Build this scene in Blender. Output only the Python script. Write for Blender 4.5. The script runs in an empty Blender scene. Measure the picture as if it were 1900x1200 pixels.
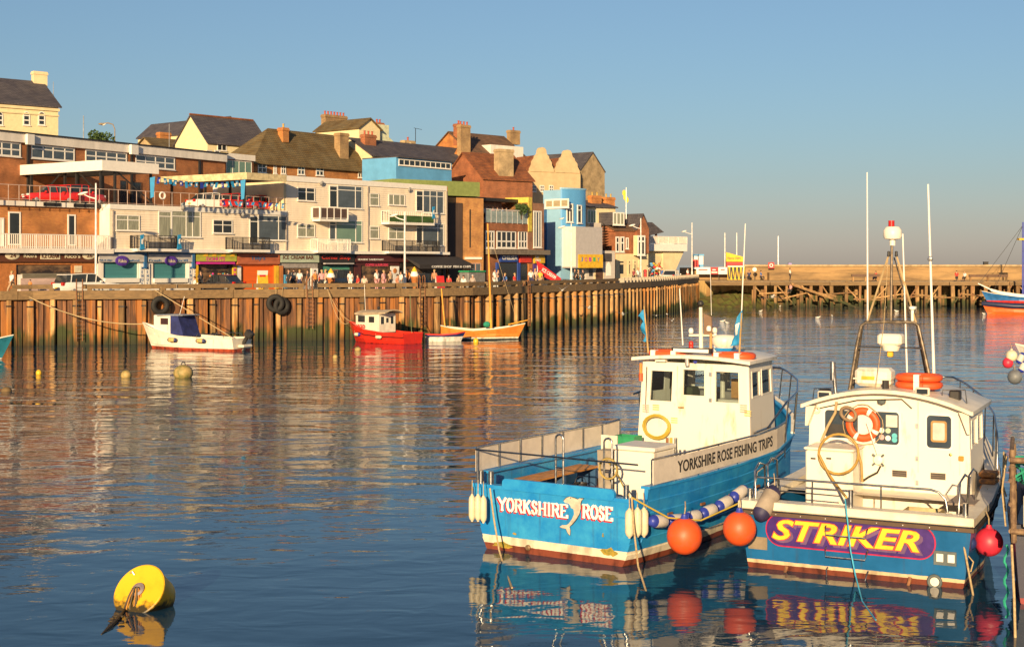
import bpy, math, random
from mathutils import Vector, Matrix
from math import sin, cos, pi, radians, tan, atan2, sqrt
R = random.Random(11)
# ---------------------------------------------------------------- camera, sky, sun, exposure
FPX, EYE, HY, CX = 2638.9, 5.8, 490.0, 950.0      # focal length in photo pixels, eye height, horizon row, centre column
sc = bpy.context.scene
col = sc.collection
cd = bpy.data.cameras.new('camera'); cam = bpy.data.objects.new('camera', cd); col.objects.link(cam)
cam.location = (0, 0, EYE); cam.rotation_euler = (pi/2, 0, 0)
cd.lens = 50; cd.sensor_width = 36; cd.shift_y = -110/1900; cd.clip_start = .5; cd.clip_end = 20000
sc.camera = cam
SUN = Vector((-.2, -.98, 0)).normalized(); EL = radians(13.5)
SUN = Vector((SUN.x*cos(EL), SUN.y*cos(EL), sin(EL)))
w = bpy.data.worlds.new('World'); sc.world = w; w.use_nodes = True
wn = w.node_tree.nodes; bg = wn['Background']
sky = wn.new('ShaderNodeTexSky'); sky.sky_type = 'NISHITA'; sky.sun_disc = False
sky.sun_elevation = EL; sky.sun_rotation = atan2(SUN.x, SUN.y); sky.air_density = 1.25; sky.dust_density = .35; sky.ozone_density = 10
tint = wn.new('ShaderNodeMix'); tint.data_type = 'RGBA'; tint.blend_type = 'MULTIPLY'; tint.inputs[0].default_value = 1; tint.inputs[7].default_value = (1.66, .97, .69, 1)   # evening white balance of the photo
hsv = wn.new('ShaderNodeHueSaturation'); hsv.inputs['Saturation'].default_value = .8
w.node_tree.links.new(sky.outputs[0], tint.inputs[6]); w.node_tree.links.new(tint.outputs[2], hsv.inputs['Color']); w.node_tree.links.new(hsv.outputs[0], bg.inputs[0]); bg.inputs[1].default_value = .1
sl = bpy.data.lights.new('sun', 'SUN'); sl.energy = 5.0; sl.angle = radians(.55); sl.color = (1, .74, .42)
so = bpy.data.objects.new('sun', sl); col.objects.link(so); so.rotation_euler = SUN.to_track_quat('Z', 'Y').to_euler()
sc.view_settings.view_transform = 'Standard'; sc.view_settings.look = 'None'; sc.view_settings.exposure = 0.62; sc.view_settings.gamma = 1
sc.view_settings.use_curve_mapping = False
sc.render.engine = 'CYCLES'
sc.cycles.max_bounces = 6; sc.cycles.transparent_max_bounces = 10

# ---------------------------------------------------------------- helpers: objects
def tag(o, label=None, cat=None, group=None, kind=None):
    if label: o['label'] = label
    if cat: o['category'] = cat
    if group: o['group'] = group
    if kind: o['kind'] = kind
    return o
def thing(name, label, cat, M=None, group=None):
    o = bpy.data.objects.new(name, None); o.empty_display_size = .2; col.objects.link(o)
    o.matrix_world = M if M is not None else Matrix()
    o.matrix_basis = o.matrix_world
    return tag(o, label, cat, group)
def wm(o):
    m = o.matrix_basis.copy()
    while o.parent: o = o.parent; m = o.matrix_basis @ m
    return m
def dup(o, parent=None, mats=None):
    c = o.copy(); col.objects.link(c); c.parent = parent
    for ch in o.children: dup(ch, c)
    return c
def smooth(me, ang=40):
    me.shade_smooth()
    try: me.set_sharp_from_angle(angle=radians(ang))
    except Exception: pass
class MB:
    def __init__(s): s.v = []; s.f = []
    def add(s, vs, fs, M=None):
        n = len(s.v)
        s.v += [tuple(M @ Vector(p)) if M else tuple(p) for p in vs]
        s.f += [tuple(i+n for i in f) for f in fs]; return s
    def box(s, x0, x1, y0, y1, z0, z1, M=None):
        vs = [(x0,y0,z0),(x1,y0,z0),(x1,y1,z0),(x0,y1,z0),(x0,y0,z1),(x1,y0,z1),(x1,y1,z1),(x0,y1,z1)]
        return s.add(vs, [(0,3,2,1),(4,5,6,7),(0,1,5,4),(1,2,6,5),(2,3,7,6),(3,0,4,7)], M)
    def cbox(s, c, d, M=None):
        return s.box(c[0]-d[0]/2, c[0]+d[0]/2, c[1]-d[1]/2, c[1]+d[1]/2, c[2]-d[2]/2, c[2]+d[2]/2, M)
    def bbox(s, x0, x1, y0, y1, z0, z1, b=.03, M=None):      # box with chamfered vertical edges and top
        P = [(x0+b,y0),(x1-b,y0),(x1,y0+b),(x1,y1-b),(x1-b,y1),(x0+b,y1),(x0,y1-b),(x0,y0+b)]
        cx, cy = (x0+x1)/2, (y0+y1)/2
        def ring(k, z): return [(cx+(p[0]-cx)*k[0], cy+(p[1]-cy)*k[1], z) for p in P]
        kx = 1-2*b/max(x1-x0, 1e-4); ky = 1-2*b/max(y1-y0, 1e-4)
        return s.loft([ring((kx,ky), z0), ring((1,1), z0+b), ring((1,1), z1-b), ring((kx,ky), z1)], True, True, M)
    def loft(s, rings, closed=True, caps=False, M=None):
        n = len(rings[0]); vs = [p for r in rings for p in r]; fs = []
        for i in range(len(rings)-1):
            for j in range(n if closed else n-1):
                k = (j+1) % n
                fs.append((i*n+j, i*n+k, (i+1)*n+k, (i+1)*n+j))
        if caps: fs.append(tuple(range(n))[::-1]); fs.append(tuple((len(rings)-1)*n+j for j in range(n)))
        return s.add(vs, fs, M)
    def prism(s, poly, a0, a1, axis='z', M=None):
        f = {'z': lambda p, a: (p[0], p[1], a), 'y': lambda p, a: (p[0], a, p[1]), 'x': lambda p, a: (a, p[0], p[1])}[axis]
        return s.loft([[f(p, a0) for p in poly], [f(p, a1) for p in poly]], True, True, M)
    def tube(s, pts, r=.02, n=6, caps=True, M=None):
        pts = [Vector(p) for p in pts]; rs = r if isinstance(r, (list, tuple)) else [r]*len(pts)
        rings = []; nrm = None
        for i, p in enumerate(pts):
            t = (pts[min(i+1, len(pts)-1)]-pts[max(i-1, 0)])
            if t.length < 1e-9: t = Vector((0, 0, 1))
            t.normalize()
            if nrm is None: nrm = t.orthogonal().normalized()
            else:
                nrm = nrm - t*nrm.dot(t)
                nrm = nrm.normalized() if nrm.length > 1e-6 else t.orthogonal().normalized()
            b = t.cross(nrm)
            rings.append([tuple(p+(nrm*cos(2*pi*k/n)+b*sin(2*pi*k/n))*rs[i]) for k in range(n)])
        return s.loft(rings, True, caps, M)
    def lathe(s, prof, n=12, M=None):        # prof: list of (r,z)
        rings = [[(r*cos(2*pi*k/n), r*sin(2*pi*k/n), z) for k in range(n)] for r, z in prof]
        return s.loft(rings, True, True, M)
    def cyl(s, c, r, z0, z1, n=12, r2=None, M=None):
        r2 = r if r2 is None else r2
        T = Matrix.Translation((c[0], c[1], 0))
        return s.lathe([(r, z0), (r2, z1)], n, (M @ T) if M else T)
    def ball(s, c, r, n=10, m=7, M=None):
        rr = r if isinstance(r, (list, tuple)) else (r, r, r)
        rings = []
        for i in range(m+1):
            a = -pi/2+pi*i/m; k = max(cos(a), .02)
            rings.append([(c[0]+rr[0]*k*cos(2*pi*j/n), c[1]+rr[1]*k*sin(2*pi*j/n), c[2]+rr[2]*sin(a)) for j in range(n)])
        return s.loft(rings, True, True, M)
    def torus(s, c, R_, r, n=20, m=8, a0=0, a1=2*pi, M=None, flat=1):   # axis along y
        full = abs(a1-a0-2*pi) < 1e-6
        rings = []
        for i in range(n+(0 if full else 1)):
            a = a0+(a1-a0)*i/n
            rings.append([(c[0]+(R_+r*cos(2*pi*j/m))*cos(a), c[1]+r*flat*sin(2*pi*j/m), c[2]+(R_+r*cos(2*pi*j/m))*sin(a)) for j in range(m)])
        if full: rings.append(rings[0])
        return s.loft(rings, True, not full, M)
    def build(s, name, mt, parent=None, M=None, sm=None, **kw):
        me = bpy.data.meshes.new(name); me.from_pydata(s.v, [], s.f); me.validate()
        me.materials.append(mt)
        import bmesh
        bm = bmesh.new(); bm.from_mesh(me); bmesh.ops.recalc_face_normals(bm, faces=bm.faces); bm.to_mesh(me); bm.free()
        if sm: smooth(me, sm)
        o = bpy.data.objects.new(name, me); col.objects.link(o)
        place(o, parent, M); tag(o, **kw); return o
def place(o, parent, M=None):
    if parent is not None:
        o.parent = parent
        o.matrix_basis = (wm(parent).inverted() @ M) if M is not None else Matrix()
    elif M is not None: o.matrix_basis = M
    return o
def inst(me, name, parent, M, mt=None):
    o = bpy.data.objects.new(name, me); col.objects.link(o); place(o, parent, M)
    if mt: o.material_slots[0].link = 'OBJECT'; o.material_slots[0].material = mt
    return o

# a frame: local x along a face, local y into the building, z up; pixel coordinates of the photo are cast on it
class Fr:
    def __init__(s, px=None, d=None, a=0, z0=0.0, O=None):
        s.O = Vector(O) if O is not None else Vector(((px-CX)*d/FPX, d)); s.a = radians(a); s.z0 = z0
        s.u = Vector((cos(s.a), sin(s.a))); s.b = Vector((-sin(s.a), cos(s.a)))
        s.M = Matrix.Translation((s.O.x, s.O.y, z0)) @ Matrix.Rotation(s.a, 4, 'Z')
    def t(s, px, dep=0.0):
        k = (px-CX)/FPX; o = s.O+s.b*dep
        return (k*o.y-o.x)/(s.u.x-k*s.u.y)
    def dep(s, px, t=0.0):
        k = (px-CX)/FPX; o = s.O+s.u*t
        return (k*o.y-o.x)/(s.b.x-k*s.b.y)
    def y(s, t, dep): return (s.O+s.u*t+s.b*dep).y
    def z(s, t, dep, py): return EYE-(py-HY)*s.y(t, dep)/FPX-s.z0
    def at(s, px, py, dep=0.0):
        t = s.t(px, dep); return t, s.z(t, dep, py)
    def p(s, px, py, dep=0.0):
        t, z = s.at(px, py, dep); return (t, dep, z)
    def rect(s, x0, y0, x1, y1, dep=0.0):     # y0 top row, y1 bottom row
        t0, t1 = s.t(x0, dep), s.t(x1, dep); tm = (t0+t1)/2
        return t0, t1, s.z(tm, dep, y1), s.z(tm, dep, y0)
    def side(s, t=0.0):                       # frame of the face that looks along -u at local x = t; its x runs towards the viewer
        f = Fr(O=s.O+s.u*t, a=math.degrees(s.a)-90, z0=s.z0); return f
    def root(s, name, label, cat, group=None): return thing(name, label, cat, s.M, group)
def W(px, py, d): return Vector(((px-CX)*d/FPX, d, EYE-(py-HY)*d/FPX))      # photo point at distance d
def G(px, d, z=0): return Vector(((px-CX)*d/FPX, d, z))
def wd(py, z=0): return FPX*(EYE-z)/(py-HY)                                  # distance of a point of height z seen at row py

# ---------------------------------------------------------------- materials
MT = {}
def mat(name, c, rough=.6, metal=0, var=.25, scale=3, bump=.0, c2=None, st=(1,1,1), rnd=0, spec=.5, detail=5, lo=.35, hi=.65, emit=0, coat=0):
    if name in MT: return MT[name]
    m = bpy.data.materials.new(name); m.use_nodes = True; MT[name] = m
    N, L = m.node_tree.nodes, m.node_tree.links; b = N['Principled BSDF']
    b.inputs['Roughness'].default_value = rough; b.inputs['Metallic'].default_value = metal
    b.inputs['Specular IOR Level'].default_value = spec
    if coat: b.inputs['Coat Weight'].default_value = coat
    tc = N.new('ShaderNodeTexCoord'); mp = N.new('ShaderNodeMapping'); mp.inputs['Scale'].default_value = st
    L.new(tc.outputs['Object'], mp.inputs[0])
    nz = N.new('ShaderNodeTexNoise'); nz.inputs['Scale'].default_value = scale; nz.inputs['Detail'].default_value = detail; nz.inputs['Roughness'].default_value = .65
    L.new(mp.outputs[0], nz.inputs[0])
    rp = N.new('ShaderNodeValToRGB'); L.new(nz.outputs[0], rp.inputs[0])
    a = tuple(x*(1-var) for x in c) if c2 is None else c2
    z = tuple(min(1, x*(1+var*.6)) for x in c) if c2 is None else c
    rp.color_ramp.elements[0].position = lo; rp.color_ramp.elements[1].position = hi
    rp.color_ramp.elements[0].color = (*a, 1); rp.color_ramp.elements[1].color = (*z, 1)
    out = rp.outputs[0]
    if rnd:
        oi = N.new('ShaderNodeObjectInfo'); hs = N.new('ShaderNodeHueSaturation')
        mr = N.new('ShaderNodeMapRange'); mr.inputs[3].default_value = 1-rnd; mr.inputs[4].default_value = 1+rnd
        L.new(oi.outputs['Random'], mr.inputs[0]); L.new(mr.outputs[0], hs.inputs['Value']); L.new(out, hs.inputs['Color']); out = hs.outputs[0]
        cm = N.new('ShaderNodeVectorMath'); cm.operation = 'ADD'; ml = N.new('ShaderNodeMath'); ml.operation = 'MULTIPLY'; ml.inputs[1].default_value = 57
        L.new(oi.outputs['Random'], ml.inputs[0]); L.new(mp.outputs[0], cm.inputs[0]); L.new(ml.outputs[0], cm.inputs[1]); L.new(cm.outputs[0], nz.inputs[0])
    L.new(out, b.inputs['Base Color'])
    rr = N.new('ShaderNodeMapRange'); rr.inputs[3].default_value = max(.02, rough-.1); rr.inputs[4].default_value = min(1, rough+.12)
    L.new(nz.outputs[0], rr.inputs[0]); L.new(rr.outputs[0], b.inputs['Roughness'])
    if bump:
        n2 = N.new('ShaderNodeTexNoise'); n2.inputs['Scale'].default_value = scale*5; n2.inputs['Detail'].default_value = 4; L.new(mp.outputs[0], n2.inputs[0])
        bp = N.new('ShaderNodeBump'); bp.inputs['Strength'].default_value = .6; bp.inputs['Distance'].default_value = bump
        L.new(n2.outputs[0], bp.inputs['Height']); L.new(bp.outputs[0], b.inputs['Normal'])
    if emit:
        b.inputs['Emission Color'].default_value = (*c, 1); b.inputs['Emission Strength'].default_value = emit
    return m
def brick(name, c1, c2, mortar=(.3,.27,.22), w_=.24, h_=.08, rough=.85, patch=None):
    if name in MT: return MT[name]
    m = mat(name, c1, rough=rough, scale=.6, var=.3); N, L = m.node_tree.nodes, m.node_tree.links; b = N['Principled BSDF']
    tc = N.new('ShaderNodeTexCoord'); sp = N.new('ShaderNodeSeparateXYZ'); L.new(tc.outputs['Object'], sp.inputs[0])
    ad = N.new('ShaderNodeMath'); L.new(sp.outputs[0], ad.inputs[0]); L.new(sp.outputs[1], ad.inputs[1])
    cb = N.new('ShaderNodeCombineXYZ'); L.new(ad.outputs[0], cb.inputs[0]); L.new(sp.outputs[2], cb.inputs[1])
    br = N.new('ShaderNodeTexBrick'); L.new(cb.outputs[0], br.inputs[0]); br.inputs['Scale'].default_value = 1
    br.inputs['Brick Width'].default_value = w_; br.inputs['Row Height'].default_value = h_; br.inputs['Mortar Size'].default_value = h_*.12
    br.inputs['Color1'].default_value = (*c1, 1); br.inputs['Color2'].default_value = (*c2, 1); br.inputs['Mortar'].default_value = (*mortar, 1)
    nz = N.new('ShaderNodeTexNoise'); nz.inputs['Scale'].default_value = .9; nz.inputs['Detail'].default_value = 6; L.new(tc.outputs['Object'], nz.inputs[0])
    mx = N.new('ShaderNodeMix'); mx.data_type = 'RGBA'; mx.blend_type = 'MULTIPLY'; mx.inputs[0].default_value = 1
    rp = N.new('ShaderNodeValToRGB'); rp.color_ramp.elements[0].position = .3; rp.color_ramp.elements[1].position = .7
    rp.color_ramp.elements[0].color = (*(patch or (.62,.6,.6)), 1); rp.color_ramp.elements[1].color = (1.15, 1.12, 1.05, 1)
    L.new(nz.outputs[0], rp.inputs[0]); L.new(br.outputs[0], mx.inputs[6]); L.new(rp.outputs[0], mx.inputs[7]); L.new(mx.outputs[2], b.inputs['Base Color'])
    bp = N.new('ShaderNodeBump'); bp.inputs['Strength'].default_value = .5; bp.inputs['Distance'].default_value = .01; bp.invert = True
    L.new(br.outputs['Fac'], bp.inputs['Height']); L.new(bp.outputs[0], b.inputs['Normal'])
    return m
def glass(name, c=(.03,.04,.05), rough=.06):
    return mat(name, c, rough=rough, var=.3, scale=1.2, spec=.8)
WHITE = mat('white_render', (.78,.71,.62), .7, var=.14, scale=1.3, st=(1,1,.3), detail=8)
WTRIM = mat('white_trim', (.8,.75,.67), .5, var=.06, scale=4)
CREAM = mat('cream_render', (.72,.58,.34), .8, var=.15, scale=.7)
CLAD = mat('white_cladding', (.84,.71,.54), .55, var=.12, scale=1.3, st=(1.2,1.2,.25), detail=8)
BRICK = brick('orange_brick', (.60,.22,.045), (.48,.15,.035), (.44,.26,.12))
BRICKR = brick('red_brick', (.40,.12,.045), (.28,.08,.03), (.32,.18,.10))
BRICKY = brick('tan_brick', (.46,.30,.13), (.34,.20,.09), (.35,.25,.15))
STONE = mat('tan_stone', (.42,.30,.16), .85, var=.35, scale=1.1, bump=.02)
SLATE = brick('grey_slate', (.12,.105,.11), (.085,.075,.085), (.04,.035,.04), .35, .2, .7, (.7,.7,.75))
MOSS = brick('mossy_tile', (.21,.15,.065), (.15,.115,.06), (.07,.055,.03), .3, .22, .9, (.75,.6,.35))
REDT = brick('red_roof_tile', (.38,.12,.03), (.26,.08,.03), (.1,.05,.03), .25, .2, .85, (.6,.55,.5))
GLD = glass('dark_glass', (.025,.03,.035)); GLB = glass('blue_grey_glass', (.08,.10,.12), .1); GLC = mat('curtained_glass', (.30,.30,.22), .15, var=.35, scale=2, st=(6,6,.6), spec=.7)
GLG = mat('green_curtain_glass', (.16,.26,.20), .15, var=.15, scale=1, spec=.7); GLY = mat('blind_glass', (.4,.33,.2), .2, var=.2, scale=2, st=(.5,.5,8))
STEEL = mat('steel_rail', (.45,.44,.42), .3, 1, var=.3, scale=9)
BLACK = mat('black_iron', (.025,.022,.02), .5, var=.3)
RUBBER = mat('black_rubber', (.018,.016,.014), .75, var=.4, scale=6, bump=.004)
ROPE = mat('pale_rope', (.46,.33,.17), .9, var=.3, scale=20)
FLATROOF = mat('roof_felt', (.10,.09,.08), .9, var=.3, scale=.6)
CONC = mat('concrete', (.33,.28,.21), .85, var=.3, scale=.8, bump=.01)
UNIT = MB().box(0,1,0,1,0,1).build('pane', GLD); UNIT_ME = UNIT.data; bpy.data.objects.remove(UNIT)
UNITS = {}
def ubox(name, mt, parent, fr, x0, x1, y0, y1, z0, z1, **kw):     # one box piece, mesh shared by material
    k = mt.name
    if k not in UNITS:
        me = UNIT_ME.copy(); me.materials.clear(); me.materials.append(mt); UNITS[k] = me
    o = bpy.data.objects.new(name, UNITS[k]); col.objects.link(o)
    o.parent = parent
    M = fr.M @ Matrix.Translation((x0, y0, z0)) @ Matrix.Diagonal((x1-x0, y1-y0, z1-z0, 1))
    o.matrix_basis = wm(parent).inverted() @ M
    return tag(o, **kw)
def window(par, fr, r, cols=2, rows=1, gl=None, fm=None, fw=.07, dep=0, tr=None, sill=True, name='window', out=.06):
    """r = (x0,x1,z0,z1) on the face; cols may be a list of fractions; tr = height fraction of a transom row of small panes"""
    x0, x1, z0, z1 = r; fm = fm or WTRIM; gl = gl or GLD
    xs = [x0]+([x0+(x1-x0)*c for c in cols] if isinstance(cols, list) else [x0+(x1-x0)*i/cols for i in range(1, cols)])+[x1]
    zs = [z0]+([z0+(z1-z0)*c for c in rows] if isinstance(rows, list) else [z0+(z1-z0)*i/rows for i in range(1, rows)])+[z1]
    mb = MB(); h = fw/2
    mb.box(x0, x1, dep-out, dep-.002, z0, z0+fw).box(x0, x1, dep-out, dep-.002, z1-fw, z1)
    mb.box(x0, x0+fw, dep-out, dep-.002, z0+fw, z1-fw).box(x1-fw, x1, dep-out, dep-.002, z0+fw, z1-fw)
    for x in xs[1:-1]: mb.box(x-h, x+h, dep-out+.003, dep-.002, z0+fw, z1-fw)
    for z in zs[1:-1]: mb.box(x0+fw, x1-fw, dep-out+.006, dep-.004, z-h, z+h)
    if sill: mb.box(x0-.06, x1+.06, dep-out-.08, dep-.001, z0-.07, z0)
    w_ = mb.build(name, fm, par, fr.M)
    for i in range(len(xs)-1):
        for j in range(len(zs)-1):
            g = gl[(i+j) % len(gl)] if isinstance(gl, (list, tuple)) else gl
            ubox('pane', g, w_, fr, xs[i]+h, xs[i+1]-h, dep-out*.45, dep-.006, zs[j]+h, zs[j+1]-h)
    return w_
def holed(mb, x0, x1, z0, z1, y0, y1, holes):
    xs = sorted({x0, x1, *[h[0] for h in holes], *[h[1] for h in holes]}); zs = sorted({z0, z1, *[h[2] for h in holes], *[h[3] for h in holes]})
    for i in range(len(xs)-1):
        for j in range(len(zs)-1):
            cx, cz = (xs[i]+xs[i+1])/2, (zs[j]+zs[j+1])/2
            if any(h[0] < cx < h[1] and h[2] < cz < h[3] for h in holes): continue
            mb.box(xs[i], xs[i+1], y0, y1, zs[j], zs[j+1])
    return mb
def txt(s_, mt, par, M, w_=None, h_=None, bold=0.0, ital=0.0, ext=.006, name='lettering', space=1.0):
    """flat letters fitted in a box of w_ by h_ centred on M (x right, z up, facing -y)"""
    cu = bpy.data.curves.new(name, 'FONT'); cu.body = s_; cu.extrude = ext; cu.offset = bold; cu.shear = ital; cu.resolution_u = 3; cu.space_character = space
    ob = bpy.data.objects.new(name, cu); col.objects.link(ob)
    dg = bpy.context.evaluated_depsgraph_get(); me = bpy.data.meshes.new_from_object(ob.evaluated_get(dg)); bpy.data.objects.remove(ob)
    xs = [v.co.x for v in me.vertices]; ys = [v.co.y for v in me.vertices]
    cx, cy, sx, sy = (min(xs)+max(xs))/2, (min(ys)+max(ys))/2, max(xs)-min(xs), max(ys)-min(ys)
    kx = w_/sx if w_ else h_/sy; ky = h_/sy if h_ else kx
    for v in me.vertices: x, y, z = v.co; v.co = ((x-cx)*kx, -z, (y-cy)*ky)
    me.materials.clear(); me.materials.append(mt); me.name = name
    o = bpy.data.objects.new(name, me); col.objects.link(o); place(o, par, M); return o
def ftxt(s_, mt, par, fr, r, dep=-.03, **k):
    x0, x1, z0, z1 = r
    return txt(s_, mt, par, fr.M @ Matrix.Translation(((x0+x1)/2, dep, (z0+z1)/2)), x1-x0, z1-z0, **k)
def sag(a, b, s_=.5, n=14):
    a, b = Vector(a), Vector(b); return [a.lerp(b, i/n)-Vector((0, 0, s_*4*(i/n)*(1-i/n))) for i in range(n+1)]
DECK = 3.55
# ---------------------------------------------------------------- water
def make_water():
    me = bpy.data.meshes.new('harbour_water')
    me.from_pydata([(-3000, -60, 0), (3000, -60, 0), (9000, 9000, 0), (-9000, 9000, 0)], [], [(0, 1, 2, 3)])
    o = bpy.data.objects.new('harbour_water', me); col.objects.link(o); tag(o, kind='structure')
    m = bpy.data.materials.new('sea_water'); m.use_nodes = True; N, L = m.node_tree.nodes, m.node_tree.links; b = N['Principled BSDF']
    b.inputs['Base Color'].default_value = (.012, .045, .08, 1); b.inputs['Roughness'].default_value = .03; b.inputs['IOR'].default_value = 1.34
    tc = N.new('ShaderNodeTexCoord')
    def noise(scale, st, det=2, rough=.5, dist=0, rot=0):
        mp = N.new('ShaderNodeMapping'); mp.inputs['Scale'].default_value = st; mp.inputs['Rotation'].default_value = (0, 0, rot); L.new(tc.outputs['Object'], mp.inputs[0])
        n = N.new('ShaderNodeTexNoise'); n.inputs['Scale'].default_value = scale; n.inputs['Detail'].default_value = det
        n.inputs['Roughness'].default_value = rough; n.inputs['Distortion'].default_value = dist; L.new(mp.outputs[0], n.inputs[0]); return n.outputs[0]
    def math_(op, a, c):
        n = N.new('ShaderNodeMath'); n.operation = op
        for i, x in enumerate((a, c)):
            if isinstance(x, (int, float)): n.inputs[i].default_value = x
            else: L.new(x, n.inputs[i])
        return n.outputs[0]
    big = math_('MULTIPLY', noise(.42, (.5, 1, 1), 2, .45, .5, .12), W_AMP[0])
    mid = math_('MULTIPLY', noise(1.3, (.6, 1, 1), 2, .5, .5, -.15), W_AMP[1])
    fin = math_('MULTIPLY', noise(5.5, (.5, 1, 1), 3, .55, .3, .1), W_AMP[2])
    # wind: calm close to the quay, ruffled towards the harbour mouth
    wind = noise(.035, (.6, 1.6, 1), 2, .5, .6)
    rp = N.new('ShaderNodeMapRange'); rp.inputs[1].default_value = .38; rp.inputs[2].default_value = .62; rp.inputs[3].default_value = .45; rp.inputs[4].default_value = 1.5; L.new(wind, rp.inputs[0])
    sp = N.new('ShaderNodeSeparateXYZ'); L.new(tc.outputs['Object'], sp.inputs[0])
    mr = N.new('ShaderNodeMapRange'); mr.inputs[1].default_value = -6; mr.inputs[2].default_value = 22; mr.inputs[3].default_value = .75; mr.inputs[4].default_value = 1.7; L.new(sp.outputs[0], mr.inputs[0])
    mry = N.new('ShaderNodeMapRange'); mry.inputs[1].default_value = 26; mry.inputs[2].default_value = 60; mry.inputs[3].default_value = 0; mry.inputs[4].default_value = 1; L.new(sp.outputs[1], mry.inputs[0])
    k = math_('MULTIPLY', rp.outputs[0], mr.outputs[0])
    k = math_('ADD', math_('MULTIPLY', k, mry.outputs[0]), math_('MULTIPLY', math_('SUBTRACT', 1, mry.outputs[0]), .55))
    h = math_('ADD', math_('MULTIPLY', big, math_('ADD', math_('MULTIPLY', mry.outputs[0], .68), .32)), math_('MULTIPLY', math_('ADD', mid, fin), k))
    bp = N.new('ShaderNodeBump'); bp.inputs['Strength'].default_value = 1; bp.inputs['Distance'].default_value = 1
    L.new(h, bp.inputs['Height']); L.new(bp.outputs[0], b.inputs['Normal'])
    me.materials.append(m)
W_AMP = (.11, .032, .004)
make_water()

# ---------------------------------------------------------------- quay: piled wall, timbers, roadway
QP = [(-140, 98), (0, 100.2), (60, 101.5), (280, 103.5), (450, 107), (700, 110), (800, 112.2), (870, 115.2), (930, 120), (1000, 127.5), (1100, 138), (1145, 145), (1200, 157), (1250, 173), (1292, 197)]
QW = [G(px, d, 0) for px, d in QP]
seg = []; acc = 0
for a, b_ in zip(QW, QW[1:]):
    l = (b_-a).length; seg.append((acc, a, b_, l)); acc += l
QL = acc
def qp(s):
    for s0, a, b_, l in seg:
        if s <= s0+l or (s0, a, b_, l) == seg[-1]:
            t = (b_-a).normalized(); return a+t*(s-s0), t
def qM(s, z=0, out=0):
    p, t = qp(s); n = Vector((t.y, -t.x, 0))
    return Matrix.Translation(p+n*out+Vector((0, 0, z))) @ Matrix.Rotation(atan2(t.y, t.x), 4, 'Z')
def qs(px):        # arc length at a photo column
    for (p0, d0), (p1, d1), (s0, a, b_, l) in zip(QP, QP[1:], seg):
        if p0 <= px <= p1:
            k = (px-CX)/FPX; e = b_-a; t = (k*a.y-a.x)/(e.x-k*e.y); return s0+t*l
    return QL
def pile_mat(name, c1, c2, c3, wz=.35):
    m = mat(name, c1, rough=.85, scale=1.2, st=(3, 3, .35), c2=c2, rnd=.55, bump=.02, lo=.3, hi=.62)
    N, L = m.node_tree.nodes, m.node_tree.links; b = N['Principled BSDF']
    src = b.inputs['Base Color'].links[0].from_socket
    g = N.new('ShaderNodeNewGeometry'); sp = N.new('ShaderNodeSeparateXYZ'); L.new(g.outputs['Position'], sp.inputs[0])
    nz = N.new('ShaderNodeTexNoise'); nz.inputs['Scale'].default_value = .45; nz.inputs['Detail'].default_value = 4; L.new(g.outputs['Position'], nz.inputs[0])
    ad = N.new('ShaderNodeMath'); ad.operation = 'MULTIPLY_ADD'; ad.inputs[1].default_value = -3.4; L.new(nz.outputs[0], ad.inputs[0]); L.new(sp.outputs[2], ad.inputs[2])
    r = N.new('ShaderNodeMapRange'); r.inputs[1].default_value = -.75+wz; r.inputs[2].default_value = -1.35+wz; L.new(ad.outputs[0], r.inputs[0])
    mx = N.new('ShaderNodeMix'); mx.data_type = 'RGBA'; L.new(r.outputs[0], mx.inputs[0]); L.new(src, mx.inputs[6]); mx.inputs[7].default_value = (.04, .048, .012, 1)
    # rust streaks
    mp = N.new('ShaderNodeMapping'); mp.inputs['Scale'].default_value = (2.2, 2.2, .25); L.new(g.outputs['Position'], mp.inputs[0])
    n3 = N.new('ShaderNodeTexNoise'); n3.inputs['Scale'].default_value = 1; n3.inputs['Detail'].default_value = 6; L.new(mp.outputs[0], n3.inputs[0])
    r3 = N.new('ShaderNodeMapRange'); r3.inputs[1].default_value = .5; r3.inputs[2].default_value = .62; r3.inputs[4].default_value = .85; L.new(n3.outputs[0], r3.inputs[0])
    m3 = N.new('ShaderNodeMix'); m3.data_type = 'RGBA'; L.new(r3.outputs[0], m3.inputs[0]); L.new(mx.outputs[2], m3.inputs[6]); m3.inputs[7].default_value = (*c3, 1)
    # dark wet foot
    r4 = N.new('ShaderNodeMapRange'); r4.inputs[1].default_value = .75; r4.inputs[2].default_value = .1; r4.inputs[4].default_value = .75; L.new(sp.outputs[2], r4.inputs[0])
    m4 = N.new('ShaderNodeMix'); m4.data_type = 'RGBA'; L.new(r4.outputs[0], m4.inputs[0]); L.new(m3.outputs[2], m4.inputs[6]); m4.inputs[7].default_value = (.022, .022, .01, 1)
    L.new(m4.outputs[2], b.inputs['Base Color']); return m
PILE = pile_mat('pile_timber', (.47, .27, .105), (.13, .07, .03), (.42, .16, .03))
SHEET = pile_mat('rusty_sheet', (.22, .095, .04), (.045, .025, .018), (.38, .14, .03))
TIMB = mat('weathered_beam', (.25, .155, .07), .85, scale=1.5, st=(.5, 4, 4), c2=(.15, .095, .045), bump=.01, rnd=.15)
ROADM = mat('quay_asphalt', (.075, .07, .065), .9, var=.3, scale=.7)
quay = thing('quay_wall', 'long harbour wall of rusty piles with timber cap beam below the shop street', 'quay wall')
mb = MB()       # backing wall
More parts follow.
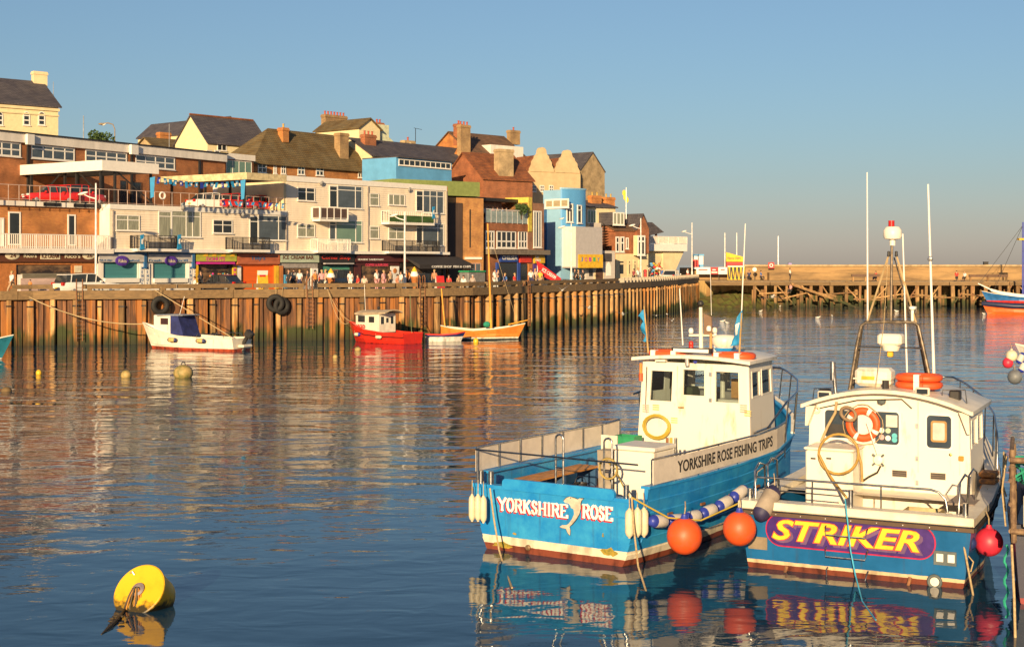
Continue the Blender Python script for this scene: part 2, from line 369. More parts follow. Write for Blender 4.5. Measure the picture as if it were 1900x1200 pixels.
for s0, a, b_, l in seg:
    n = Vector((b_-a).yx).normalized(); n = Vector(((b_-a).y, -(b_-a).x, 0)).normalized()
    A, B = a-n*.6, b_-n*.6
    mb.add([(A.x, A.y, -1), (B.x, B.y, -1), (B.x, B.y, DECK), (A.x, A.y, DECK)], [(0, 1, 2, 3)])
mb.build('backing_sheet', mat('dark_backing', (.06,.035,.02), .9), quay, Matrix())
bev = [(-.19,-.1),(-.12,-.2),(.12,-.2),(.19,-.1),(.19,.16),(-.19,.16)]
pm = MB().prism(bev, -1.2, 3.2).build('pile', PILE, quay, Matrix()); pile_me = pm.data; bpy.data.objects.remove(pm)
cm = MB().prism([(x*1.12, y*1.12) for x, y in bev], 0, .1).build('collar', BLACK, quay, Matrix()); coll_me = cm.data; bpy.data.objects.remove(cm)
sm_ = MB().prism([(-.3,.0),(-.2,-.17),(.17,-.17),(.26,0),(.26,.08),(-.3,.08)], -1.2, 3.3).build('sheet', SHEET, quay, Matrix()); sheet_me = sm_.data; bpy.data.objects.remove(sm_)
s = .6; k = 0
while s < QL-.3:
    left = s < qs(900)
    sc_ = R.uniform(.85, 1.25) if left else R.uniform(.95, 1.1)
    o = inst(pile_me, 'pile', quay, qM(s, R.uniform(-.05, .12), .12) @ Matrix.Rotation(R.uniform(-.014, .014), 4, 'Y') @ Matrix.Diagonal((sc_, 1 if left else 2.1, 1, 1)))
    if s < qs(1150): inst(coll_me, 'pile_collar', quay, qM(s, 2.72+R.uniform(-.06, .06), .125) @ Matrix.Diagonal((sc_, 1 if left else 2.1, 1, 1)))
    st = 1.62 if left else 1.6
    for f in ((.28, .5, .74) if left else (.5,)):
        inst(sheet_me, 'sheet_pile', quay, qM(s+st*(f+R.uniform(-.03, .03)), R.uniform(-.05, 0), -.12+R.uniform(-.1,.08)) @ Matrix.Diagonal((R.uniform(.62, .98) if left else 1.1, 1, 1, 1)))
    s += st*(R.uniform(.93, 1.07) if left else 1); k += 1
def qbeam(name, s0, s1, y0, y1, z0, z1, mt):
    cuts = [s0]+[x[0] for x in seg if s0+.05 < x[0] < s1-.05]+[s1]
    rings = []
    for i, c in enumerate(cuts):
        p, t = qp(min(c+.001, QL)); t2 = qp(max(c-.01, 0))[1]; t = (t+t2).normalized(); n = Vector((t.y, -t.x, 0)); p = qp(c)[0]
        rings.append([tuple(p+n*o_+Vector((0, 0, z))) for o_, z in ((y0, z0), (y1, z0), (y1, z1), (y0, z1))])
    return MB().loft(rings, True, True).build(name, mt, quay, Matrix())
edges = [0, qs(30)]+[qs(x) for x in (148, 290, 430, 563)]+[qs(x) for x in (590, 740, 860, 968, 1060, 1145, 1200, 1250)]+[QL]
for i, (a, b_) in enumerate(zip(edges, edges[1:])):
    qbeam('cap_beam', a+.02, b_-.02, -.1, .42, 3.28, 3.9, TIMB)
for a, b_ in [(25, 100), (152, 330), (331, 470), (471, 566), (590, 735), (736, 776), (783, 900), (905, 970), (975, 1148)]:
    qbeam('kerb_timber', qs(a), qs(b_)-.1, -.35, .02, 4.02, 4.33, TIMB)
blk = MB().box(-.16, .16, -.3, .3, 0, .2).build('x', TIMB); blk_me = blk.data; bpy.data.objects.remove(blk)
s = qs(26)
while s < qs(1140): inst(blk_me, 'packing_block', quay, qM(s, 3.86, -.16)); s += 2.6
gus = MB().prism([(-.5, 0), (.5, 0), (.5, .12), (-.1, .5), (-.5, .5)], -.09, .09, 'x', Matrix.Rotation(0, 4, 'Z')).build('x', mat('grey_timber', (.45,.38,.28), .8)); gus_me = gus.data; bpy.data.objects.remove(gus)
s = qs(1152)
while s < QL: inst(gus_me, 'kerb_bracket', quay, qM(s, 3.9, -.1)); s += 1.45
qbeam('kerb_timber', qs(1150), QL, -.62, -.56, 3.6, 4.35, TIMB)
# ladders and hanging tyres
def ladder(px, ztop, zbot, label, wid=.42):
    t = thing('quay_ladder', label, 'ladder', qM(qs(px), 0, .5), 'ladders down the quay wall')
    mb = MB()
    for x in (-wid/2, wid/2):
        mb.tube([(x, -.0, zbot), (x, 0, ztop), (x, .12, ztop+.16), (x, .4, ztop+.12), (x, .5, 3.8)], .035, 6)
    mb.build('side_rail', mat('rust_steel', (.28,.12,.05), .8, var=.5, scale=6), t)
    z = zbot+.2
    while z < ztop: ubox_l('rung', BLACK, t, -wid/2, wid/2, -.02, .02, z, z+.035); z += .3
def ubox_l(name, mt, par, *d):
    f = Fr(O=(0, 0), a=0); f.M = wm(par); return ubox(name, mt, par, f, *d)
ladder(148, 4.55, .3, 'steel ladder down the quay wall near the white estate car'); ladder(573, 4.75, .9, 'rusty ladder down the wall between the tyres and the red boat')
ladder(779, 4.75, .9, 'ladder on the quay wall just behind the red cabin boat'); ladder(972, 4.2, .4, 'ladder on the quay wall past the bow of the wooden boat')
def tyre(px, z, lab, tilt=0, out=.62):
    t = thing('rubber_fender', lab, 'tyre', qM(qs(px), z, out) @ Matrix.Rotation(tilt, 4, 'Z'), 'tyres hung on the quay wall')
    MB().torus((0, 0, 0), .5, .21, 22, 8, flat=.75).build('tread', RUBBER, t, wm(t), sm=60)
    MB().tube([(0, .02, .4), (.04, .0, .8), (.02, -.1, 1.4)], .02, 5).build('hanger_rope', ROPE, t, wm(t))
tyre(293, 2.8, 'big black tyre hanging on the wall behind the white boat')
tyre(509, 2.85, 'black tyre hung flat against the wall, front one of the overlapping pair'); tyre(521, 2.65, 'black tyre tucked behind the other one of the overlapping pair', .35, .5)
# ground
g = MB(); pts = [(-160, 84)]+[(p.x, p.y) for p in QW]+[(26, 320), (-160, 320)]
g.add([(x, y, DECK) for x, y in pts], [tuple(range(len(pts)))]).build('quay_road', ROADM, kind='structure')
hv = []; hf = []
FH = Fr(536, 128, 52)
nx, ny = 24, 8
for j in range(ny):
    for i in range(nx):
        x = -60+i*7; y = 22+j*14; z = DECK+[0, 5, 8, 10, 11, 11.5, 11, 10][j]*(1 if x < 25 else max(.0, 1-(x-25)/45))*.9-.4
        p = FH.M @ Vector((x, y, 0)); hv.append((p.x, p.y, z))
hf = [(j*nx+i, j*nx+i+1, (j+1)*nx+i+1, (j+1)*nx+i) for j in range(ny-1) for i in range(nx-1)]
MB().add(hv, hf).build('town_hillside', mat('grass_slope', (.09,.10,.04), .95, scale=.3), sm=80, kind='structure')

# ---------------------------------------------------------------- buildings: generic
def house(par, fr, x0, x1, y0, y1, ze, zr, wall, roof, zb=0, ridge='x', hip=(0, 0), ov=.25, th=.14, rp=.5, gname='wall'):
    """walls and a pitched roof in frame coordinates; ridge 'x' runs along the front, 'y' runs away from it"""
    mb = MB()
    if ridge == 'x':
        yr = y0+(y1-y0)*rp
        prof = [(y0, zb), (y1, zb), (y1, ze)]+([(yr, zr)] if True else [])+[(y0, ze)]
        if hip == (0, 0): mb.prism(prof, x0, x1, 'x')
        else: mb.box(x0, x1, y0, y1, zb, ze)
        kf = (zr-ze)/(yr-y0); kb = (zr-ze)/(y1-yr)
        A = [(x0-ov, y0-ov, ze-ov*kf), (x1+ov, y0-ov, ze-ov*kf), (x1+ov-hip[1], yr, zr), (x0-ov+hip[0], yr, zr)]
        B = [(x0-ov, y1+ov, ze-ov*kb), (x1+ov, y1+ov, ze-ov*kb), (x1+ov-hip[1], yr, zr), (x0-ov+hip[0], yr, zr)]
        faces = [A, B]
        if hip[0]: faces.append([A[0], A[3], B[0]])
        if hip[1]: faces.append([A[1], A[2], B[1]])
    else:
        xr = x0+(x1-x0)*rp
        mb.prism([(x0, zb), (x1, zb), (x1, ze), (xr, zr), (x0, ze)], y0, y1, 'y')
        kl = (zr-ze)/(xr-x0); kr = (zr-ze)/(x1-xr)
        A = [(x0-ov, y0-ov, ze-ov*kl), (xr, y0-ov, zr), (xr, y1+ov, zr), (x0-ov, y1+ov, ze-ov*kl)]
        B = [(x1+ov, y0-ov, ze-ov*kr), (xr, y0-ov, zr), (xr, y1+ov, zr), (x1+ov, y1+ov, ze-ov*kr)]
        faces = [A, B]
    w_ = mb.build(gname, wall, par, fr.M)
    rb = MB()
    for f in faces:
        up = [(p[0], p[1], p[2]+th+.02) for p in f]; lo = [(p[0], p[1], p[2]+.02) for p in f]
        rb.loft([lo, up], True, True)
    r_ = rb.build('roof', roof, par, fr.M)
    return w_, r_
def chimney(par, fr, x0, x1, y0, y1, z0, z1, mt, pots=2, pm=None, cap=True):
    mb = MB().box(x0, x1, y0, y1, z0, z1-.35 if cap else z1)
    if cap: mb.box(x0-.07, x1+.07, y0-.07, y1+.07, z1-.35, z1-.12).box(x0-.02, x1+.02, y0-.02, y1+.02, z1-.12, z1)
    c = mb.build('chimney', mt, par, fr.M)
    for i in range(pots):
        x = x0+(x1-x0)*(i+.5)/pots; y = (y0+y1)/2
        MB().lathe([(.12, 0), (.1, .35), (.135, .37), (.135, .45), (.09, .45)], 8).build('chimney_pot', pm or mat('red_pot', (.42,.08,.04), .7), c, fr.M @ Matrix.Translation((x, y, z1)), sm=40)
    return c
def pxchim(par, fr, xa, xb, ytop, ybot, dep, mt, pots=2, pm=None, thick=.7, cap=True):
    t0, t1 = fr.t(xa, dep), fr.t(xb, dep); tm = (t0+t1)/2
    return chimney(par, fr, t0, t1, dep, dep+thick, fr.z(tm, dep, ybot), fr.z(tm, dep, ytop), mt, pots, pm, cap)
def flat(par, fr, x0, x1, y0, y1, z0, z1, mt, name='wall'):
    return MB().box(x0, x1, y0, y1, z0, z1).build(name, mt, par, fr.M)
def boards(par, fr, x0, x1, z0, z1, mt, step=.2, dep=0):
    mb = MB(); z = z0
    while z < z1-.02:
        zt = min(z+step, z1)
        mb.add([(x0, dep-.045, z), (x1, dep-.045, z), (x1, dep-.012, zt), (x0, dep-.012, zt), (x0, dep, z), (x1, dep, z)], [(0, 1, 2, 3), (4, 5, 1, 0)]); z = zt
    return mb.build('cladding_boards', mt, par, fr.M, kind='stuff')
def railing(par, fr, pts, h=1.0, step=.13, mt=None, name='railing', post=.018, rail=.03, mid=False):
    mb = MB(); mt = mt or BLACK
    for (xa, ya, za), (xb, yb, zb) in zip(pts, pts[1:]):
        A, B = Vector((xa, ya, za)), Vector((xb, yb, zb)); l = (B-A).length; n = max(1, round(l/step))
        mb.tube([A+Vector((0, 0, h)), B+Vector((0, 0, h))], rail, 4); mb.tube([A+Vector((0, 0, .1)), B+Vector((0, 0, .1))], rail*.7, 4)
        if mid: mb.tube([A+Vector((0, 0, h*.55)), B+Vector((0, 0, h*.55))], rail*.6, 4)
        for i in range(n+1):
            p = A.lerp(B, i/n); r = post*1.8 if i % 8 == 0 else post
            mb.box(p.x-r, p.x+r, p.y-r, p.y+r, p.z, p.z+h)
    return mb.build(name, mt, par, fr.M)

# ---------------------------------------------------------------- the flat roofed shop terrace
FA = Fr(536, 128, 52, DECK)
ZS, ZP, ZR = 3.32, 7.02, 10.2        # slab over the shops, car park deck, roof of the three storey part
ta, tb, tc_, td = FA.t(-25), FA.t(203), FA.t(531), FA.t(828)
bA = FA.root('brick_shop_building', 'low orange brick building with white balcony rail above the brown ice cream shop', 'building')
bB = FA.root('clad_flats', 'two storey white clad flats with cars parked on the roof', 'building')
bC = FA.root('clad_apartment_block', 'three storey white clad apartment block with six balconies', 'building')
# brick part, set back behind its balcony
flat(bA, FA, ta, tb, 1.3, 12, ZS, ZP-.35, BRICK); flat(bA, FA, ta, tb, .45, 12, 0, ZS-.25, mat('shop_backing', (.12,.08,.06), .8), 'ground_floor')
flat(bA, FA, ta, tb+.02, -.55, 12, ZS-.25, ZS+.12, WHITE, 'balcony_slab')
flat(bA, FA, ta, FA.t(190), 1.05, 1.28, ZP-.35, ZP+.02, WHITE, 'fascia'); flat(bA, FA, ta, tb, 1.3, 12, ZP-.35, ZP, FLATROOF, 'deck')
for xa, xb in ((81, 113), (137, 190)): ubox('fascia_panel', BLACK, bA, FA, FA.t(xa, 1), FA.t(xb, 1), .99, 1.04, ZP-.3, ZP-.02)
fb = Fr(O=FA.O+FA.b*1.3, a=52, z0=DECK)
for r, c in (((-10, 404, 7, 458), 1), ((15, 393, 38, 455), 1), ((125, 398, 140, 456), 1)):
    window(bA, fb, fb.rect(*r), c, 1, GLD if r[0] > 0 else WHITE, name='door', fw=.11, sill=False)
railing(bA, FA, [(ta, -.45, ZS+.12), (tb-.3, -.45, ZS+.12), (tb-.3, 1.2, ZS+.12)], 1.05, .16, WTRIM, post=.022, rail=.04)
# white clad part with the roof car park
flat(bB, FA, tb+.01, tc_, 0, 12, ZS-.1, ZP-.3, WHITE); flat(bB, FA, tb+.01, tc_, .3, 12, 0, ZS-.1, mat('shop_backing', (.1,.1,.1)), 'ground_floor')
boards(bB, FA, tb+.01, tc_-.02, ZS+.15, ZP-.4, CLAD); flat(bB, FA, tb-.02, tc_-.02, -.12, 12, ZP-.4, ZP, WTRIM, 'deck_edge')
flat(bB, FA, tb+.01, tc_-.02, -.5, .3, ZS-.12, ZS+.14, WTRIM, 'slab_edge')
for r, c, ro, gl in (((214, 399, 258, 428), 2, [.68], GLC), ((293, 392, 317, 440), 1, [.8], GLC), ((317, 391, 371, 440), [.5, .72], [.78], GLC), ((394, 408, 430, 433), 2, [.62], GLD), ((462, 401, 478, 452), 1, [.8], GLD), ((478, 400, 530, 446), [.72], [.78], GLB)):
    window(bB, FA, FA.rect(*r), c, ro, gl, dep=-.05)
# three storey part
flat(bC, FA, tc_, td, 0, 10, ZS-.1, ZR-.1, WHITE); flat(bC, FA, tc_, td, .3, 10, 0, ZS-.1, mat('shop_backing', (.1,.1,.1)), 'ground_floor')
boards(bC, FA, tc_, td-.02, ZS+.15, ZR-.5, CLAD); flat(bC, FA, tc_-.05, td, -.1, 10.1, ZR-.5, ZR, WTRIM, 'parapet')
flat(bC, FA, tc_, td, -.5, .3, ZS-.12, ZS+.14, WTRIM, 'slab_edge'); flat(bC, FA, td, td+.12, -.1, 10, ZS, ZR-.05, BRICK, 'end_pier')
for r, c, ro, gl in (((551, 348, 583, 373), 2, [.65], GLD), ((610, 345, 625, 385), 1, [.78], GLD), ((625, 345, 671, 387), [.72], [.8], GLB), ((685, 359, 702, 382), 1, [.65], GLC), ((720, 361, 750, 381), [.3, .7], 1, GLC), ((771, 354, 784, 392), 1, [.75], GLD), ((784, 354, 822, 396), 3, [.75], GLB),
                     ((551, 416, 583, 440), 2, [.7], GLC), ((610, 409, 622, 449), 1, [.8], GLB), ((622, 409, 671, 450), [.75], [.82], GLG), ((685, 420, 702, 443), 1, [.7], GLC), ((720, 422, 749, 444), 2, [.65], GLC), ((771, 415, 783, 452), 1, [.8], GLD), ((783, 415, 822, 456), [.72], [.8], GLB)):
    window(bC, FA, FA.rect(*r), c, ro, gl, dep=-.05)
for x_, b__ in ((206, bB), (528, bB), (680, bC), (826, bC)):
    flat(b__, FA, FA.t(x_)+.05, FA.t(x_)+.17, -.16, -.05, ZS+.15, (ZP if b__ is bB else ZR)-.5, mat('old_drain_pipe', (.35,.30,.26), .6), 'drain_pipe')
for x_, y_, b__ in ((340, 386, bB), (452, 398, bB), (597, 340, bC), (760, 352, bC)):
    q_ = FA.at(x_, y_, -.3); MB().lathe([(0, .08), (.16, .05), (.24, 0), (.22, -.01), (0, .05)], 12, Matrix.Translation((q_[0], -.3, q_[1])) @ Matrix.Rotation(1.9, 4, 'X')).build('satellite_dish', mat('dish_grey', (.4,.38,.35), .5), b__, FA.M, sm=40)
def balcony(par, xa, xb, ybase, zf, dep, kind, h=1.05):
    x0, x1 = FA.t(xa, -dep), FA.t(xb, -dep)
    s_ = MB().box(x0-.05, x1+.05, -dep-.05, -.1, zf-.22, zf).build('balcony', WTRIM, par, FA.M)
    pts = [(x0, -.1, zf), (x0, -dep, zf), (x1, -dep, zf), (x1, -.1, zf)]
    if kind == 'panel':
        railing(s_, FA, pts, h, .9, WTRIM, post=.04, rail=.04)
        n = 4
        for i in range(n): ubox('infill_panel', mat('brown_panel', (.10,.06,.045), .4), s_, FA, x0+(x1-x0)*i/n+.06, x0+(x1-x0)*(i+1)/n-.06, -dep-.012, -dep+.012, zf+.12, zf+h-.06)
        ubox('infill_panel', mat('brown_panel'  , (0,0,0)), s_, FA, x0-.012, x0+.012, -dep+.1, -.2, zf+.12, zf+h-.06)
    elif kind == 'green':
        railing(s_, FA, pts, h, .3, WTRIM); ubox('infill_panel', mat('green_turf', (.045,.10,.02), .9, var=.5, scale=6), s_, FA, x0, x1, -dep-.03, -dep+.01, zf+.05, zf+h*.62)
    elif kind == 'white':
        railing(s_, FA, pts, h, .16, WTRIM)
    else: railing(s_, FA, pts, h, .14, BLACK)
    return s_
balcony(bC, 594, 645, 402, 6.38, 1.1, 'panel'); balcony(bC, 722, 805, 408, 6.3, 1.1, 'green', 1.1)
balcony(bC, 590, 650, 468, ZS+.18, 1.0, 'white'); balcony(bC, 722, 815, 470, ZS+.18, 1.0, 'dark')
balcony(bB, 432, 500, 464, ZS+.18, 1.0, 'dark'); balcony(bB, 255, 335, 461, ZS+.18, 1.0, 'dark')
# yellow wall rising from the car park to the apartment block
f = FA; MB().prism([(tc_-.28, ZP), (tc_-.03, ZP), (tc_-.03, ZR-.2), (tc_-.28, ZR-.2)], 0.02, 9, 'y').build('party_wall', CREAM, bC, FA.M)
# roof railing of the car park
rl = FA.root('car_park_railing', 'thin railing along the edge of the rooftop car park', 'railing')
railing(rl, FA, [(ta, -.02, ZP), (tc_-.3, -.02, ZP)], 1.15, .9, mat('pinkish_rail', (.55,.40,.33), .6), post=.018, rail=.032)
ring = MB().torus((FA.t(300), -.1, ZP+.85), .27, .07, 16, 6).build('life_ring', WTRIM, None, FA.M, sm=60, label='white ring hanging on the rooftop car park railing below the bunting', cat='life ring')

# roof car park canopies
def canopy(xl, yl, xc, yc, xr, yr, d, label, thick=.85, mt=None, posts=()):
    fr = Fr(xc, d, 55, DECK); t = fr.root('car_park_canopy', label, 'canopy')
    zt = fr.z(0, 0, yc); x1 = fr.t(xr, 0); y1 = fr.dep(xl, 0)
    MB().box(0, x1, 0, y1, zt-thick+.08, zt-.03).build('roof_deck', FLATROOF, t, fr.M)
    MB().box(-.02, x1, -.12, -.01, zt-thick, zt).box(-.12, -.02, -.12, y1, zt-thick, zt).build('fascia', mt or WTRIM, t, fr.M)
    for x, y in posts:
        MB().box(x*x1-.09, x*x1+.09, y*y1-.09, y*y1+.09, ZP+.02, zt-thick+.1).build('post', BLACK, t, fr.M)
    return t, fr, zt, x1, y1
t, fr, zt, x1, y1 = canopy(30, 307, 190, 297, 293, 305, 116, 'white edged flat canopy on dark posts over the red cars', .85, posts=((.05, .05), (.25, .02), (.05, .32), (.12, .5), (.95, .05), (.05, .85), (.5, .6), (.95, .6)))
mb = MB(); zz = zt-.85
for a, b_ in (((.05, .3), (.05, .05)), ((.05, .5), (.05, .75)), ((.3, .03), (.95, .03))):
    mb.tube([(a[0]*x1, a[1]*y1, zz), (b_[0]*x1, b_[1]*y1, ZP+.9 if a[1] != .03 else ZP+.4)], .07, 5)
mb.build('brace', BLACK, t, fr.M, kind='stuff')
canopy(300, 334, 458, 320, 530, 326, 121, 'yellowish edged canopy over the parked cars beside the apartment block', .6, mat('old_cream_board', (.62,.5,.28), .7, var=.35, scale=2), posts=((.05, .05), (.05, .5), (.05, .9), (.9, .6)))
canw = FA.root('ramp_wall', 'grey concrete wall at the back of the rooftop car park', 'wall')
MB().box(FA.t(415, 9), FA.t(528, 9), 9, 9.3, ZP, ZP+3.2).build('concrete_panel', CONC, canw, FA.M)

# ---------------------------------------------------------------- long brick building behind the car park
FD = Fr(200, 131, 61, DECK); bD = FD.root('long_brick_building', 'long brown brick building with white framed window bands behind the car park', 'building')
x0, x1 = FD.t(-40), FD.t(418); zt = FD.z(0, 0, 262)
flat(bD, FD, x0, x1, 0, 7, ZP-2, zt-.9, brick('mid_brick', (.50,.16,.045), (.38,.11,.03), (.4,.22,.11))); flat(bD, FD, x0, x1, -.25, 7, zt-.9, zt-.12, WHITE, 'fascia'); flat(bD, FD, x0-.1, x1+.1, -.35, 7.1, zt-.12, zt, BLACK, 'roof_edge')
for r, c, ro in (((-15, 250, 38, 290), 3, 2), ((57, 252, 138, 297), [.27, .5, .77], [.7]), ((158, 262, 235, 303), 4, 2), ((251, 270, 324, 313), 4, 2)):
    q = list(FD.rect(*r)); q[3] = min(q[3], zt-.95); window(bD, FD, q, c, ro, GLB, fw=.12)
for x in (341, 357, 373, 388, 403): window(bD, FD, FD.rect(x-5, 279, x+5, 290), 1, 1, GLD, fw=.12)
for x in (50, 243): flat(bD, FD, FD.t(x-7), FD.t(x+6), -.55, -.26, zt-1.05, zt-.15, WTRIM, 'hopper')
for x in (51, 243, 369): flat(bD, FD, FD.t(x)-.12, FD.t(x)+.12, -.16, -.01, zt-6, zt-1, BLACK, 'drain_pipe')
for r in ((222, 335, 235, 378), (245, 338, 262, 378)): window(bD, FD, FD.rect(*r), 1, 1, GLD, mat('brown_door', (.1,.05,.03), .6), name='door', sill=False)
# annexe to its end
FE = Fr(418, 146, 58, DECK); bE = FE.root('glazed_annexe', 'small flat roofed annexe with a dark glazed band and pale fascia', 'building')
x1 = FE.t(470); zt = FE.z(0, 0, 284); flat(bE, FE, 0, x1, 0, 5, ZP-1, zt-.6, BRICKR); flat(bE, FE, 0, x1+.1, -.2, 5, zt-.6, zt, WHITE, 'fascia')
window(bE, FE, (0.1, x1-.3, zt-2.1, zt-.7), 4, 1, GLG, fw=.06)

# ---------------------------------------------------------------- houses up the hill
def arch_win(par, fr, x0, y0, x1, y1, dep=0):
    r = fr.rect(x0, y0, x1, y1); w_ = window(par, fr, (r[0], r[1], r[2], r[3]-(r[1]-r[0])/2), 1, 2, GLD, fw=.12)
    cx = (r[0]+r[1])/2; rad = (r[1]-r[0])/2; zc = r[3]-rad
    MB().prism([(cx+rad*cos(a*pi/8), zc+rad*sin(a*pi/8)) for a in range(9)], -.05, -.01, 'y').build('arch_frame', WTRIM, w_, fr.M)
    MB().prism([(cx+rad*.72*cos(a*pi/8), zc+rad*.72*sin(a*pi/8)) for a in range(9)], -.07, -.05, 'y').build('arch_pane', GLD, w_, fr.M)
F1 = Fr(108, 155, 42, DECK); h1 = F1.root('cream_hotel', 'cream hotel with slate roof, tall cream chimney and arched windows', 'building')
xl = F1.t(-70); ze = F1.z(0, 0, 198); house(h1, F1, xl, 0, 0, 9, ze, ze+3.0, mat('pale_yellow_render', (.74,.62,.36), .8, var=.1), SLATE, 3, ov=.3)
pxchim(h1, F1, 63, 88, 133, 178, 4.0, CREAM, 0); MB().box(xl, .1, -.16, -.01, ze-.55, ze-.25).box(xl, .05, -.12, -.01, ze-1.1, ze-.95).box(xl, .05, -.12, -.01, ze-4.0, ze-3.7).build('cornice', CREAM, h1, F1.M)
for x in (-1, 49, 77): arch_win(h1, F1, x-6.5, 207, x+6.5, 233)
F2 = Fr(385, 158, 50, DECK); h2 = F2.root('white_gable_house', 'white gabled house with dark slate roof and red ridge tiles', 'house')
x1 = F2.t(500); y1 = F2.dep(325, 0); ze = F2.z(0, 0, 264); S2 = F2.side(0); zr = ze+3.1
house(h2, F2, 0, x1, 0, y1, ze, zr, mat('pale_yellow_render', (0,0,0)), SLATE, 4, ov=.2); MB().tube([(-.2, y1/2, zr+.18), (x1, y1/2, zr+.18)], .13, 6).build('ridge_tiles', REDT, h2, F2.M)
window(h2, F2, F2.rect(403, 266, 420, 280), 2, 1, GLD)
F3 = Fr(400, 175, 50, DECK); h3 = F3.root('hill_house', 'slate roofed house with cream gable peeping above the white gable house', 'house')
ze = F3.z(0, 0, 243); house(h3, F3, 0, F3.t(452), 0, 16, ze, F3.z(3, 0, 219), CREAM, SLATE, 4, ridge='y', ov=.2)
pxchim(h3, F3, 366, 378, 222, 240, 8, BRICKR, 2)
F4 = Fr(300, 165, 50, DECK); h4 = F4.root('hill_cottage', 'low tiled cottage with stout orange brick chimney behind the long brick building', 'house')
ze = F4.z(0, 0, 268); house(h4, F4, -.5, 4, 0, 5, ze-.7, ze+.8, STONE, MOSS, 4); pxchim(h4, F4, 297, 317, 246, 262, 3, BRICK, 0)
F5 = Fr(468, 152, 54, DECK); h5 = F5.root('hipped_brick_house', 'big brick house under a mossy olive hipped roof', 'house')
x1 = F5.t(697); y1 = F5.dep(405, 0); ze = F5.z(0, 0, 296); house(h5, F5, 0, x1, 0, y1, ze, F5.z(5, 5, 243), BRICK, MOSS, 4, hip=(5.2, 4), ov=.35)
pxchim(h5, F5, 525, 536, 237, 264, y1/2-1.2, BRICK, 1, mat('yellow_pot', (.5,.33,.08)), .8); pxchim(h5, F5, 631, 647, 247, 308, .6, BRICKY, 0, thick=.9)
for a, b_ in ((478, 494), (507, 513), (521, 530), (552, 565), (586, 600), (664, 674)): window(h5, F5, F5.rect(a, 302+(a-478)*.06, b_, 321+(a-478)*.05), 2, 2, GLD, fw=.1)
F6 = Fr(666, 170, 50, DECK); h6 = F6.root('tall_cream_house', 'tall cream house with mossy roof and a long row of red chimney pots', 'house')
x1 = F6.t(705); y1 = F6.dep(585, 0); ze = F6.z(0, 0, 237); zr = F6.z(x1/2, 0, 221); house(h6, F6, 0, x1, 0, y1, ze, zr, mat('pale_yellow_render', (0,0,0)), MOSS, 4, ridge='y')
flat(h6, F6, x1, F6.t(727), .5, 3, 4, F6.z(x1, 0, 230), mat('pale_green_render', (.6,.62,.42), .8)); chimney(h6, F6, x1+.5, x1+1.5, .8, 1.8, F6.z(x1, 0, 231), F6.z(x1, 0, 226), BRICKR, 2)
MB().prism([(F6.t(727), 4), (F6.t(745), 4), (F6.t(745), F6.z(x1, 0, 268)), (F6.t(727), F6.z(x1, 0, 252))], .5, 3, 'y').build('lean_to', mat('pale_green_render', (0,0,0)), h6, F6.M)
pxchim(h6, F6, 604, 644, 214, 236, 9, BRICKY, 7, thick=.8)
F7 = Fr(735, 158, 52, DECK); h7 = F7.root('blue_flat_building', 'bright blue flat walled building with a strip of small windows under its roof', 'building')
BLUEW = mat('sky_blue_render', (.12, .36, .62), .6, var=.15, scale=.5); x1 = F7.t(838); y1 = F7.dep(672, 0); zt = F7.z(0, 0, 292)
flat(h7, F7, 0, x1, 0, y1, 4, zt, BLUEW); flat(h7, F7, 0, x1+.3, -.3, y1, zt, zt+.12, SLATE, 'roof_edge'); window(h7, F7, (.4, x1-.2, zt-.85, zt-.15), 10, 1, GLD, fw=.09)
F8 = Fr(690, 166, 52, DECK); h8 = F8.root('slate_terrace', 'row of houses under one long grey slate roof behind the blue building', 'house')
x1 = F8.t(888); ze = F8.z(0, 0, 288); house(h8, F8, 0, x1, 0, 7, ze, ze+2.1, CREAM, SLATE, 4, ov=.3)
pxchim(h8, F8, 677, 698, 250, 275, 2, BRICKR, 3); pxchim(h8, F8, 751, 770, 261, 282, 4.0, STONE, 1); MB().tube([(F8.t(782, .5), .3, ze), (F8.t(762, 4), 4.3, ze+2.5)], .16, 4).build('party_verge', CREAM, h8, F8.M)
mb = MB(); p = F8.p(771, 276, 4); q = F8.p(771, 238, 4); mb.tube([p, q], .04, 4); mb.tube([(q[0]-.3, q[1], q[2]), (q[0]+1.2, q[1], q[2]-.1)], .03, 4)
mb.build('tv_aerial', BLACK, None, F8.M, label='thin television aerial above the slate terrace roof', cat='aerial')
F9 = Fr(873, 182, 45, DECK); h9 = F9.root('brown_roof_house', 'old house with brown tiled roof, white dormer and two tall chimneys', 'house')
x1 = F9.t(972); ze = F9.z(0, 0, 283); zr = F9.z(0, 4, 246); house(h9, F9, 0, x1, 0, 8, ze, zr, BRICK, brick('brown_tile', (.24,.12,.06), (.17,.09,.05), (.07,.05,.03), .3, .22), 4)
MB().add([(F9.t(846, 0), .0, ze-3), (0, 0, ze-3), (0, 0, zr-.2), (F9.t(858), 0, zr-1.2), (F9.t(846, 0), .5, ze-.5)], [(0, 1, 2, 3, 4)]).build('side_gable', BRICK, h9, F9.M)
pxchim(h9, F9, 855, 873, 232, 292, -.4, BRICKY, 3); pxchim(h9, F9, 848, 860, 230, 270, 2.5, BRICKR, 1); pxchim(h9, F9, 947, 965, 242, 268, 4, BRICKY, 1)
q = F9.rect(908, 271, 968, 284); flat(h9, F9, q[0], q[1], -.3, 2.5, q[2]-.6, q[3], WHITE, 'dormer')
F10 = Fr(897, 168, 38, DECK); h10 = F10.root('red_tile_house', 'brick house under bright red tiles with a broad tan chimney breast', 'house')
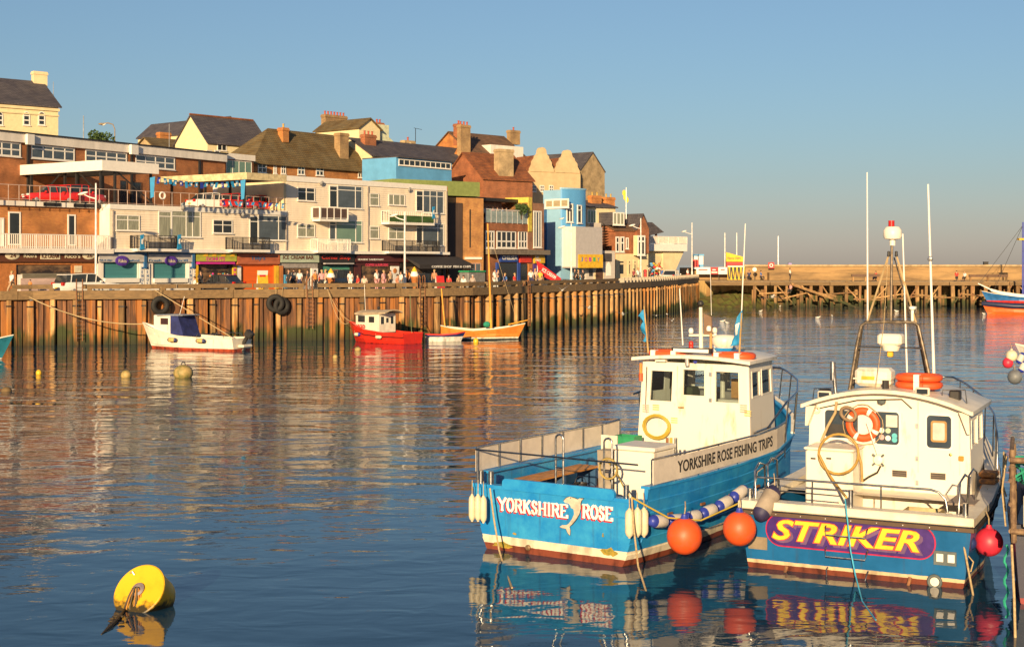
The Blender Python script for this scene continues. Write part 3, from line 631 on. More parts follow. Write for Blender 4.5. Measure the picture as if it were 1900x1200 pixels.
x1 = F10.t(988); ze = F10.z(0, 0, 331); house(h10, F10, 0, x1, 0, 8, ze, F10.z(2, 4, 286), BRICKR, REDT, 3); pxchim(h10, F10, 926, 953, 277, 330, .3, STONE, 0, thick=1)
FX = Fr(978, 180, 32, DECK); hx = FX.root('dutch_gable_house', 'pale stone house with two curved Dutch gables', 'house')
x1 = FX.t(1077); DST = mat('pale_sandstone', (.60,.44,.24), .85, var=.14, scale=.8); zt = FX.z(0, 0, 318)
flat(hx, FX, 0, x1, 0, 5, 4, zt, DST)
def dutch(xc, hw, zb, ztop):
    h = ztop-zb; P = [(1, 0), (.98, .12), (.9, .2), (.82, .28), (.8, .4), (.7, .48), (.6, .54), (.56, .64), (.42, .7), (.36, .78), (.34, .88), (.22, .97), (0, 1)]
    poly = [(xc+hw*a, zb+h*b_) for a, b_ in P]+[(xc-hw*a, zb+h*b_) for a, b_ in P[-2::-1]]
    MB().prism(poly, -.1, .35, 'y').build('dutch_gable', DST, hx, FX.M)
    MB().add([(xc-hw, .35, zb), (xc, .35, ztop-.9), (xc, 6, ztop-.9), (xc-hw, 6, zb), (xc+hw, .35, zb), (xc+hw, 6, zb)], [(0, 1, 2, 3), (1, 4, 5, 2)]).build('roof', REDT, hx, FX.M)
xm = FX.t(1028); dutch(xm/2+.2, xm/2-.25, zt, FX.z(0, 0, 272)); dutch((xm+x1)/2, (x1-xm)/2-.15, zt, FX.z(x1/2, 0, 277))
for a in (990, 1005, 1022): window(hx, FX, FX.rect(a-3.5, 344, a+4.5, 356), 2, 2, GLD, fw=.09)
FY = Fr(1077, 186, 50, DECK); hy = FY.root('stone_gable_hall', 'tall tan stone gable end with grey slate roof behind the blue bay', 'building')
x1 = FY.t(1122); house(hy, FY, 0, x1, 0, 9, FY.z(0, 0, 316), FY.z(x1/2, 0, 284), STONE, SLATE, 2, ridge='y', ov=.1)
# brick pub with green parapet
FM = Fr(830, 148, 36, DECK); bm_ = FM.root('brick_pub', 'orange brick building with green parapet and a tall dark recess', 'building')
x1 = FM.t(897); zt = FM.z(0, 0, 366); ORB = brick('bright_brick', (.56,.25,.06), (.44,.16,.045), (.4,.28,.14)); GREENR = mat('olive_render', (.20,.24,.07), .7, var=.15)
flat(bm_, FM, 0, x1, 0, 8, 0, zt, ORB); ubox('recess_shade_panel', mat('recess_shade_brown', (.06,.035,.025), .7), bm_, FM, .1, FM.t(857), -.12, -.01, .2, FM.z(0, 0, 376)); MB().box(FM.t(871), FM.t(873), -.05, -.005, 4, 8).build('drain_pipe', BLACK, bm_, FM.M)  # flat panel for the recess, its shadow put into the dark brown colour
q = FM.rect(820, 337, 897, 362, .6); flat(bm_, FM, q[0]-6, x1-.05, .6, 7, q[2]-.1, q[3], GREENR, 'parapet'); flat(bm_, FM, FM.t(862), FM.t(893), -.16, -.01, FM.z(2, 0, 481), FM.z(2, 0, 477), WTRIM, 'ledge')
window(bm_, FM, FM.rect(872, 488, 892, 512), 2, 1, GLB, mat('pink_frame', (.6,.35,.25)))
# restaurant terrace building
FS = Fr(900, 152, 55, DECK); bs = FS.root('terrace_restaurant', 'three storey brick restaurant with glass roof terrace above blue arcade shop', 'building')
x1 = FS.t(978); x2 = FS.t(1008); z = lambda y: FS.z(2, 0, y)
flat(bs, FS, 0, x1, 0, 10, 0, z(415), BRICKR); flat(bs, FS, x1, x2, -.1, 10, 0, FS.z(x2, 0, 378), brick('orange_brick2', (.45,.16,.05), (.36,.11,.04))); flat(bs, FS, -.1, x2+.1, -.9, 0, z(472), z(463), mat('grey_canopy', (.2,.16,.12), .8), 'shop_canopy')
flat(bs, FS, 0, x1, 3.5, 10, z(415), z(372), mat('pale_pink_wall', (.55,.42,.36), .8), 'terrace_room'); flat(bs, FS, -.1, x1, 1.2, 10, z(372), z(366), BLACK, 'terrace_canopy'); flat(bs, FS, x1, x1+.7, -.2, 3, z(428), z(362), mat('yellow_wall', (.62,.48,.08), .7), 'yellow_pier')
flat(bs, FS, -.02, x1, -.12, -.01, z(428), z(414), BRICKR, 'band')
for a, b_ in ((900, 917), (921, 957), (961, 978)): window(bs, FS, FS.rect(a, 428, b_, 461), 4 if b_-a > 20 else 3, [.4], GLD, fw=.16)
window(bs, FS, (FS.t(988), FS.t(1003), FS.z(x2, 0, 460), FS.z(x2, 0, 392)), 3, 1, GLB, dep=-.1, fw=.16)
mb = MB()
for i in range(9): a = x1*i/8; mb.box(a-.03, a+.03, -.1, -.04, z(414), z(388))
mb.box(0, x1, -.1, -.04, z(390), z(388)); mb.build('terrace_frame', mat('pale_alu', (.6,.58,.55), .4), bs, FS.M)
TG = mat('terrace_glass', (.30,.36,.34), .1, spec=.8)
for i in range(8): ubox('glass_panel', TG, bs, FS, x1*i/8+.05, x1*(i+1)/8-.05, -.08, -.06, z(413), z(391))
# blue corner building
FB = Fr(1040, 168, 45, DECK); bb = FB.root('blue_corner_building', 'blue rendered building with curved corner bay and tall blank wall', 'building')
BL2 = mat('light_blue_render', (.26,.48,.66), .6, var=.12, scale=.4); BL3 = mat('strong_blue_render', (.10,.33,.62), .55, var=.12, scale=.5)
x1 = FB.t(1086); y1 = FB.dep(1008, 0); z = lambda y: FB.z(0, 0, y); SB = FB.side(0)
flat(bb, FB, 0, x1, 0, y1, 0, z(352), BL2); flat(bb, FB, -.12, 0, y1-.6, y1-.01, 0, z(388), mat('navy_blue', (.03,.12,.28)), 'corner_strip')
mb = MB(); rr = x1/2; pr = [(x1/2+rr*cos(pi+pi*i/10), rr*.24*sin(pi+pi*i/10)) for i in range(11)]
mb.prism(pr, z(421), z(350), 'z'); mb.build('curved_bay', BL3, bb, FB.M, sm=30)
mb = MB().prism([(x1/2+(p[0]-x1/2)*1.06, p[1]*1.06) for p in pr], z(351), z(348)); mb.build('bay_cornice', BL2, bb, FB.M)
fw_ = Fr(O=FB.O+FB.u*(x1/2)-FB.b*(rr*.55+.0), a=45, z0=DECK)
def baywin(ang, xa, ya, xb, yb):
    c = FB.M @ Vector((x1/2+rr*cos(ang), rr*.24*sin(ang), 0)); nrm = Vector((cos(ang)/rr, sin(ang)/(rr*.24))); a = math.degrees(atan2(nrm.y, nrm.x))+90+45
    f_ = Fr(O=(c.x, c.y), a=a, z0=DECK); window(bb, f_, (f_.t(xa), f_.t(xb), f_.z(0, 0, yb), f_.z(0, 0, ya)), 1 if xb-xa < 9 else 2, [.72], GLD, dep=-.03, fw=.13, out=.12)
baywin(pi*1.42, 1050, 378, 1062, 413); baywin(pi*1.72, 1070, 381, 1078, 415)
window(bb, SB, SB.rect(1010-24, 366, 1017, 385) if False else (-y1+.3, -y1+4.2, z(386), z(369)), 3, 1, GLY, fw=.2)
flat(bb, FB, .3, x1+.6, -2.2, .0, z(497), z(421), mat('grey_hoarding', (.42,.39,.38), .7, var=.08), 'boarded_bay'); ubox('white_side', WHITE, bb, FB, .24, .295, -2.2, -.02, z(495), z(421))
SG = thing('yellow_shop_sign', 'yellow sign with coloured letters on the grey hoarding of the blue building', 'sign', FB.M)
q = (x1*.15, x1+.6, z(497)-.0, z(472)); flat(SG, FB, q[0], q[1], -2.3, -2.21, q[2], q[3], mat('sign_yellow', (.72,.42,.03), .5), 'board')
for i, (ch, c) in enumerate(zip('JollY', ((.1,.2,.5), (.5,.1,.3), (.55,.08,.3), (.1,.4,.1), (.1,.2,.5)))):
    a = q[0]+.3+i*(q[1]-q[0]-.6)/5; ftxt(ch, mat('letter_%d' % i, c, .5), SG, FB, (a, a+.42, q[2]+.75, q[2]+1.25), dep=-2.32)
# small grey chapel-like front, fire escape house, gabled houses, terrace
FT = Fr(1088, 170, 42, DECK); bt = FT.root('grey_pointed_door_building', 'small grey rendered building with a pointed arch doorway and dark sign', 'building')
x1 = FT.t(1141); z = lambda y: FT.z(x1/2, 0, y); GREYR = mat('lilac_grey_render', (.52,.46,.40), .8, var=.08); flat(bt, FT, 0, x1, 0, 6, 0, z(465), GREYR); ubox('sign_board', mat('charcoal_board', (.07,.06,.06)), bt, FT, FT.t(1090), FT.t(1134), -.1, -.01, z(485), z(470))
def pointed(cx, hw, z0, z1, mt, nm, y=-.03):
    P = [(cx-hw, z0), (cx+hw, z0), (cx+hw, z1-hw*1.5), (cx+hw*.6, z1-hw*.5), (cx, z1), (cx-hw*.6, z1-hw*.5), (cx-hw, z1-hw*1.5)]
    return MB().prism(P, y-.05, y, 'y').build(nm, mt, bt, FT.M)
c = FT.t(1111); pointed(c, .85, .0, z(487), CREAM, 'door_surround', -.01); pointed(c, .6, 0, z(490), mat('brown_door', (.1,.05,.03)), 'door', -.07); c = FT.t(1129); pointed(c, .42, z(512), z(486), WTRIM, 'window', -.01); c = FT.t(1096); pointed(c, .3, z(512), z(488), GLD, 'window', -.01)
FU = Fr(1090, 178, 42, DECK); bu = FU.root('fire_escape_house', 'cream house with black fire escape and brick chimneys with yellow pots', 'house')
x1 = FU.t(1142); house(bu, FU, 0, x1, 0, 7, FU.z(0, 0, 384), FU.z(0, 3, 372), CREAM, SLATE, 2); YP = mat('yellow_pot', (.5,.33,.08)); pxchim(bu, FU, 1098, 1116, 363, 390, 1.5, BRICK, 2, YP); pxchim(bu, FU, 1124, 1141, 366, 396, 1.8, BRICK, 2, YP)
window(bu, FU, FU.rect(1090, 390, 1106, 414), 3, 1, GLG); window(bu, FU, FU.rect(1112, 398, 1124, 418), 2, 1, GLC, fw=.15); ubox('grey_bay', GREYR, bu, FU, FU.t(1094), FU.t(1107), -.8, -.01, FU.z(1, 0, 438), FU.z(1, 0, 414))
mb = MB(); xa, xb = FU.t(1108), FU.t(1120)
for i in range(12): zz = FU.z(3, 0, 463)+i*.33; mb.box(xa+i*.06, xa+1.3+i*.06, -1.2, -.3, zz, zz+.05)
for x in (xa, xa+1.3, xb+.6): mb.box(x-.04, x+.04, -1.2, -1.12, FU.z(3, 0, 465), FU.z(3, 0, 415))
mb.build('fire_escape', BLACK, bu, FU.M)
FV = Fr(1142, 178, 42, DECK); bv = FV.root('gabled_brick_house', 'red brick house with brown roof, dormer and cream bay window', 'house')
x1 = FV.t(1202); z = lambda y: FV.z(x1/2, 0, y); flat(bv, FV, 0, x1, 0, 7, 0, z(428), BRICKR); flat(bv, FV, -.01, x1, -.08, -.005, 0, z(471), CREAM, 'shop_front'); house(bv, FV, -.2, x1*.75, 0, 8, z(428), z(401), BRICKR, brick('brown_tile', (.2,.1,.05), (.2,.1,.05)), z(430), ov=.2)
house(bv, FV, x1*.6, x1*.98, -.3, 7, z(424), z(398), BRICKR, SLATE, z(470), ridge='y', ov=.15); q = FV.rect(1136, 394, 1157, 418); flat(bv, FV, q[0], q[1], -.1, 3, q[2], q[3], SLATE, 'dormer'); window(bv, FV, q, 3, 1, GLC, dep=-.1, fw=.16)
q = FV.rect(1172, 437, 1186, 474); flat(bv, FV, q[0], q[1], -1.0, -.3, q[2], q[3], CREAM, 'bay'); window(bv, FV, q, 2, [.7], GLD, dep=-1.0, fw=.2)
for a in (1146, 1155): window(bv, FV, FV.rect(a-4, 439, a+3, 468), 1, [.6], GLD, fw=.16)
for a in (1163,): window(bv, FV, FV.rect(a-2, 441, a+3, 462), 1, 1, GLD, fw=.13)
for a, b_ in ((1146, 1158), (1164, 1170), (1174, 1180), (1184, 1190)): window(bv, FV, FV.rect(a, 482, b_, 511), 1, [.75], GLD, CREAM, dep=-.08, fw=.2, sill=False)
FP = Fr(1198, 188, 42, DECK); bp_ = FP.root('seafront_terrace', 'white curved concrete terrace on splayed supports with a slate pavilion roof above', 'building')
x1 = FP.t(1269); z = lambda y: FP.z(x1*.5, 0, y)
MB().prism([(0, z(466)), (x1, z(466)), (x1, z(453)), (0, z(453))], -.6, 9, 'y').build('balcony_edge', WTRIM, bp_, FP.M); flat(bp_, FP, 0, x1, 2.5, 9, 0, z(466), mat('warm_tan_wall', (.4,.33,.26))); MB().prism([(x1-4.2, z(466)), (x1, z(466)), (x1-2.6, 0), (x1-4.2, 0)], 0, 6, 'y').build('splayed_wall', CREAM, bp_, FP.M)  # wall under the terrace is one even warm tan
MB().prism([(1.2, 0), (2.0, 0), (3.8, z(466)), (-.3, z(466))], .2, .8, 'y').build('support', CREAM, bp_, FP.M)
railing(bp_, FP, [(0, -.55, z(453)), (x1, -.55, z(453)), (x1, 6, z(453))], 1.0, .25, WTRIM, rail=.05); MB().box(0, x1-.02, -.52, -.5, z(453)+.1, z(453)+.95).build('rail_panel', mat('pink_white', (.66,.55,.46)), bp_, FP.M)
MB().prism([(FP.t(1182, 3), z(440)), (FP.t(1222, 3), z(430)), (FP.t(1200, 3), z(412)), (FP.t(1180, 3), z(412))], 2, 7, 'y').build('pavilion_roof', SLATE, bp_, FP.M); MB().box(FP.t(1212, 3), FP.t(1212, 3)+.25, 2.5, 2.7, z(453), z(432)).box(FP.t(1200, 3), FP.t(1200, 3)+.2, 2.5, 2.7, z(453), z(428)).build('pavilion_post', BRICKR, bp_, FP.M)

# ---------------------------------------------------------------- shop fronts
PUR = mat('purple_sign', (.09,.035,.30), .4); NAVY = mat('navy_blue', (.03,.12,.28), .5); TEAL = mat('teal_shutter', (.06,.22,.24), .5, st=(.2,.2,12), var=.25)
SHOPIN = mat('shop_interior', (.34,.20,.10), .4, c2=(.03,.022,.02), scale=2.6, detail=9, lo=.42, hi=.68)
def shop(x0, x1, ya, yb, label, fascia, wallc, opening, oc, texts=(), side=None, dep=.3):
    f_ = Fr(O=FA.O+FA.b*(dep-.32), a=52, z0=DECK) if False else FA
    t = FA.root('shop_front', label, 'shop front', 'shops along the quay'); dp = -.02
    q0, q1 = FA.t(x0)+.04, FA.t(x1)-.04; tm = (q0+q1)/2; z = lambda y: FA.z(tm, 0, y)
    o = [FA.t(opening[0]), FA.t(opening[2]), max(.05, z(opening[3])), z(opening[1])]
    MB_ = holed(MB(), q0, q1, 0, z(yb), .0, .28, [o]); MB_.build('shop_wall', wallc, t, FA.M)
    ubox('fascia_board', fascia, t, FA, q0, q1, -.2, -.01, z(yb), min(ZS-.14, z(ya)))
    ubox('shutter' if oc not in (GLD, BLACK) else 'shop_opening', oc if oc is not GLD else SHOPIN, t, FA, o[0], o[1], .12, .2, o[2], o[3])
    for s_, mt_, r in texts: ftxt(s_, mt_, t, FA, FA.rect(*r, dep=-.2), dep=-.215, bold=.02)
    return t, z, o
LET = mat('cream_letter', (.72,.62,.42), .5); WL = mat('white_letter', (.8,.76,.7), .5); BRF = mat('chocolate_fascia', (.13,.045,.02), .5); ORS = mat('orange_brown_board', (.50,.18,.05), .6)
t, z, o = shop(-20, 176, 465, 486, 'brown ice cream parlour front with oval number signs', BRF, ORS, (30, 491, 133, 530), GLD, (("Rico's", LET, (44, 470, 68, 478)), ("Rico's", LET, (120, 471, 149, 479))))
for x, n in ((20, '24'), (162, '26')):
    a, zz = FA.at(x, 474); MB().ball((0, 0, 0), (.62, .05, .32), 20, 8).build('oval_sign', LET, t, FA.M @ Matrix.Translation((a, -.22, zz)), sm=60); txt(n, BRF, t, FA.M @ Matrix.Translation((a, -.285, zz)), .5, .28, bold=.02)
ubox('panel_sign', LET, t, FA, *FA.rect(72, 468, 108, 481)[:2], -.24, -.205, *FA.rect(72, 468, 108, 481)[2:]); ftxt('ICE CREAM', BRF, t, FA, FA.rect(74, 470, 106, 479), dep=-.25, bold=.03)
ubox('counter', mat('pink_counter', (.6,.42,.36), .5, var=.3, scale=3), t, FA, o[0]+.2, o[1]-.1, -.3, .1, .1, z(516)); ubox('display_glass', mat('display_glass', (.2,.17,.12), .1), t, FA, o[0]+.4, o[1]-.2, -.25, .08, z(516), z(507)); ubox('price_board', WL, t, FA, FA.t(31), FA.t(46), -.16, -.1, .2, z(509)); ubox('price_board', LET, t, FA, FA.t(138), FA.t(151), -.05, -.005, z(506), z(493))
for xa, xb, ov_, oy, lab in ((181, 271, 222, 484, 'blue and white kiosk with purple oval sign and teal shutter, nearer the brown parlour'), (272, 360, 313, 484, 'blue and white kiosk with purple oval sign beside the doughnut shop')):
    op = (192, 487, 256, 524) if xa < 200 else (284, 488, 346, 524)
    t, z, o = shop(xa, xb, 466, 486, lab, mat('grey_white_board', (.5,.47,.45), .6), WHITE, op, TEAL, (('Fish & chips' if xa < 200 else 'Fresh', NAVY, (op[0]-8, 481, ov_-14, 485)), ('Seafood' if xa < 200 else 'Grill', NAVY, (ov_+13, 481, op[2]+2, 485))))
    ubox('header_strip', NAVY, t, FA, FA.t(xa)+.04, FA.t(xb)-.04, -.22, -.205, z(472), min(ZS-.14, z(465))); a, zz = FA.at(ov_, oy)
    MB().ball((0, 0, 0), (.66, .07, .42), 22, 8).build('oval_sign', PUR, t, FA.M @ Matrix.Translation((a, -.3, zz)), sm=60); txt('Rikis', LET, t, FA.M @ Matrix.Translation((a, -.385, zz)), .75, .28)
    ubox('pilaster', NAVY, t, FA, FA.t(xb)-.35, FA.t(xb)-.1, -.26, -.03, 1.9, z(466))
    for k_, mt_ in enumerate((WL, WTRIM)):
        e0 = o[1]+.12+k_*.52; ubox('menu_board', mt_, t, FA, e0, e0+.44, -.12, -.02, .3, z(489)); txt('\n'.join('MENUS'), NAVY, t, FA.M @ Matrix.Translation((e0+.22, -.13, (.3+z(489))/2)), .2, 1.5, bold=.02)
    ubox('shelf', WTRIM, t, FA, o[0], o[1], -.22, .1, o[2], o[2]+.35)
MAG = mat('magenta_awning', (.55,.03,.25), .5); YEL = mat('sign_yellow', (.72,.42,.03)); YG = mat('yellow_green_board', (.40,.42,.06), .5, var=.3, scale=3)
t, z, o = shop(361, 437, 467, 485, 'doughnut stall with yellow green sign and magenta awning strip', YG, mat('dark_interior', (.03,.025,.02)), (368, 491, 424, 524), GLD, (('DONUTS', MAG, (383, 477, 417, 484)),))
ubox('awning_strip', MAG, t, FA, FA.t(361), FA.t(426), -.7, -.2, z(490), z(486)); ubox('side_board', YEL, t, FA, FA.t(430), FA.t(437), -.15, -.03, .05, z(492)); ubox('side_board', YEL, t, FA, FA.t(361), FA.t(366), -.15, -.03, .05, z(492))
for i in range(5): MB().ball((0, 0, 0), (.13, .02, .13), 10, 6).build('painted_dot', MAG, t, FA.M @ Matrix.Translation((FA.t(433.5), -.165, .5+i*.42)))
for i, x in enumerate((378, 394, 411, 428)): MB().prism([(-.28, -.16), (.28, -.16), (.2, .2)], -.03, 0, 'y').build('painted_wedge', YEL, t, FA.M @ Matrix.Translation((FA.t(x), -.21, z(472))))
for i in range(14): MB().ball((0, 0, 0), .1, 8, 5).build('goods', [MAG, YEL, WL, ORS, TEAL][i % 5], t, FA.M @ Matrix.Translation((FA.t(385+R.random()*36), -.1, z(508+R.random()*8))))
ORA = mat('orange_shutter', (.75,.13,.015), .55, st=(.2,.2,10), var=.15)
t, z, o = shop(438, 517, 471, 490, 'orange fronted shop with closed orange shutter', mat('rust_orange_fascia', (.45,.13,.06), .6, var=.3), ORA, (448, 493, 508, 530), ORA, (("Tilly's", NAVY, (465, 475, 492, 484)),)); ubox('side_board', YEL, t, FA, FA.t(509), FA.t(516), -.1, -.02, .05, z(493)); ubox('side_board', WL, t, FA, FA.t(439), FA.t(446), -.1, -.02, .05, z(493))
t, z, o = shop(518, 590, 472, 487, 'ice cream bar with pale green sign and open dark front', mat('pale_green_board', (.42,.48,.36), .6), mat('grey_shutter_box', (.35,.31,.28), .6), (525, 497, 577, 530), GLD, (('ICE CREAM BAR', BRF, (525, 474, 582, 481)),)); ubox('blue_fridge', mat('fridge_blue', (.08,.3,.5), .4), t, FA, FA.t(526), FA.t(536), -.2, .1, .1, 1.3); ubox('menu_board', WL, t, FA, FA.t(576), FA.t(588), -.15, -.02, .2, z(498)); ubox('side_board', ORS, t, FA, FA.t(518), FA.t(524), -.1, -.02, .05, z(493))
t, z, o = shop(591, 656, 472, 488, 'shop with black fascia, red lettering and green shutter', BLACK, BLACK, (598, 493, 650, 530), mat('green_shutter', (.08,.27,.19), .5, st=(.2,.2,12)), (('Corner Shop', mat('red_letter', (.65,.05,.03), .5), (597, 474, 650, 483)),)); ubox('awning_strip', mat('grey_white_board', (0,0,0)), t, FA, FA.t(597), FA.t(650), -.5, -.2, z(490), z(488))
MAR = mat('maroon_board', (.08,.02,.02), .6)
t, z, o = shop(657, 742, 473, 486, 'dark maroon restaurant front with pink neon sign', MAR, MAR, (670, 492, 736, 530), GLD, (('SEASIDE TAKEAWAY', WL, (664, 480, 712, 483)),)); ftxt('COFFEE & BURGERS', mat('pink_neon', (.7,.06,.12), .5), t, FA, FA.rect(675, 489, 717, 494), dep=-.24, bold=.02); ubox('menu_board', WL, t, FA, FA.t(720), FA.t(735), -.4, -.3, .4, z(494)); MB().ball((0, 0, 0), (.28, .04, .25), 12, 8).build('menu_picture', ORS, t, FA.M @ Matrix.Translation((FA.t(727), -.42, 1.6)))
t, z, o = shop(743, 828, 474, 486, 'black fronted restaurant under the end of the apartment block', MAR, BLACK, (750, 494, 822, 530), GLD, ())
aw = FA.root('black_awning', 'black canvas awning over the end restaurant', 'awning'); a0, a1 = FA.t(742), FA.t(829)+1.2; MB().add([(a0, -.5, 3.0), (a1, -.5, 3.0), (a1, -2.6, 2.2), (a0, -2.6, 2.2), (a0, -2.6, 1.8), (a1, -2.6, 1.8), (a1, -.5, 2.95), (a0, -.5, 2.95)], [(0, 1, 2, 3), (3, 2, 5, 4), (0, 7, 4, 3), (1, 6, 5, 2)]).build('canvas', mat('black_canvas', (.03,.025,.025), .8), aw, FA.M)
f_ = Fr(O=FA.O-FA.b*2.62, a=52, z0=DECK); txt('COFFEE SHOP  FISH & CHIPS', WL, aw, f_.M @ Matrix.Translation(((a0+a1)/2+.6, -.02, 2.0)), 6, .22, bold=.02)
# blue arcade shop under the restaurant
t = FS.root('shop_front', 'blue fronted arcade shop with white lettering under the restaurant', 'shop front', 'shops along the quay'); z = lambda y: FS.z(2, 0, y)
ubox('fascia_board', mat('strong_navy', (.03,.07,.3), .5), t, FS, FS.t(925), FS.t(958), -.25, -.02, z(486), z(473)); ftxt('CHELSEA', WL, t, FS, FS.rect(928, 474, 956, 482), dep=-.28, bold=.03)
ubox('fascia_board', mat('red_letter', (0,0,0)), t, FS, FS.t(962), FS.t(983), -.25, -.02, z(487), z(475)); ubox('fascia_board', YEL, t, FS, FS.t(988), FS.t(1007), -.3, -.12, z(488), z(474)); ftxt('FRESH\nDONUTS', WL, t, FS, FS.rect(989, 475, 999, 485), dep=-.32, bold=.03); ubox('shop_opening', GLD, t, FS, FS.t(922), FS.t(960), -.1, -.02, .1, z(488)); ubox('pilaster', mat('strong_navy', (0,0,0)), t, FS, FS.t(919), FS.t(923), -.2, -.02, .1, z(487)); ubox('pilaster', mat('strong_navy', (0,0,0)), t, FS, FS.t(958), FS.t(963), -.2, -.02, .1, z(487)); ubox('doorway', mat('purple_door', (.1,.05,.25)), t, FS, FS.t(987), FS.t(1003), -.2, -.12, .1, z(490)); ubox('pilaster', ORS, t, FS, FS.t(978), FS.t(985), -.2, -.02, .1, z(490)); ubox('shop_opening', GLD, t, FS, FS.t(964), FS.t(977), -.1, -.02, .1, z(490))
# ---------------------------------------------------------------- boats: shared builders
def hullmat(name, top, stripe, bottom, z1, z2, rough=.35, wear=.35, wearc=None, slope=0.0):
    m = mat(name, top, rough, var=wear, scale=1.6, c2=wearc, detail=7, lo=.25, hi=.6, spec=.5)
    N, L = m.node_tree.nodes, m.node_tree.links; b = N['Principled BSDF']; src = b.inputs['Base Color'].links[0].from_socket
    tc = N.new('ShaderNodeTexCoord'); sp = N.new('ShaderNodeSeparateXYZ'); L.new(tc.outputs['Object'], sp.inputs[0])
    nz = N.new('ShaderNodeTexNoise'); nz.inputs['Scale'].default_value = 7; nz.inputs['Detail'].default_value = 6; L.new(tc.outputs['Object'], nz.inputs[0])
    sl_ = N.new('ShaderNodeMath'); sl_.operation = 'MULTIPLY_ADD'; sl_.inputs[1].default_value = -slope; L.new(sp.outputs[1], sl_.inputs[0]); L.new(sp.outputs[2], sl_.inputs[2])
    zz = N.new('ShaderNodeMath'); zz.operation = 'MULTIPLY_ADD'; zz.inputs[1].default_value = .02; L.new(nz.outputs[0], zz.inputs[0]); L.new(sl_.outputs[0], zz.inputs[2])
    def gt(v):
        g = N.new('ShaderNodeMath'); g.operation = 'GREATER_THAN'; L.new(zz.outputs[0], g.inputs[0]); g.inputs[1].default_value = v; return g.outputs[0]
    def dirty(c, k=.55, p0=.45, p1=.65, sc=4, st=(1, 1, .5)):
        mp = N.new('ShaderNodeMapping'); mp.inputs['Scale'].default_value = st; L.new(tc.outputs['Object'], mp.inputs[0])
        n = N.new('ShaderNodeTexNoise'); n.inputs['Scale'].default_value = sc; n.inputs['Detail'].default_value = 7; L.new(mp.outputs[0], n.inputs[0])
        r = N.new('ShaderNodeValToRGB'); r.color_ramp.elements[0].position = p0; r.color_ramp.elements[1].position = p1; r.color_ramp.elements[0].color = (*c, 1); r.color_ramp.elements[1].color = (*[x*k for x in c], 1); L.new(n.outputs[0], r.inputs[0]); return r.outputs[0]
    def mix(f, a, c):
        x = N.new('ShaderNodeMix'); x.data_type = 'RGBA'; L.new(f, x.inputs[0])
        for s_, v in ((x.inputs[6], a), (x.inputs[7], c)):
            if isinstance(v, tuple): s_.default_value = (*v, 1)
            else: L.new(v, s_)
        return x.outputs[2]
    mpS = N.new('ShaderNodeMapping'); mpS.inputs['Scale'].default_value = (9, 9, .7); L.new(tc.outputs['Object'], mpS.inputs[0]); nS = N.new('ShaderNodeTexNoise'); nS.inputs['Scale'].default_value = 1; nS.inputs['Detail'].default_value = 5; L.new(mpS.outputs[0], nS.inputs[0])
    rS = N.new('ShaderNodeMapRange'); rS.inputs[1].default_value = .58; rS.inputs[2].default_value = .72; rS.inputs[4].default_value = .45; L.new(nS.outputs[0], rS.inputs[0])
    src = mix(rS.outputs[0], src, tuple(x*.35+.03 for x in top))
    c = mix(gt(z1+.01), dirty(bottom, .35), mix(gt(z2+.01), dirty(stripe, .6), src)); L.new(c, b.inputs['Base Color']); return m
def sec(st, n=7, strake=0, deckz=None, th=.09):
    """half section from keel to sheer, then over the gunwale and down to the deck; st=(y, b, sheer, wl, keel)"""
    y, b, sh, wl, kz = st; P = [(0, kz), (wl*.55, kz*.72), (wl*.93, kz*.3), (wl, .02)]
    for i in range(1, n+1):
        f = i/n; x = wl+(b-wl)*(f**.8); z = .02+(sh-.02)*f
        if strake and i < n: P += [(x+strake, z-.004), (x, z+.012)]
        else: P.append((x, z))
    if deckz is not None:
        t = min(th, b*.5); P += [(max(b-t, .0), sh), (max(b-t, .0), min(deckz, sh-.02))]
    return [(p[0], y+(p[2] if len(p) > 2 else 0), p[1]) for p in P]
def hull(par, fr, sts, mt, n=7, strake=0, deckz=.7, rake=None, name='hull', cut=0, th=.09):
    secs = [sec(s_, n, strake, deckz, th) for s_ in sts]
    if rake: secs = [[(x, y+rake(y, z), z) for x, y, z in S_] for S_ in secs]
    mb = MB()
    full = [[(-x, y, z) for x, y, z in S_[::-1]]+S_[1:] for S_ in secs]
    mb.loft(full, False)
    no = len(secs[0])-2; S0 = secs[0]
    outer = [(-x, y, z) for x, y, z in S0[:no][::-1]]+S0[1:no]
    mb.add(outer, [tuple(range(len(outer)))])
    i0 = [(x, y+.1, z) for x, y, z in (S0[no], S0[no+1])]
    sh0 = sts[0][2]
    mb.add([(-S0[no-1][0], S0[no-1][1], sh0), (S0[no-1][0], S0[no-1][1], sh0), (i0[0][0], i0[0][1], sh0), (-i0[0][0], i0[0][1], sh0), (i0[1][0], i0[1][1], deckz), (-i0[1][0], i0[1][1], deckz)], [(0, 1, 2, 3), (3, 2, 4, 5)])
    o = mb.build(name, mt, par, fr.M)
    return o, secs
def deck(par, fr, sts, z, mt, inset=.1, name='deck', y0=None, y1=None):
    P = [(s_[1]-inset, s_[0]) for s_ in sts if s_[1]-inset > 0]
    poly = [(x, y, z) for x, y in P]+[(-x, y, z) for x, y in P[::-1]]
    return MB().add(poly, [tuple(range(len(poly)))]).build(name, mt, par, fr.M)
def lerpst(sts, y, i):
    for a, b_ in zip(sts, sts[1:]):
        if a[0] <= y <= b_[0]: f = (y-a[0])/(b_[0]-a[0]); return a[i]*(1-f)+b_[i]*f
    return sts[-1][i] if y > sts[-1][0] else sts[0][i]
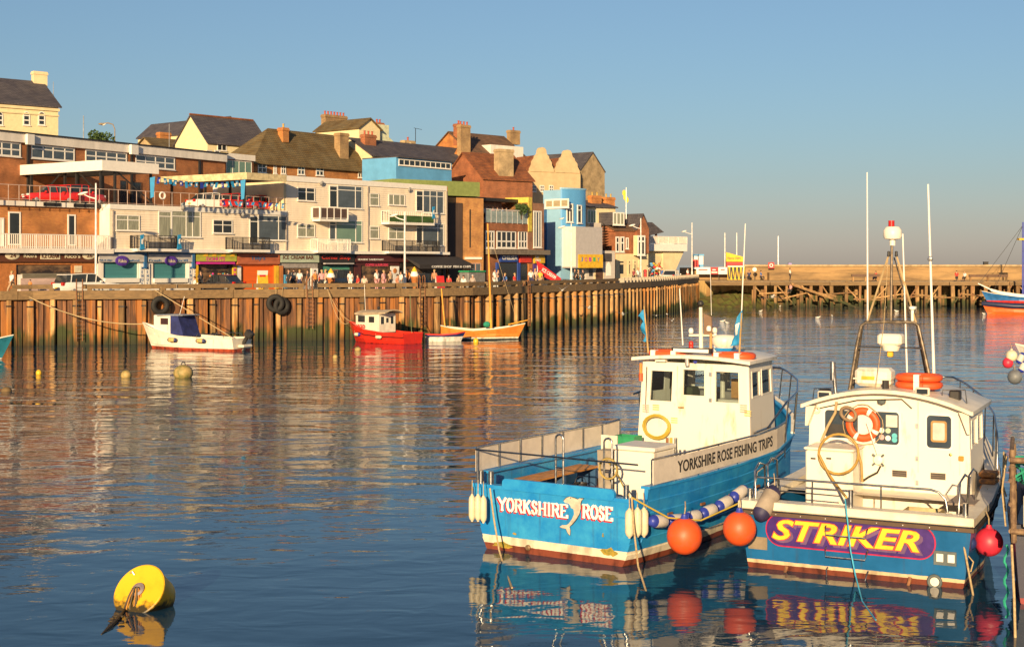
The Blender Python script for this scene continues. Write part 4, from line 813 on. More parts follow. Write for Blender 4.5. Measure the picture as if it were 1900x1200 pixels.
def gunwale(par, fr, sts, mt, w_=.14, h_=.07, name='gunwale', dz=0, y0=-.02, rake=None, n=28, y1=None, out=.03):
    for sg in (1, -1):
        ys = [y0+(min(y1 or 99, sts[-1][0])-y0)*i/n for i in range(n+1)]; rings = []
        for y in ys:
            b = lerpst(sts, y, 1); z = lerpst(sts, y, 2)+dz; yy = y+(rake(y, z) if rake else 0)
            rings.append([(sg*(b+out), yy, z), (sg*(b+out), yy, z+h_), (sg*max(b+out-w_, .0), yy, z+h_), (sg*max(b+out-w_, 0), yy, z)])
        MB().loft(rings, True, True).build(name, mt, par, fr.M)
def walls(par, fr, pts, z0, z1, holes, mt, th=.05, flare=0, cz=None, name='cabin_wall', gl=None, trim=None):
    """wall panels round a footprint; holes[i] = list of (f0,f1,za,zb) fractions along edge i"""
    n = len(pts); cx = sum(p[0] for p in pts)/n; cy = sum(p[1] for p in pts)/n; outs = []
    for i in range(n):
        a, b_ = Vector(pts[i]), Vector(pts[(i+1) % n]); l = (b_-a).length
        if l < .02: continue
        ang = atan2((b_-a).y, (b_-a).x); M = fr.M @ Matrix.Translation((a.x, a.y, 0)) @ Matrix.Rotation(ang, 4, 'Z')
        hs = [(f0*l, f1*l, za, zb) for f0, f1, za, zb in (holes[i] if i < len(holes) else [])]
        mb = holed(MB(), 0, l, z0, z1, 0, th, hs); inv = Matrix.Translation((a.x, a.y, 0)) @ Matrix.Rotation(ang, 4, 'Z')
        def bend(v):
            p = inv @ Vector(v); k = 1+flare*(z1-p.z); return (cx+(p.x-cx)*k, cy+(p.y-cy)*k, p.z)
        mb.v = [bend(v) for v in mb.v]; w_ = mb.build(name, mt, par, fr.M); outs.append(w_)
        for h in hs:
            g = MB().box(h[0], h[1], th*.4, th*.6, h[2], h[3]); g.v = [bend(v) for v in g.v]; g.build('pane', gl or CLEAR, w_, fr.M)
            e = .035; t_ = MB(); t_.box(h[0]-e, h[1]+e, -.012, .0, h[2]-e, h[2]).box(h[0]-e, h[1]+e, -.012, 0, h[3], h[3]+e).box(h[0]-e, h[0], -.012, 0, h[2], h[3]).box(h[1], h[1]+e, -.012, 0, h[2], h[3])
            t_.v = [bend(v) for v in t_.v]; t_.build('window_trim', trim or WB, w_, fr.M)
    return outs
def clear():
    m = bpy.data.materials.new('clear_glass'); m.use_nodes = True; N, L = m.node_tree.nodes, m.node_tree.links; N.remove(N['Principled BSDF'])
    t_ = N.new('ShaderNodeBsdfTransparent'); g = N.new('ShaderNodeBsdfGlossy'); g.inputs['Roughness'].default_value = .03; f = N.new('ShaderNodeFresnel'); f.inputs[0].default_value = 1.5
    t_.inputs[0].default_value = (.8, .85, .86, 1); x = N.new('ShaderNodeMixShader'); L.new(f.outputs[0], x.inputs[0]); L.new(t_.outputs[0], x.inputs[1]); L.new(g.outputs[0], x.inputs[2]); L.new(x.outputs[0], N['Material Output'].inputs[0]); return m
CLEAR = clear()
WB = mat('boat_white', (.78,.71,.59), .42, c2=(.52,.40,.25), scale=2.2, detail=10, st=(1.6, 1.6, .45), lo=.26, hi=.44); GELC = mat('gelcoat_cream', (.74,.66,.52), .4, var=.18, scale=2.5, detail=8)
ORG = mat('orange_plastic', (.72,.09,.015), .5, c2=(.50,.10,.04), scale=5, detail=9, lo=.28, hi=.5); FEND = mat('fender_cream', (.72,.62,.42), .45, var=.2, scale=3); FBL = mat('fender_blue', (.03,.05,.35), .4)
WOODB = mat('varnished_pine', (.55,.24,.06), .4, var=.3, scale=2, st=(8, 1, 8)); BROWNDK = mat('red_brown_deck', (.20,.06,.035), .7, var=.3, scale=3); REDP = mat('red_paint', (.58,.03,.015), .4, var=.2); ALU = mat('alu', (.6,.58,.54), .35, .8, var=.2)
def rrect(x0, x1, z0, z1, r, n=5):
    P = []
    for cx, cz, a0 in ((x1-r, z0+r, -pi/2), (x1-r, z1-r, 0), (x0+r, z1-r, pi/2), (x0+r, z0+r, pi)):
        P += [(cx+r*cos(a0+pi/2*i/n), cz+r*sin(a0+pi/2*i/n)) for i in range(n+1)]
    return P
def ropething(pts, label, r=.014, mt=None, cat='rope', group=None, name='mooring_rope'):
    return MB().tube(pts, r, 6).build(name, mt or ROPE, None, Matrix(), sm=60, label=label, cat=cat, group=group)
def fender(M, L_, r, label, group, mt=None, ends=None, lashed=True):
    t = thing('fender', label, 'fender', M, group)
    MB().lathe([(.02, 0), (r*.45, .03), (r*.8, L_*.1), (r, L_*.2), (r, L_*.8), (r*.8, L_*.9), (r*.45, L_-.03), (.02, L_)], 14).build('body', mt or FEND, t, M, sm=50)
    if lashed: MB().tube([M @ Vector((0, 0, L_-.01)), M @ Vector((0, 0, L_))+Vector((0, .04, .16)), M @ Vector((0, 0, L_))+Vector((0, .12, .26))], .009, 5).build('lanyard', ROPE, t, Matrix())
    if ends:
        for a, b_ in ((0, .2), (.8, 1)):
            p = [(r*.52, L_*a+.0) , (r*.85, L_*(a+.1) if a == 0 else L_*(a+.1)), (r*1.015, L_*(b_ if a == 0 else a))] if a == 0 else [(r*1.015, L_*a), (r*.88, L_*.91), (r*.52, L_+.002)]
            MB().lathe(([(.02, -.008)] if a == 0 else [])+p+([(.02, L_+.01)] if a else []), 14).build('end_cap', ends, t, M, sm=50)
    return t

# ---------------------------------------------------------------- the blue fishing trip boat
Y = Fr(O=(.80, 28.17), a=-34); YB = Y.root('blue_trip_boat', 'sky blue fishing trip boat with white wheelhouse and name across its transom', 'boat')
BLUE = hullmat('trip_boat_paint', (.008, .19, .50), (.70, .60, .44), (.20, .05, .025), .13, .29, .4, wear=.3, wearc=(.05, .36, .62)); BLUEP = mat('blue_paint', (.008, .20, .53), .4, c2=(.03, .30, .60), detail=7)
SY = [(0, 1.93, 1.28, 1.6, -.35), (.32, 1.96, 1.28, 1.7, -.4), (.36, 1.96, 1.47, 1.71, -.4), (2, 2.02, 1.45, 1.85, -.5), (4.5, 1.98, 1.45, 1.75, -.6), (6.5, 1.97, 1.52, 1.5, -.7), (8, 1.72, 1.72, 1.05, -.7), (9.2, 1.22, 1.98, .6, -.6), (10.1, .55, 2.2, .15, -.4), (10.6, .05, 2.32, .02, -.2)]
hull(YB, Y, SY, BLUE, n=6, strake=.014, deckz=.8); deck(YB, Y, SY[:7], .8, BROWNDK); gunwale(YB, Y, SY[2:], BLUEP, .2, .05, y0=.36)
deck(YB, Y, SY[5:], 1.45, BROWNDK, .12, 'foredeck')
MB().box(-1.93, 1.93, -.03, .16, 1.24, 1.31).build('transom_cap', BLUEP, YB, Y.M)
q = (Y.t(934), Y.t(1142)); MB().prism(rrect(q[0], q[1], 1.25, 1.47, .09), -.05, .03, 'y').build('transom_board', BLUEP, YB, Y.M)
MB().prism([(-1.75, .93), (1.8, .93), (1.8, .955), (-1.75, .955)], -.02, .0, 'y').build('rubbing_line', BLUEP, YB, Y.M)
RL = mat('red_shadow_letter', (.5,.02,.03), .5); WLB = mat('white_boat_letter', (.85,.80,.72), .5)
def serif(s_, r, dep, par, mtl, mts, fr):
    """capital letters with slab serifs, built from strokes"""
    G_ = {'Y': [[(0,1),(.5,.5)],[(1,1),(.5,.5)],[(.5,.5),(.5,0)]], 'O': 'O', 'R': [[(.15,0),(.15,1)],[(.15,1),(.6,1),(.82,.88),(.82,.65),(.6,.52),(.15,.52)],[(.5,.52),(.9,0)]], 'K': [[(.15,0),(.15,1)],[(.15,.4),(.85,1)],[(.4,.58),(.9,0)]], 'S': [[(.82,.78),(.7,.95),(.45,1),(.2,.9),(.17,.7),(.35,.57),(.65,.45),(.83,.3),(.75,.08),(.45,0),(.2,.08),(.12,.26)]], 'H': [[(.15,0),(.15,1)],[(.85,0),(.85,1)],[(.15,.5),(.85,.5)]], 'I': [[(.5,0),(.5,1)]], 'E': [[(.15,0),(.15,1)],[(.15,1),(.85,1),(.85,.85)],[(.15,.52),(.65,.52)],[(.15,0),(.87,0),(.87,.17)]]}
    feet = {'Y': [(0,1),(1,1),(.5,0)], 'R': [(.12,0),(.9,0),(.1,1)], 'K': [(.12,0),(.9,0),(.12,1),(.85,1)], 'H': [(.13,0),(.87,0),(.13,1),(.87,1)], 'I': [(.5,0),(.5,1)], 'E': [(.1,0),(.1,1)]}
    ws = {'I': .5, 'S': .8}; tot = sum(ws.get(c, 1) for c in s_)+.14*(len(s_)-1); x0, x1, z0, z1 = r; k = (x1-x0)/tot
    for dx, dz, dd, mt_, nm in ((-.035, -.03, 0, mts, 'letter_shadow'), (0, 0, -.006, mtl, 'lettering')):
        mb = MB(); x = x0; H_ = z1-z0
        for c in s_:
            w_ = ws.get(c, 1)*k; P = lambda u, v: (x+dx+u*w_ if c != 'I' else x+dx+w_*.5+(u-.5)*w_*2, z0+dz+v*H_)
            st = G_[c]
            if st == 'O': st = [[(.5+.42*cos(2*pi*i/14), .5+.5*sin(2*pi*i/14)) for i in range(15)]]
            for pl in st:
                pts = [P(*p) for p in pl]
                for a, b_ in zip(pts, pts[1:]):
                    d_ = Vector((b_[0]-a[0], b_[1]-a[1])); 
                    if d_.length < 1e-6: continue
                    d_.normalize(); thick = H_*(.11 if abs(d_.y) > .45 else .055); nn = Vector((-d_.y, d_.x))*thick; e = d_*thick*.5
                    quad = [(a[0]-e.x+nn.x, a[1]-e.y+nn.y), (b_[0]+e.x+nn.x, b_[1]+e.y+nn.y), (b_[0]+e.x-nn.x, b_[1]+e.y-nn.y), (a[0]-e.x-nn.x, a[1]-e.y-nn.y)]
                    dd -= .00004; mb.add([(u, dep+dd, v) for u, v in quad], [(0, 1, 2, 3)])
            for u, v in feet.get(c, []):
                cx_, cz_ = P(u, v); h_ = H_*.045; dd -= .00004; hw = w_*(.2 if c != 'I' else .36)
                mb.add([(cx_-hw, dep+dd, cz_-h_), (cx_+hw, dep+dd, cz_-h_), (cx_+hw, dep+dd, cz_+h_), (cx_-hw, dep+dd, cz_+h_)], [(0, 1, 2, 3)])
            x += w_+.14*k
        mb.build(nm, mt_, par, fr.M)
serif('YORKSHIRE', Y.rect(927, 929, 1056, 952), -.03, YB, WLB, RL, Y); serif('ROSE', Y.rect(1083, 938, 1139, 962), -.03, YB, WLB, RL, Y)
dp = [(935,265),(960,235),(1000,220),(1050,235),(1090,250),(1110,238),(1148,242),(1125,265),(1118,295),(1120,340),(1105,400),(1075,460),(1035,510),(995,540),(1005,580),(1000,630),(975,600),(960,560),(920,552),(893,540),(920,522),(965,522),(990,505),(1030,460),(1052,400),(1045,350),(1010,335),(1005,315),(985,290),(950,285)]
dpl = [Y.at(a/5.588+880, b_/5.588+880) for a, b_ in dp]; cx_ = sum(p[0] for p in dpl)/len(dpl); cz_ = sum(p[1] for p in dpl)/len(dpl)
MB().prism(dpl, -.045, -.034, 'y').build('dolphin_outline', mat('dark_outline', (.05,.045,.04)), YB, Y.M)
MB().prism([(a+(.012 if a < cx_ else -.006)*1, b_+(.008 if b_ < cz_ else -.008)) for a, b_ in dpl], -.052, -.045, 'y').build('dolphin_emblem', mat('dolphin_grey', (.52,.46,.36), .5, var=.3, scale=6), YB, Y.M)
MB().ball((*[Y.at(1061.5, 922.5)[0]], -.056, Y.at(1061.5, 922.5)[1]), (.012, .004, .012), 8, 5).build('eye', BLACK, YB, Y.M)
scar = mat('rust_scar', (.45,.28,.03), .8, c2=(.12,.13,.02), scale=9); R2 = random.Random(4)
for x0, x1, y0, y1 in ((908, 955, 1000, 1014), (1114, 1150, 1012, 1033), (951, 959, 986, 992), (1117, 1121, 988, 998)):
    a = Y.at(x0, y0); b_ = Y.at(x1, y1+(x1-x0)*.12); n = 13; cx, cz, hw, hh = (a[0]+b_[0])/2, (a[1]+b_[1])/2, abs(b_[0]-a[0])/2, abs(a[1]-b_[1])/2
    MB().prism([(cx+hw*cos(2*pi*i/n)*R2.uniform(.5, 1.1), cz+hh*sin(2*pi*i/n)*R2.uniform(.4, 1.1)) for i in range(n)], -.012, -.004, 'y').build('paint_scar', scar, YB, Y.M)
MB().lathe([(.06, 0), (.06, .02), (.03, .05), (.0, .05)], 12, Y.M.inverted() @ Y.M @ Matrix.Translation((*[Y.at(981, 1015)[0]], -.02, Y.at(981, 1015)[1])) @ Matrix.Rotation(pi/2, 4, 'X')).build('drain_fitting', mat('old_bronze', (.35,.22,.12), .5, .6), YB, Y.M)
# rails and banners
def side_pt(sts, y, sg, z, ins=.0): return (sg*(lerpst(sts, y, 1)-ins), y, z)
BAN = mat('pale_banner', (.62,.54,.45), .7, var=.12, scale=3); HZ = 2.02
for sg, ya, yb, nm in ((-1, .1, 6.1, 'port'), (1, .55, 7.3, 'stbd')):
    mb = MB(); ys = [ya+(yb-ya)*i/24 for i in range(25)]
    mb.loft([[side_pt(SY, y, sg, 1.53+max(0, y-5.5)*.05), side_pt(SY, y, sg, HZ-.03+max(0, y-5.5)*.06), (sg*(lerpst(SY, y, 1)-.012), y, HZ-.03+max(0, y-5.5)*.06), (sg*(lerpst(SY, y, 1)-.012), y, 1.53+max(0, y-5.5)*.05)] for y in ys], True, True)
    mb.build('banner', BAN, YB, Y.M)
    MB().tube([side_pt(SY, y, sg, HZ+max(0, y-5.5)*.06, .02) for y in ys], .022, 6).build('rail', STEEL, YB, Y.M, sm=60)
    for y in [ya+(yb-ya)*i/7 for i in range(8)]: MB().tube([side_pt(SY, y, sg, 1.3, .04), side_pt(SY, y, sg, HZ, .04)], .017, 6).build('stanchion', STEEL, YB, Y.M)
for px in (Y.t(1008), ): pass
for y in (2.2, 4.1): MB().box(-2.025, -2.015, y-.05, y+.05, 1.75, 1.83).build('banner_eyelet', BLACK, YB, Y.M)
MB().tube([(-1.9, .05, 1.99), (1.9, .05, 1.97)], .02, 6).build('stern_rail', STEEL, YB, Y.M)
a, b_ = Vector((lerpst(SY, 1.2, 1)+.012, 1.2)), Vector((lerpst(SY, 6.3, 1)+.012, 6.3)); ang = atan2((b_-a).y, (b_-a).x); TM = Y.M @ Matrix.Translation((a.x, a.y, 0)) @ Matrix.Rotation(ang, 4, 'Z')
def tside(px):
    o = TM.translation; u_ = (TM.to_3x3() @ Vector((1, 0, 0))); k = (px-CX)/FPX; return (k*o.y-o.x)/(u_.x-k*u_.y)
ta_, tb_ = tside(1257), tside(1434); bl = txt('YORKSHIRE ROSE FISHING TRIPS', BLACK, YB, TM @ Matrix.Translation(((ta_+tb_)/2, 0, 1.77)), tb_-ta_, .24, bold=.015, name='banner_lettering')
loc = Y.M.inverted() @ TM @ Matrix.Translation(((ta_+tb_)/2, 0, 1.77))
for v in bl.data.vertices:
    p = loc @ v.co; p.z += max(0, p.y-5.5)*.055; p.x = lerpst(SY, p.y, 1)+.006+v.co.y*-.5; v.co = loc.inverted() @ p
for px in (1043, 1133):
    x = Y.t(px, .6); mb = MB(); mb.tube([(x-.09, .5, 1.3), (x-.09, .5, 2.28)]+[(x-.09*cos(pi*i/6), .5, 2.28+.09*sin(pi*i/6)) for i in range(1, 6)]+[(x+.09, .5, 2.28), (x+.09, .5, 1.3)], .022, 7)
    mb.tube([(x-.09, .5, 1.7), (x+.09, .5, 1.7)], .018, 6); mb.build('boarding_hoop', STEEL, YB, Y.M, sm=60)
for x in (-1.8, -1.55, 1.62): MB().cyl((x, .1), .055, 1.28, 1.56, 12).build('bollard_post', STEEL, YB, Y.M, sm=40)
# bow pulpit
rz = lambda y: 2.55+max(0, y-6.5)*.15; ys = [6.9+(10.4-6.9)*i/14 for i in range(15)]
P = [(1.9, 6.1, 2.1)]+[(lerpst(SY, y, 1)+.1, y, rz(y)) for y in ys]+[(-lerpst(SY, y, 1)-.1, y, rz(y)) for y in ys[::-1]]; MB().tube(P, .026, 7).build('pulpit_rail', STEEL, YB, Y.M, sm=60)
for y in (7.1, 8.0, 8.9, 9.7, 10.3):
    for sg in (1, -1): b = lerpst(SY, y, 1); MB().tube([(sg*b, y, lerpst(SY, y, 2)), (sg*(b+.1), y, rz(y))], .018, 6).build('pulpit_stanchion', STEEL, YB, Y.M)
gunwale(YB, Y, SY[6:], WB, .1, .04, 'bow_capping', .055, y0=8)
# wheelhouse
CZ0, CZ1 = .8, 3.48; L0 = 6.2; tl, tr = Y.t(1193, L0), Y.t(1389, L0); mid_ = (tl+tr)/2
def hole(x0, y0, x1, y1):
    a = Y.rect(x0, y0, x1, y1, L0); return ((a[0]-tl)/(tr-tl), (a[1]-tl)/(tr-tl), a[2], a[3])
pts = [(tl, L0), (tr, L0), (tr-.3, L0+2.0), (mid_+.25, L0+2.35), (mid_-.25, L0+2.35), (tl+.3, L0+2.0)]
wl_ = walls(YB, Y, pts, CZ0, CZ1, [[hole(1210, 688, 1249, 743), hole(1269, 686, 1308, 733), hole(1328, 690, 1370, 746)], [(.12, .42, 2.75, 3.3), (.52, .9, 2.75, 3.3)], [(.1, .9, 2.75, 3.3)], [(.1, .9, 2.75, 3.3)], [(.1, .9, 2.75, 3.3)], [(.1, .48, 2.75, 3.3), (.58, .88, 2.75, 3.3)]], WB, flare=.035)
q = Y.rect(1259, 678, 1319, 836, L0-.03); dm = MB()
holed(dm, q[0], q[1], CZ0+.1, q[3], L0-.035, L0-.016, [(Y.t(1269, L0), Y.t(1308, L0), Y.z(0, L0, 733), Y.z(0, L0, 686))]); d_ = dm.build('door', WB, YB, Y.M)
for za, zb in ((2.28, 2.3),): MB().box(q[0], q[1], L0-.05, L0-.037, za, zb).build('door_rail', WB, d_, Y.M)
MB().box(q[0]+.02, q[0]+.16, L0-.09, L0-.04, 2.42, 2.45).build('handle', mat('brass', (.5,.32,.1), .35, .8), d_, Y.M)
for px in (1258, 1320): MB().box(Y.t(px, L0)-.006, Y.t(px, L0)+.006, L0-.045, L0-.02, CZ0+.1, 3.4).build('door_seam', GELC, YB, Y.M)
rings = []
for y, g in ((L0-.28, 0), (L0-.26, .05), (L0+1.9, .05), (L0+2.7, -.05)):
    wd_ = (tr-tl)/2+.16-(0 if y < L0+1 else .28 if y < L0+2.2 else .7); top = [(mid_+wd_*c, y, CZ1+.1+.09*(1-c*c)+g*.2) for c in [-1+i/6 for i in range(13)]]; rings.append([(p[0], p[1], p[2]-.07) for p in top][::-1]+top)
MB().loft(rings, True, True).build('wheelhouse_roof', WB, YB, Y.M, sm=30)
for px in (1228, 1350): a = Y.p(px, 668, L0-.05); MB().box(a[0]-.13, a[0]+.13, L0-.14, L0-.01, a[2]-.03, a[2]+.05).build('flood_light', WB, YB, Y.M)
a = Y.p(1290, 671, L0-.03); MB().lathe([(.0, 0), (.045, 0), (.045, .02), (0, .02)], 16, Matrix.Translation((a[0], L0-.02, a[2])) @ Matrix.Rotation(pi/2, 4, 'X')).build('badge', mat('blue_badge', (.03,.04,.3)), YB, Y.M)
MB().cyl((Y.t(1282, L0), L0-.2), .05, CZ1-.05, CZ1+.12, 10).build('deck_lamp', ALU, YB, Y.M)
for px, py, n in ((1193, 752, 0), (1374, 752, 0), (1212, 752, 1), (1382, 763, 1), (1246, 776, 1)):
    a = Y.p(px, py, L0-.06); mtl = mat('pink_print', (.6,.35,.28)) if not n else mat('yellow_print', (.65,.5,.15))
    for i in range(4 if not n else 3): MB().box(a[0], a[0]+.17, L0-.09, L0-.085, a[2]-i*.05, a[2]-i*.05+.025).build('notice', mtl, YB, Y.M)
# inside the wheelhouse
MB().bbox(mid_-.9, mid_+.9, L0+1.4, L0+1.95, .9, 2.72).build('console', mat('grey_console', (.30,.27,.24), .6), YB, Y.M); MB().box(tr-1.0, tr-.35, L0+1.2, L0+1.4, 2.6, 3.05).build('chart_screen', mat('tan_card', (.5,.25,.08), .6), YB, Y.M)
MB().bbox(tl+.35, tl+.95, L0+.7, L0+1.1, 1.8, 2.85).build('helm_seat', mat('green_coat', (.07,.08,.04), .9), YB, Y.M); MB().bbox(tr-1.1, tr-.3, L0+.5, L0+.9, 2.0, 2.62).build('locker', WB, YB, Y.M); MB().tube([(mid_+.1, L0+1.3, 2.5), (mid_+.1, L0+1.3, 3.4)], .06, 8).build('post', GELC, YB, Y.M)
# deck gear on the trip boat (loose things)
q = Y.rect(1139, 829, 1213, 912, 1.25); bxm = thing('deck_locker', 'big white insulated fish box with a lid on the blue boat deck', 'fish box', Y.M); zb_ = .82
MB().bbox(q[0], q[1], 1.25, 2.15, zb_, q[3]-.09, .02).build('tub', WB, bxm, Y.M); MB().bbox(q[0]-.03, q[1]+.03, 1.22, 2.18, q[3]-.08, q[3]+.01, .02).build('lid', WB, bxm, Y.M)
MB().box(q[1]+.0, q[1]+.02, 1.45, 1.65, 1.35, 1.55).build('latch', mat('yellow_print', (0,0,0)), bxm, Y.M)
q = Y.rect(1108, 822, 1135, 900, 1.8); b2 = thing('grey_bin', 'small grey bin with raised flap boards beside the white fish box', 'bin', Y.M); MB().prism([(q[0]+.05, .82), (q[1]-.03, .82), (q[1], q[3]-.15), (q[0], q[3]-.15)], 1.8, 2.15, 'y').build('tub', mat('grey_tan', (.36,.3,.23)), b2, Y.M)
for i, x in enumerate((q[0]-.14, q[0]+.06)): MB().box(x, x+.19, 2.2, 2.23, q[3]-.3, q[3]+.12, Matrix.Rotation(0, 4, 'X')).build('flap', GELC, b2, Y.M)
bn = thing('slatted_bench', 'varnished slatted bench along the port side of the blue boat', 'bench', Y.M)
for i in range(4): MB().box(-1.75+i*.14, -1.64+i*.14, 1.1, 3.9, 1.22, 1.26).build('slat', WOODB, bn, Y.M)
for y in (1.2, 2.5, 3.8): MB().box(-1.72, -1.25, y-.03, y+.03, .81, 1.22).build('leg', mat('navy_trim', (.03,.09,.2)), bn, Y.M)
for i, (y, x) in enumerate(((3.4, -.55), (3.9, -.1))): 
    st_ = thing('blue_chair', ('blue plastic deck chair nearer the slatted bench', 'blue plastic deck chair beside the grey bin')[i], 'chair', Y.M @ Matrix.Translation((x, y, .8))); BP = mat('bright_blue_plastic', (.02,.2,.5), .5)
    MB().bbox(-.22, .22, -.22, .22, .38, .44, .02).build('seat', BP, st_, wm(st_)); MB().bbox(-.22, .22, .19, .24, .44, .8, .02).build('backrest', BP, st_, wm(st_))
    for a, b_ in ((-.19, -.19), (.19, -.19), (-.19, .19), (.19, .19)): MB().box(a-.02, a+.02, b_-.02, b_+.02, 0, .38).build('leg', BP, st_, wm(st_))
for i, (mtc, lab) in enumerate(((mat('white_crate', (.6,.58,.52), .6), 'white plastic fish crate, bottom of the stack by the wheelhouse'), (mat('white_crate', (0,0,0)), 'white plastic fish crate in the middle of the stack by the wheelhouse'), (mat('green_crate', (.02,.25,.1), .5), 'green plastic fish crate, topmost of the stack by the wheelhouse'))):
    q0, q1 = Y.t(1142, 5.4), Y.t(1180, 5.4); c_ = thing('fish_crate', lab, 'crate', Y.M @ Matrix.Translation(((q0+q1)/2, 5.5, 1.28+i*.2-.1)), 'crates stacked by the wheelhouse'); w2 = (q1-q0)/2; mb = MB()
    mb.box(-w2, w2, -.2, .2, 0, .03).box(-w2, w2, -.2, -.18, .03, .19).box(-w2, w2, .18, .2, .03, .19).box(-w2, -w2+.02, -.18, .18, .03, .19).box(w2-.02, w2, -.18, .18, .03, .19).box(-w2-.02, w2+.02, -.22, -.2, .16, .19); mb.build('tub', mtc, c_, wm(c_))
    if i == 0: MB().box(-w2, w2, -.2, .2, -.38, -.0).build('plinth', GELC, c_, wm(c_))
YEH = mat('yellow_hose', (.50,.36,.05), .5, var=.15)
def coil(par_M, r, n, th, label, name='hose_coil', mt=YEH, cat='hose', tail=()):
    P = []; rr_ = random.Random(n)
    for i in range(n*18): a = 2*pi*i/18; k = r*(1+rr_.uniform(-.015, .015)+.09*sin(i/18*1.7)); P.append((k*cos(a), -.03-.016*(i/18 % 3), k*.8*sin(a)))
    return MB().tube(P+list(tail), th, 6).build(name, mt, None, par_M, sm=60, label=label, cat=cat)
a = Y.p(1220, 791, L0-.15); coil(Y.M @ Matrix.Translation(a), .33, 5, .022, 'yellow hose coiled on the back wall of the white wheelhouse')
for i, px in enumerate((1238, 1245, 1254)): MB().tube([Y.p(px, 845, 3.9), Y.p(px, 812, 3.9)], .035, 8).build('upright_rod', (mat('rust_steel', (0,0,0)), YEH, STEEL)[i], None, Y.M, sm=60, label=('rusty upright rod holder behind the white fish box', 'yellow upright rod holder behind the white fish box', 'steel upright rod holder nearest the blue boat banner')[i], cat='rod holder')
# roof gear
LR = CZ1+.2
def ringpack(x0, x1, y, z, label, mts=ORG):
    t_ = thing('liferaft_float', label, 'life float', Y.M @ Matrix.Translation(((x0+x1)/2, y, z)), 'orange life floats on the wheelhouse roof'); hw = (x1-x0)/2
    P = rrect(-hw, hw, -.3, .3, .28, 6); MB().tube([(p[0], p[1], 0) for p in P]+[(P[0][0], P[0][1], 0)], .075, 8).build('ring', mts, t_, wm(t_), sm=60)
    for x in (-hw*.6, hw*.55): MB().box(x-.06, x+.06, -.385, -.21, -.08, .08).build('band', WTRIM, t_, wm(t_))
    P2 = [(p[0]*1.03, p[1]*1.13, .02) for p in P]; MB().tube(P2+[P2[0]], .01, 5).build('grab_line', ROPE, t_, wm(t_))
ringpack(Y.t(1203, L0), Y.t(1268, L0), L0+.25, LR+.0, 'orange life float on the blue boat roof beside the pole with torn flag'); ringpack(Y.t(1320, L0), Y.t(1386, L0), L0+.25, LR, 'orange life float on the blue boat roof below the blue and white flag')
a = Y.p(1250, 653, L0), Y.p(1322, 654, L0); lb = Y.root('light_bar', 'black and white light bar on the blue boat wheelhouse roof', 'light bar'); MB().box(a[0][0], a[1][0], L0-.1, L0+.02, LR+.04, LR+.16).build('bar', BLACK, lb, Y.M); MB().box(a[0][0]+.05, a[1][0]-.05, L0-.12, L0-.1, LR+.06, LR+.14).build('lens', WTRIM, lb, Y.M)
ms = Y.root('boat_mast', 'white mast with crossbar, lamps and black ball on the blue boat', 'mast'); d_ = L0+1.0; a = Y.p(1301, 660, d_); b_ = Y.p(1300, 570, d_)
MB().tube([(a[0], d_, CZ1+.1), (b_[0], d_, b_[2])], [.055, .045], 10).build('pole', WB, ms, Y.M, sm=60); MB().tube([Y.p(1279, 622, d_), Y.p(1328, 622, d_)], .03, 6).build('crossbar', WB, ms, Y.M); MB().ball(Y.p(1300, 563, d_), .075, 12, 8).build('ball', BLACK, ms, Y.M, sm=60)
MB().prism([(a[0]+.08, Y.z(0, d_, 621)), (a[0]+.3, Y.z(0, d_, 621)), (a[0]+.28, Y.z(0, d_, 588)), (a[0]+.08, Y.z(0, d_, 582))], d_-.02, d_+.02, 'y').build('bracket_plate', mat('dull_brown_plate', (.2,.12,.07)), ms, Y.M)
for px, py, c in ((1284, 614, WTRIM), (1317, 610, WTRIM), (1328, 613, GELC), (1284, 638, REDP), (1284, 645, REDP)): p = Y.p(px, py, d_); MB().lathe([(.05, 0), (.06, .03), (.06, .08), (.04, .12), (0, .13)], 10, Matrix.Translation((p[0], d_-.05, p[2]-.05))).build('lamp', c, ms, Y.M, sm=40)
for px in (1319, 1327): MB().tube([Y.p(px, 655, d_-.1), Y.p(px, 618, d_-.1)], .035, 8).build('lamp_post', mat('tan_card', (0,0,0)) if px < 1322 else WB, ms, Y.M)
p = Y.p(1345, 645, d_); rd = Y.root('radar_dome', 'white radar dome with blue base on the blue boat roof', 'radar'); MB().lathe([(.22, 0), (.3, .1), (.31, .22), (.24, .3), (0, .32)], 20, Matrix.Translation(p)).build('dome', WB, rd, Y.M, sm=50); MB().lathe([(.12, -.18), (.2, -.12), (.27, -.01), (.27, .0)], 16, Matrix.Translation(p)).build('base', BLUEP, rd, Y.M, sm=50)
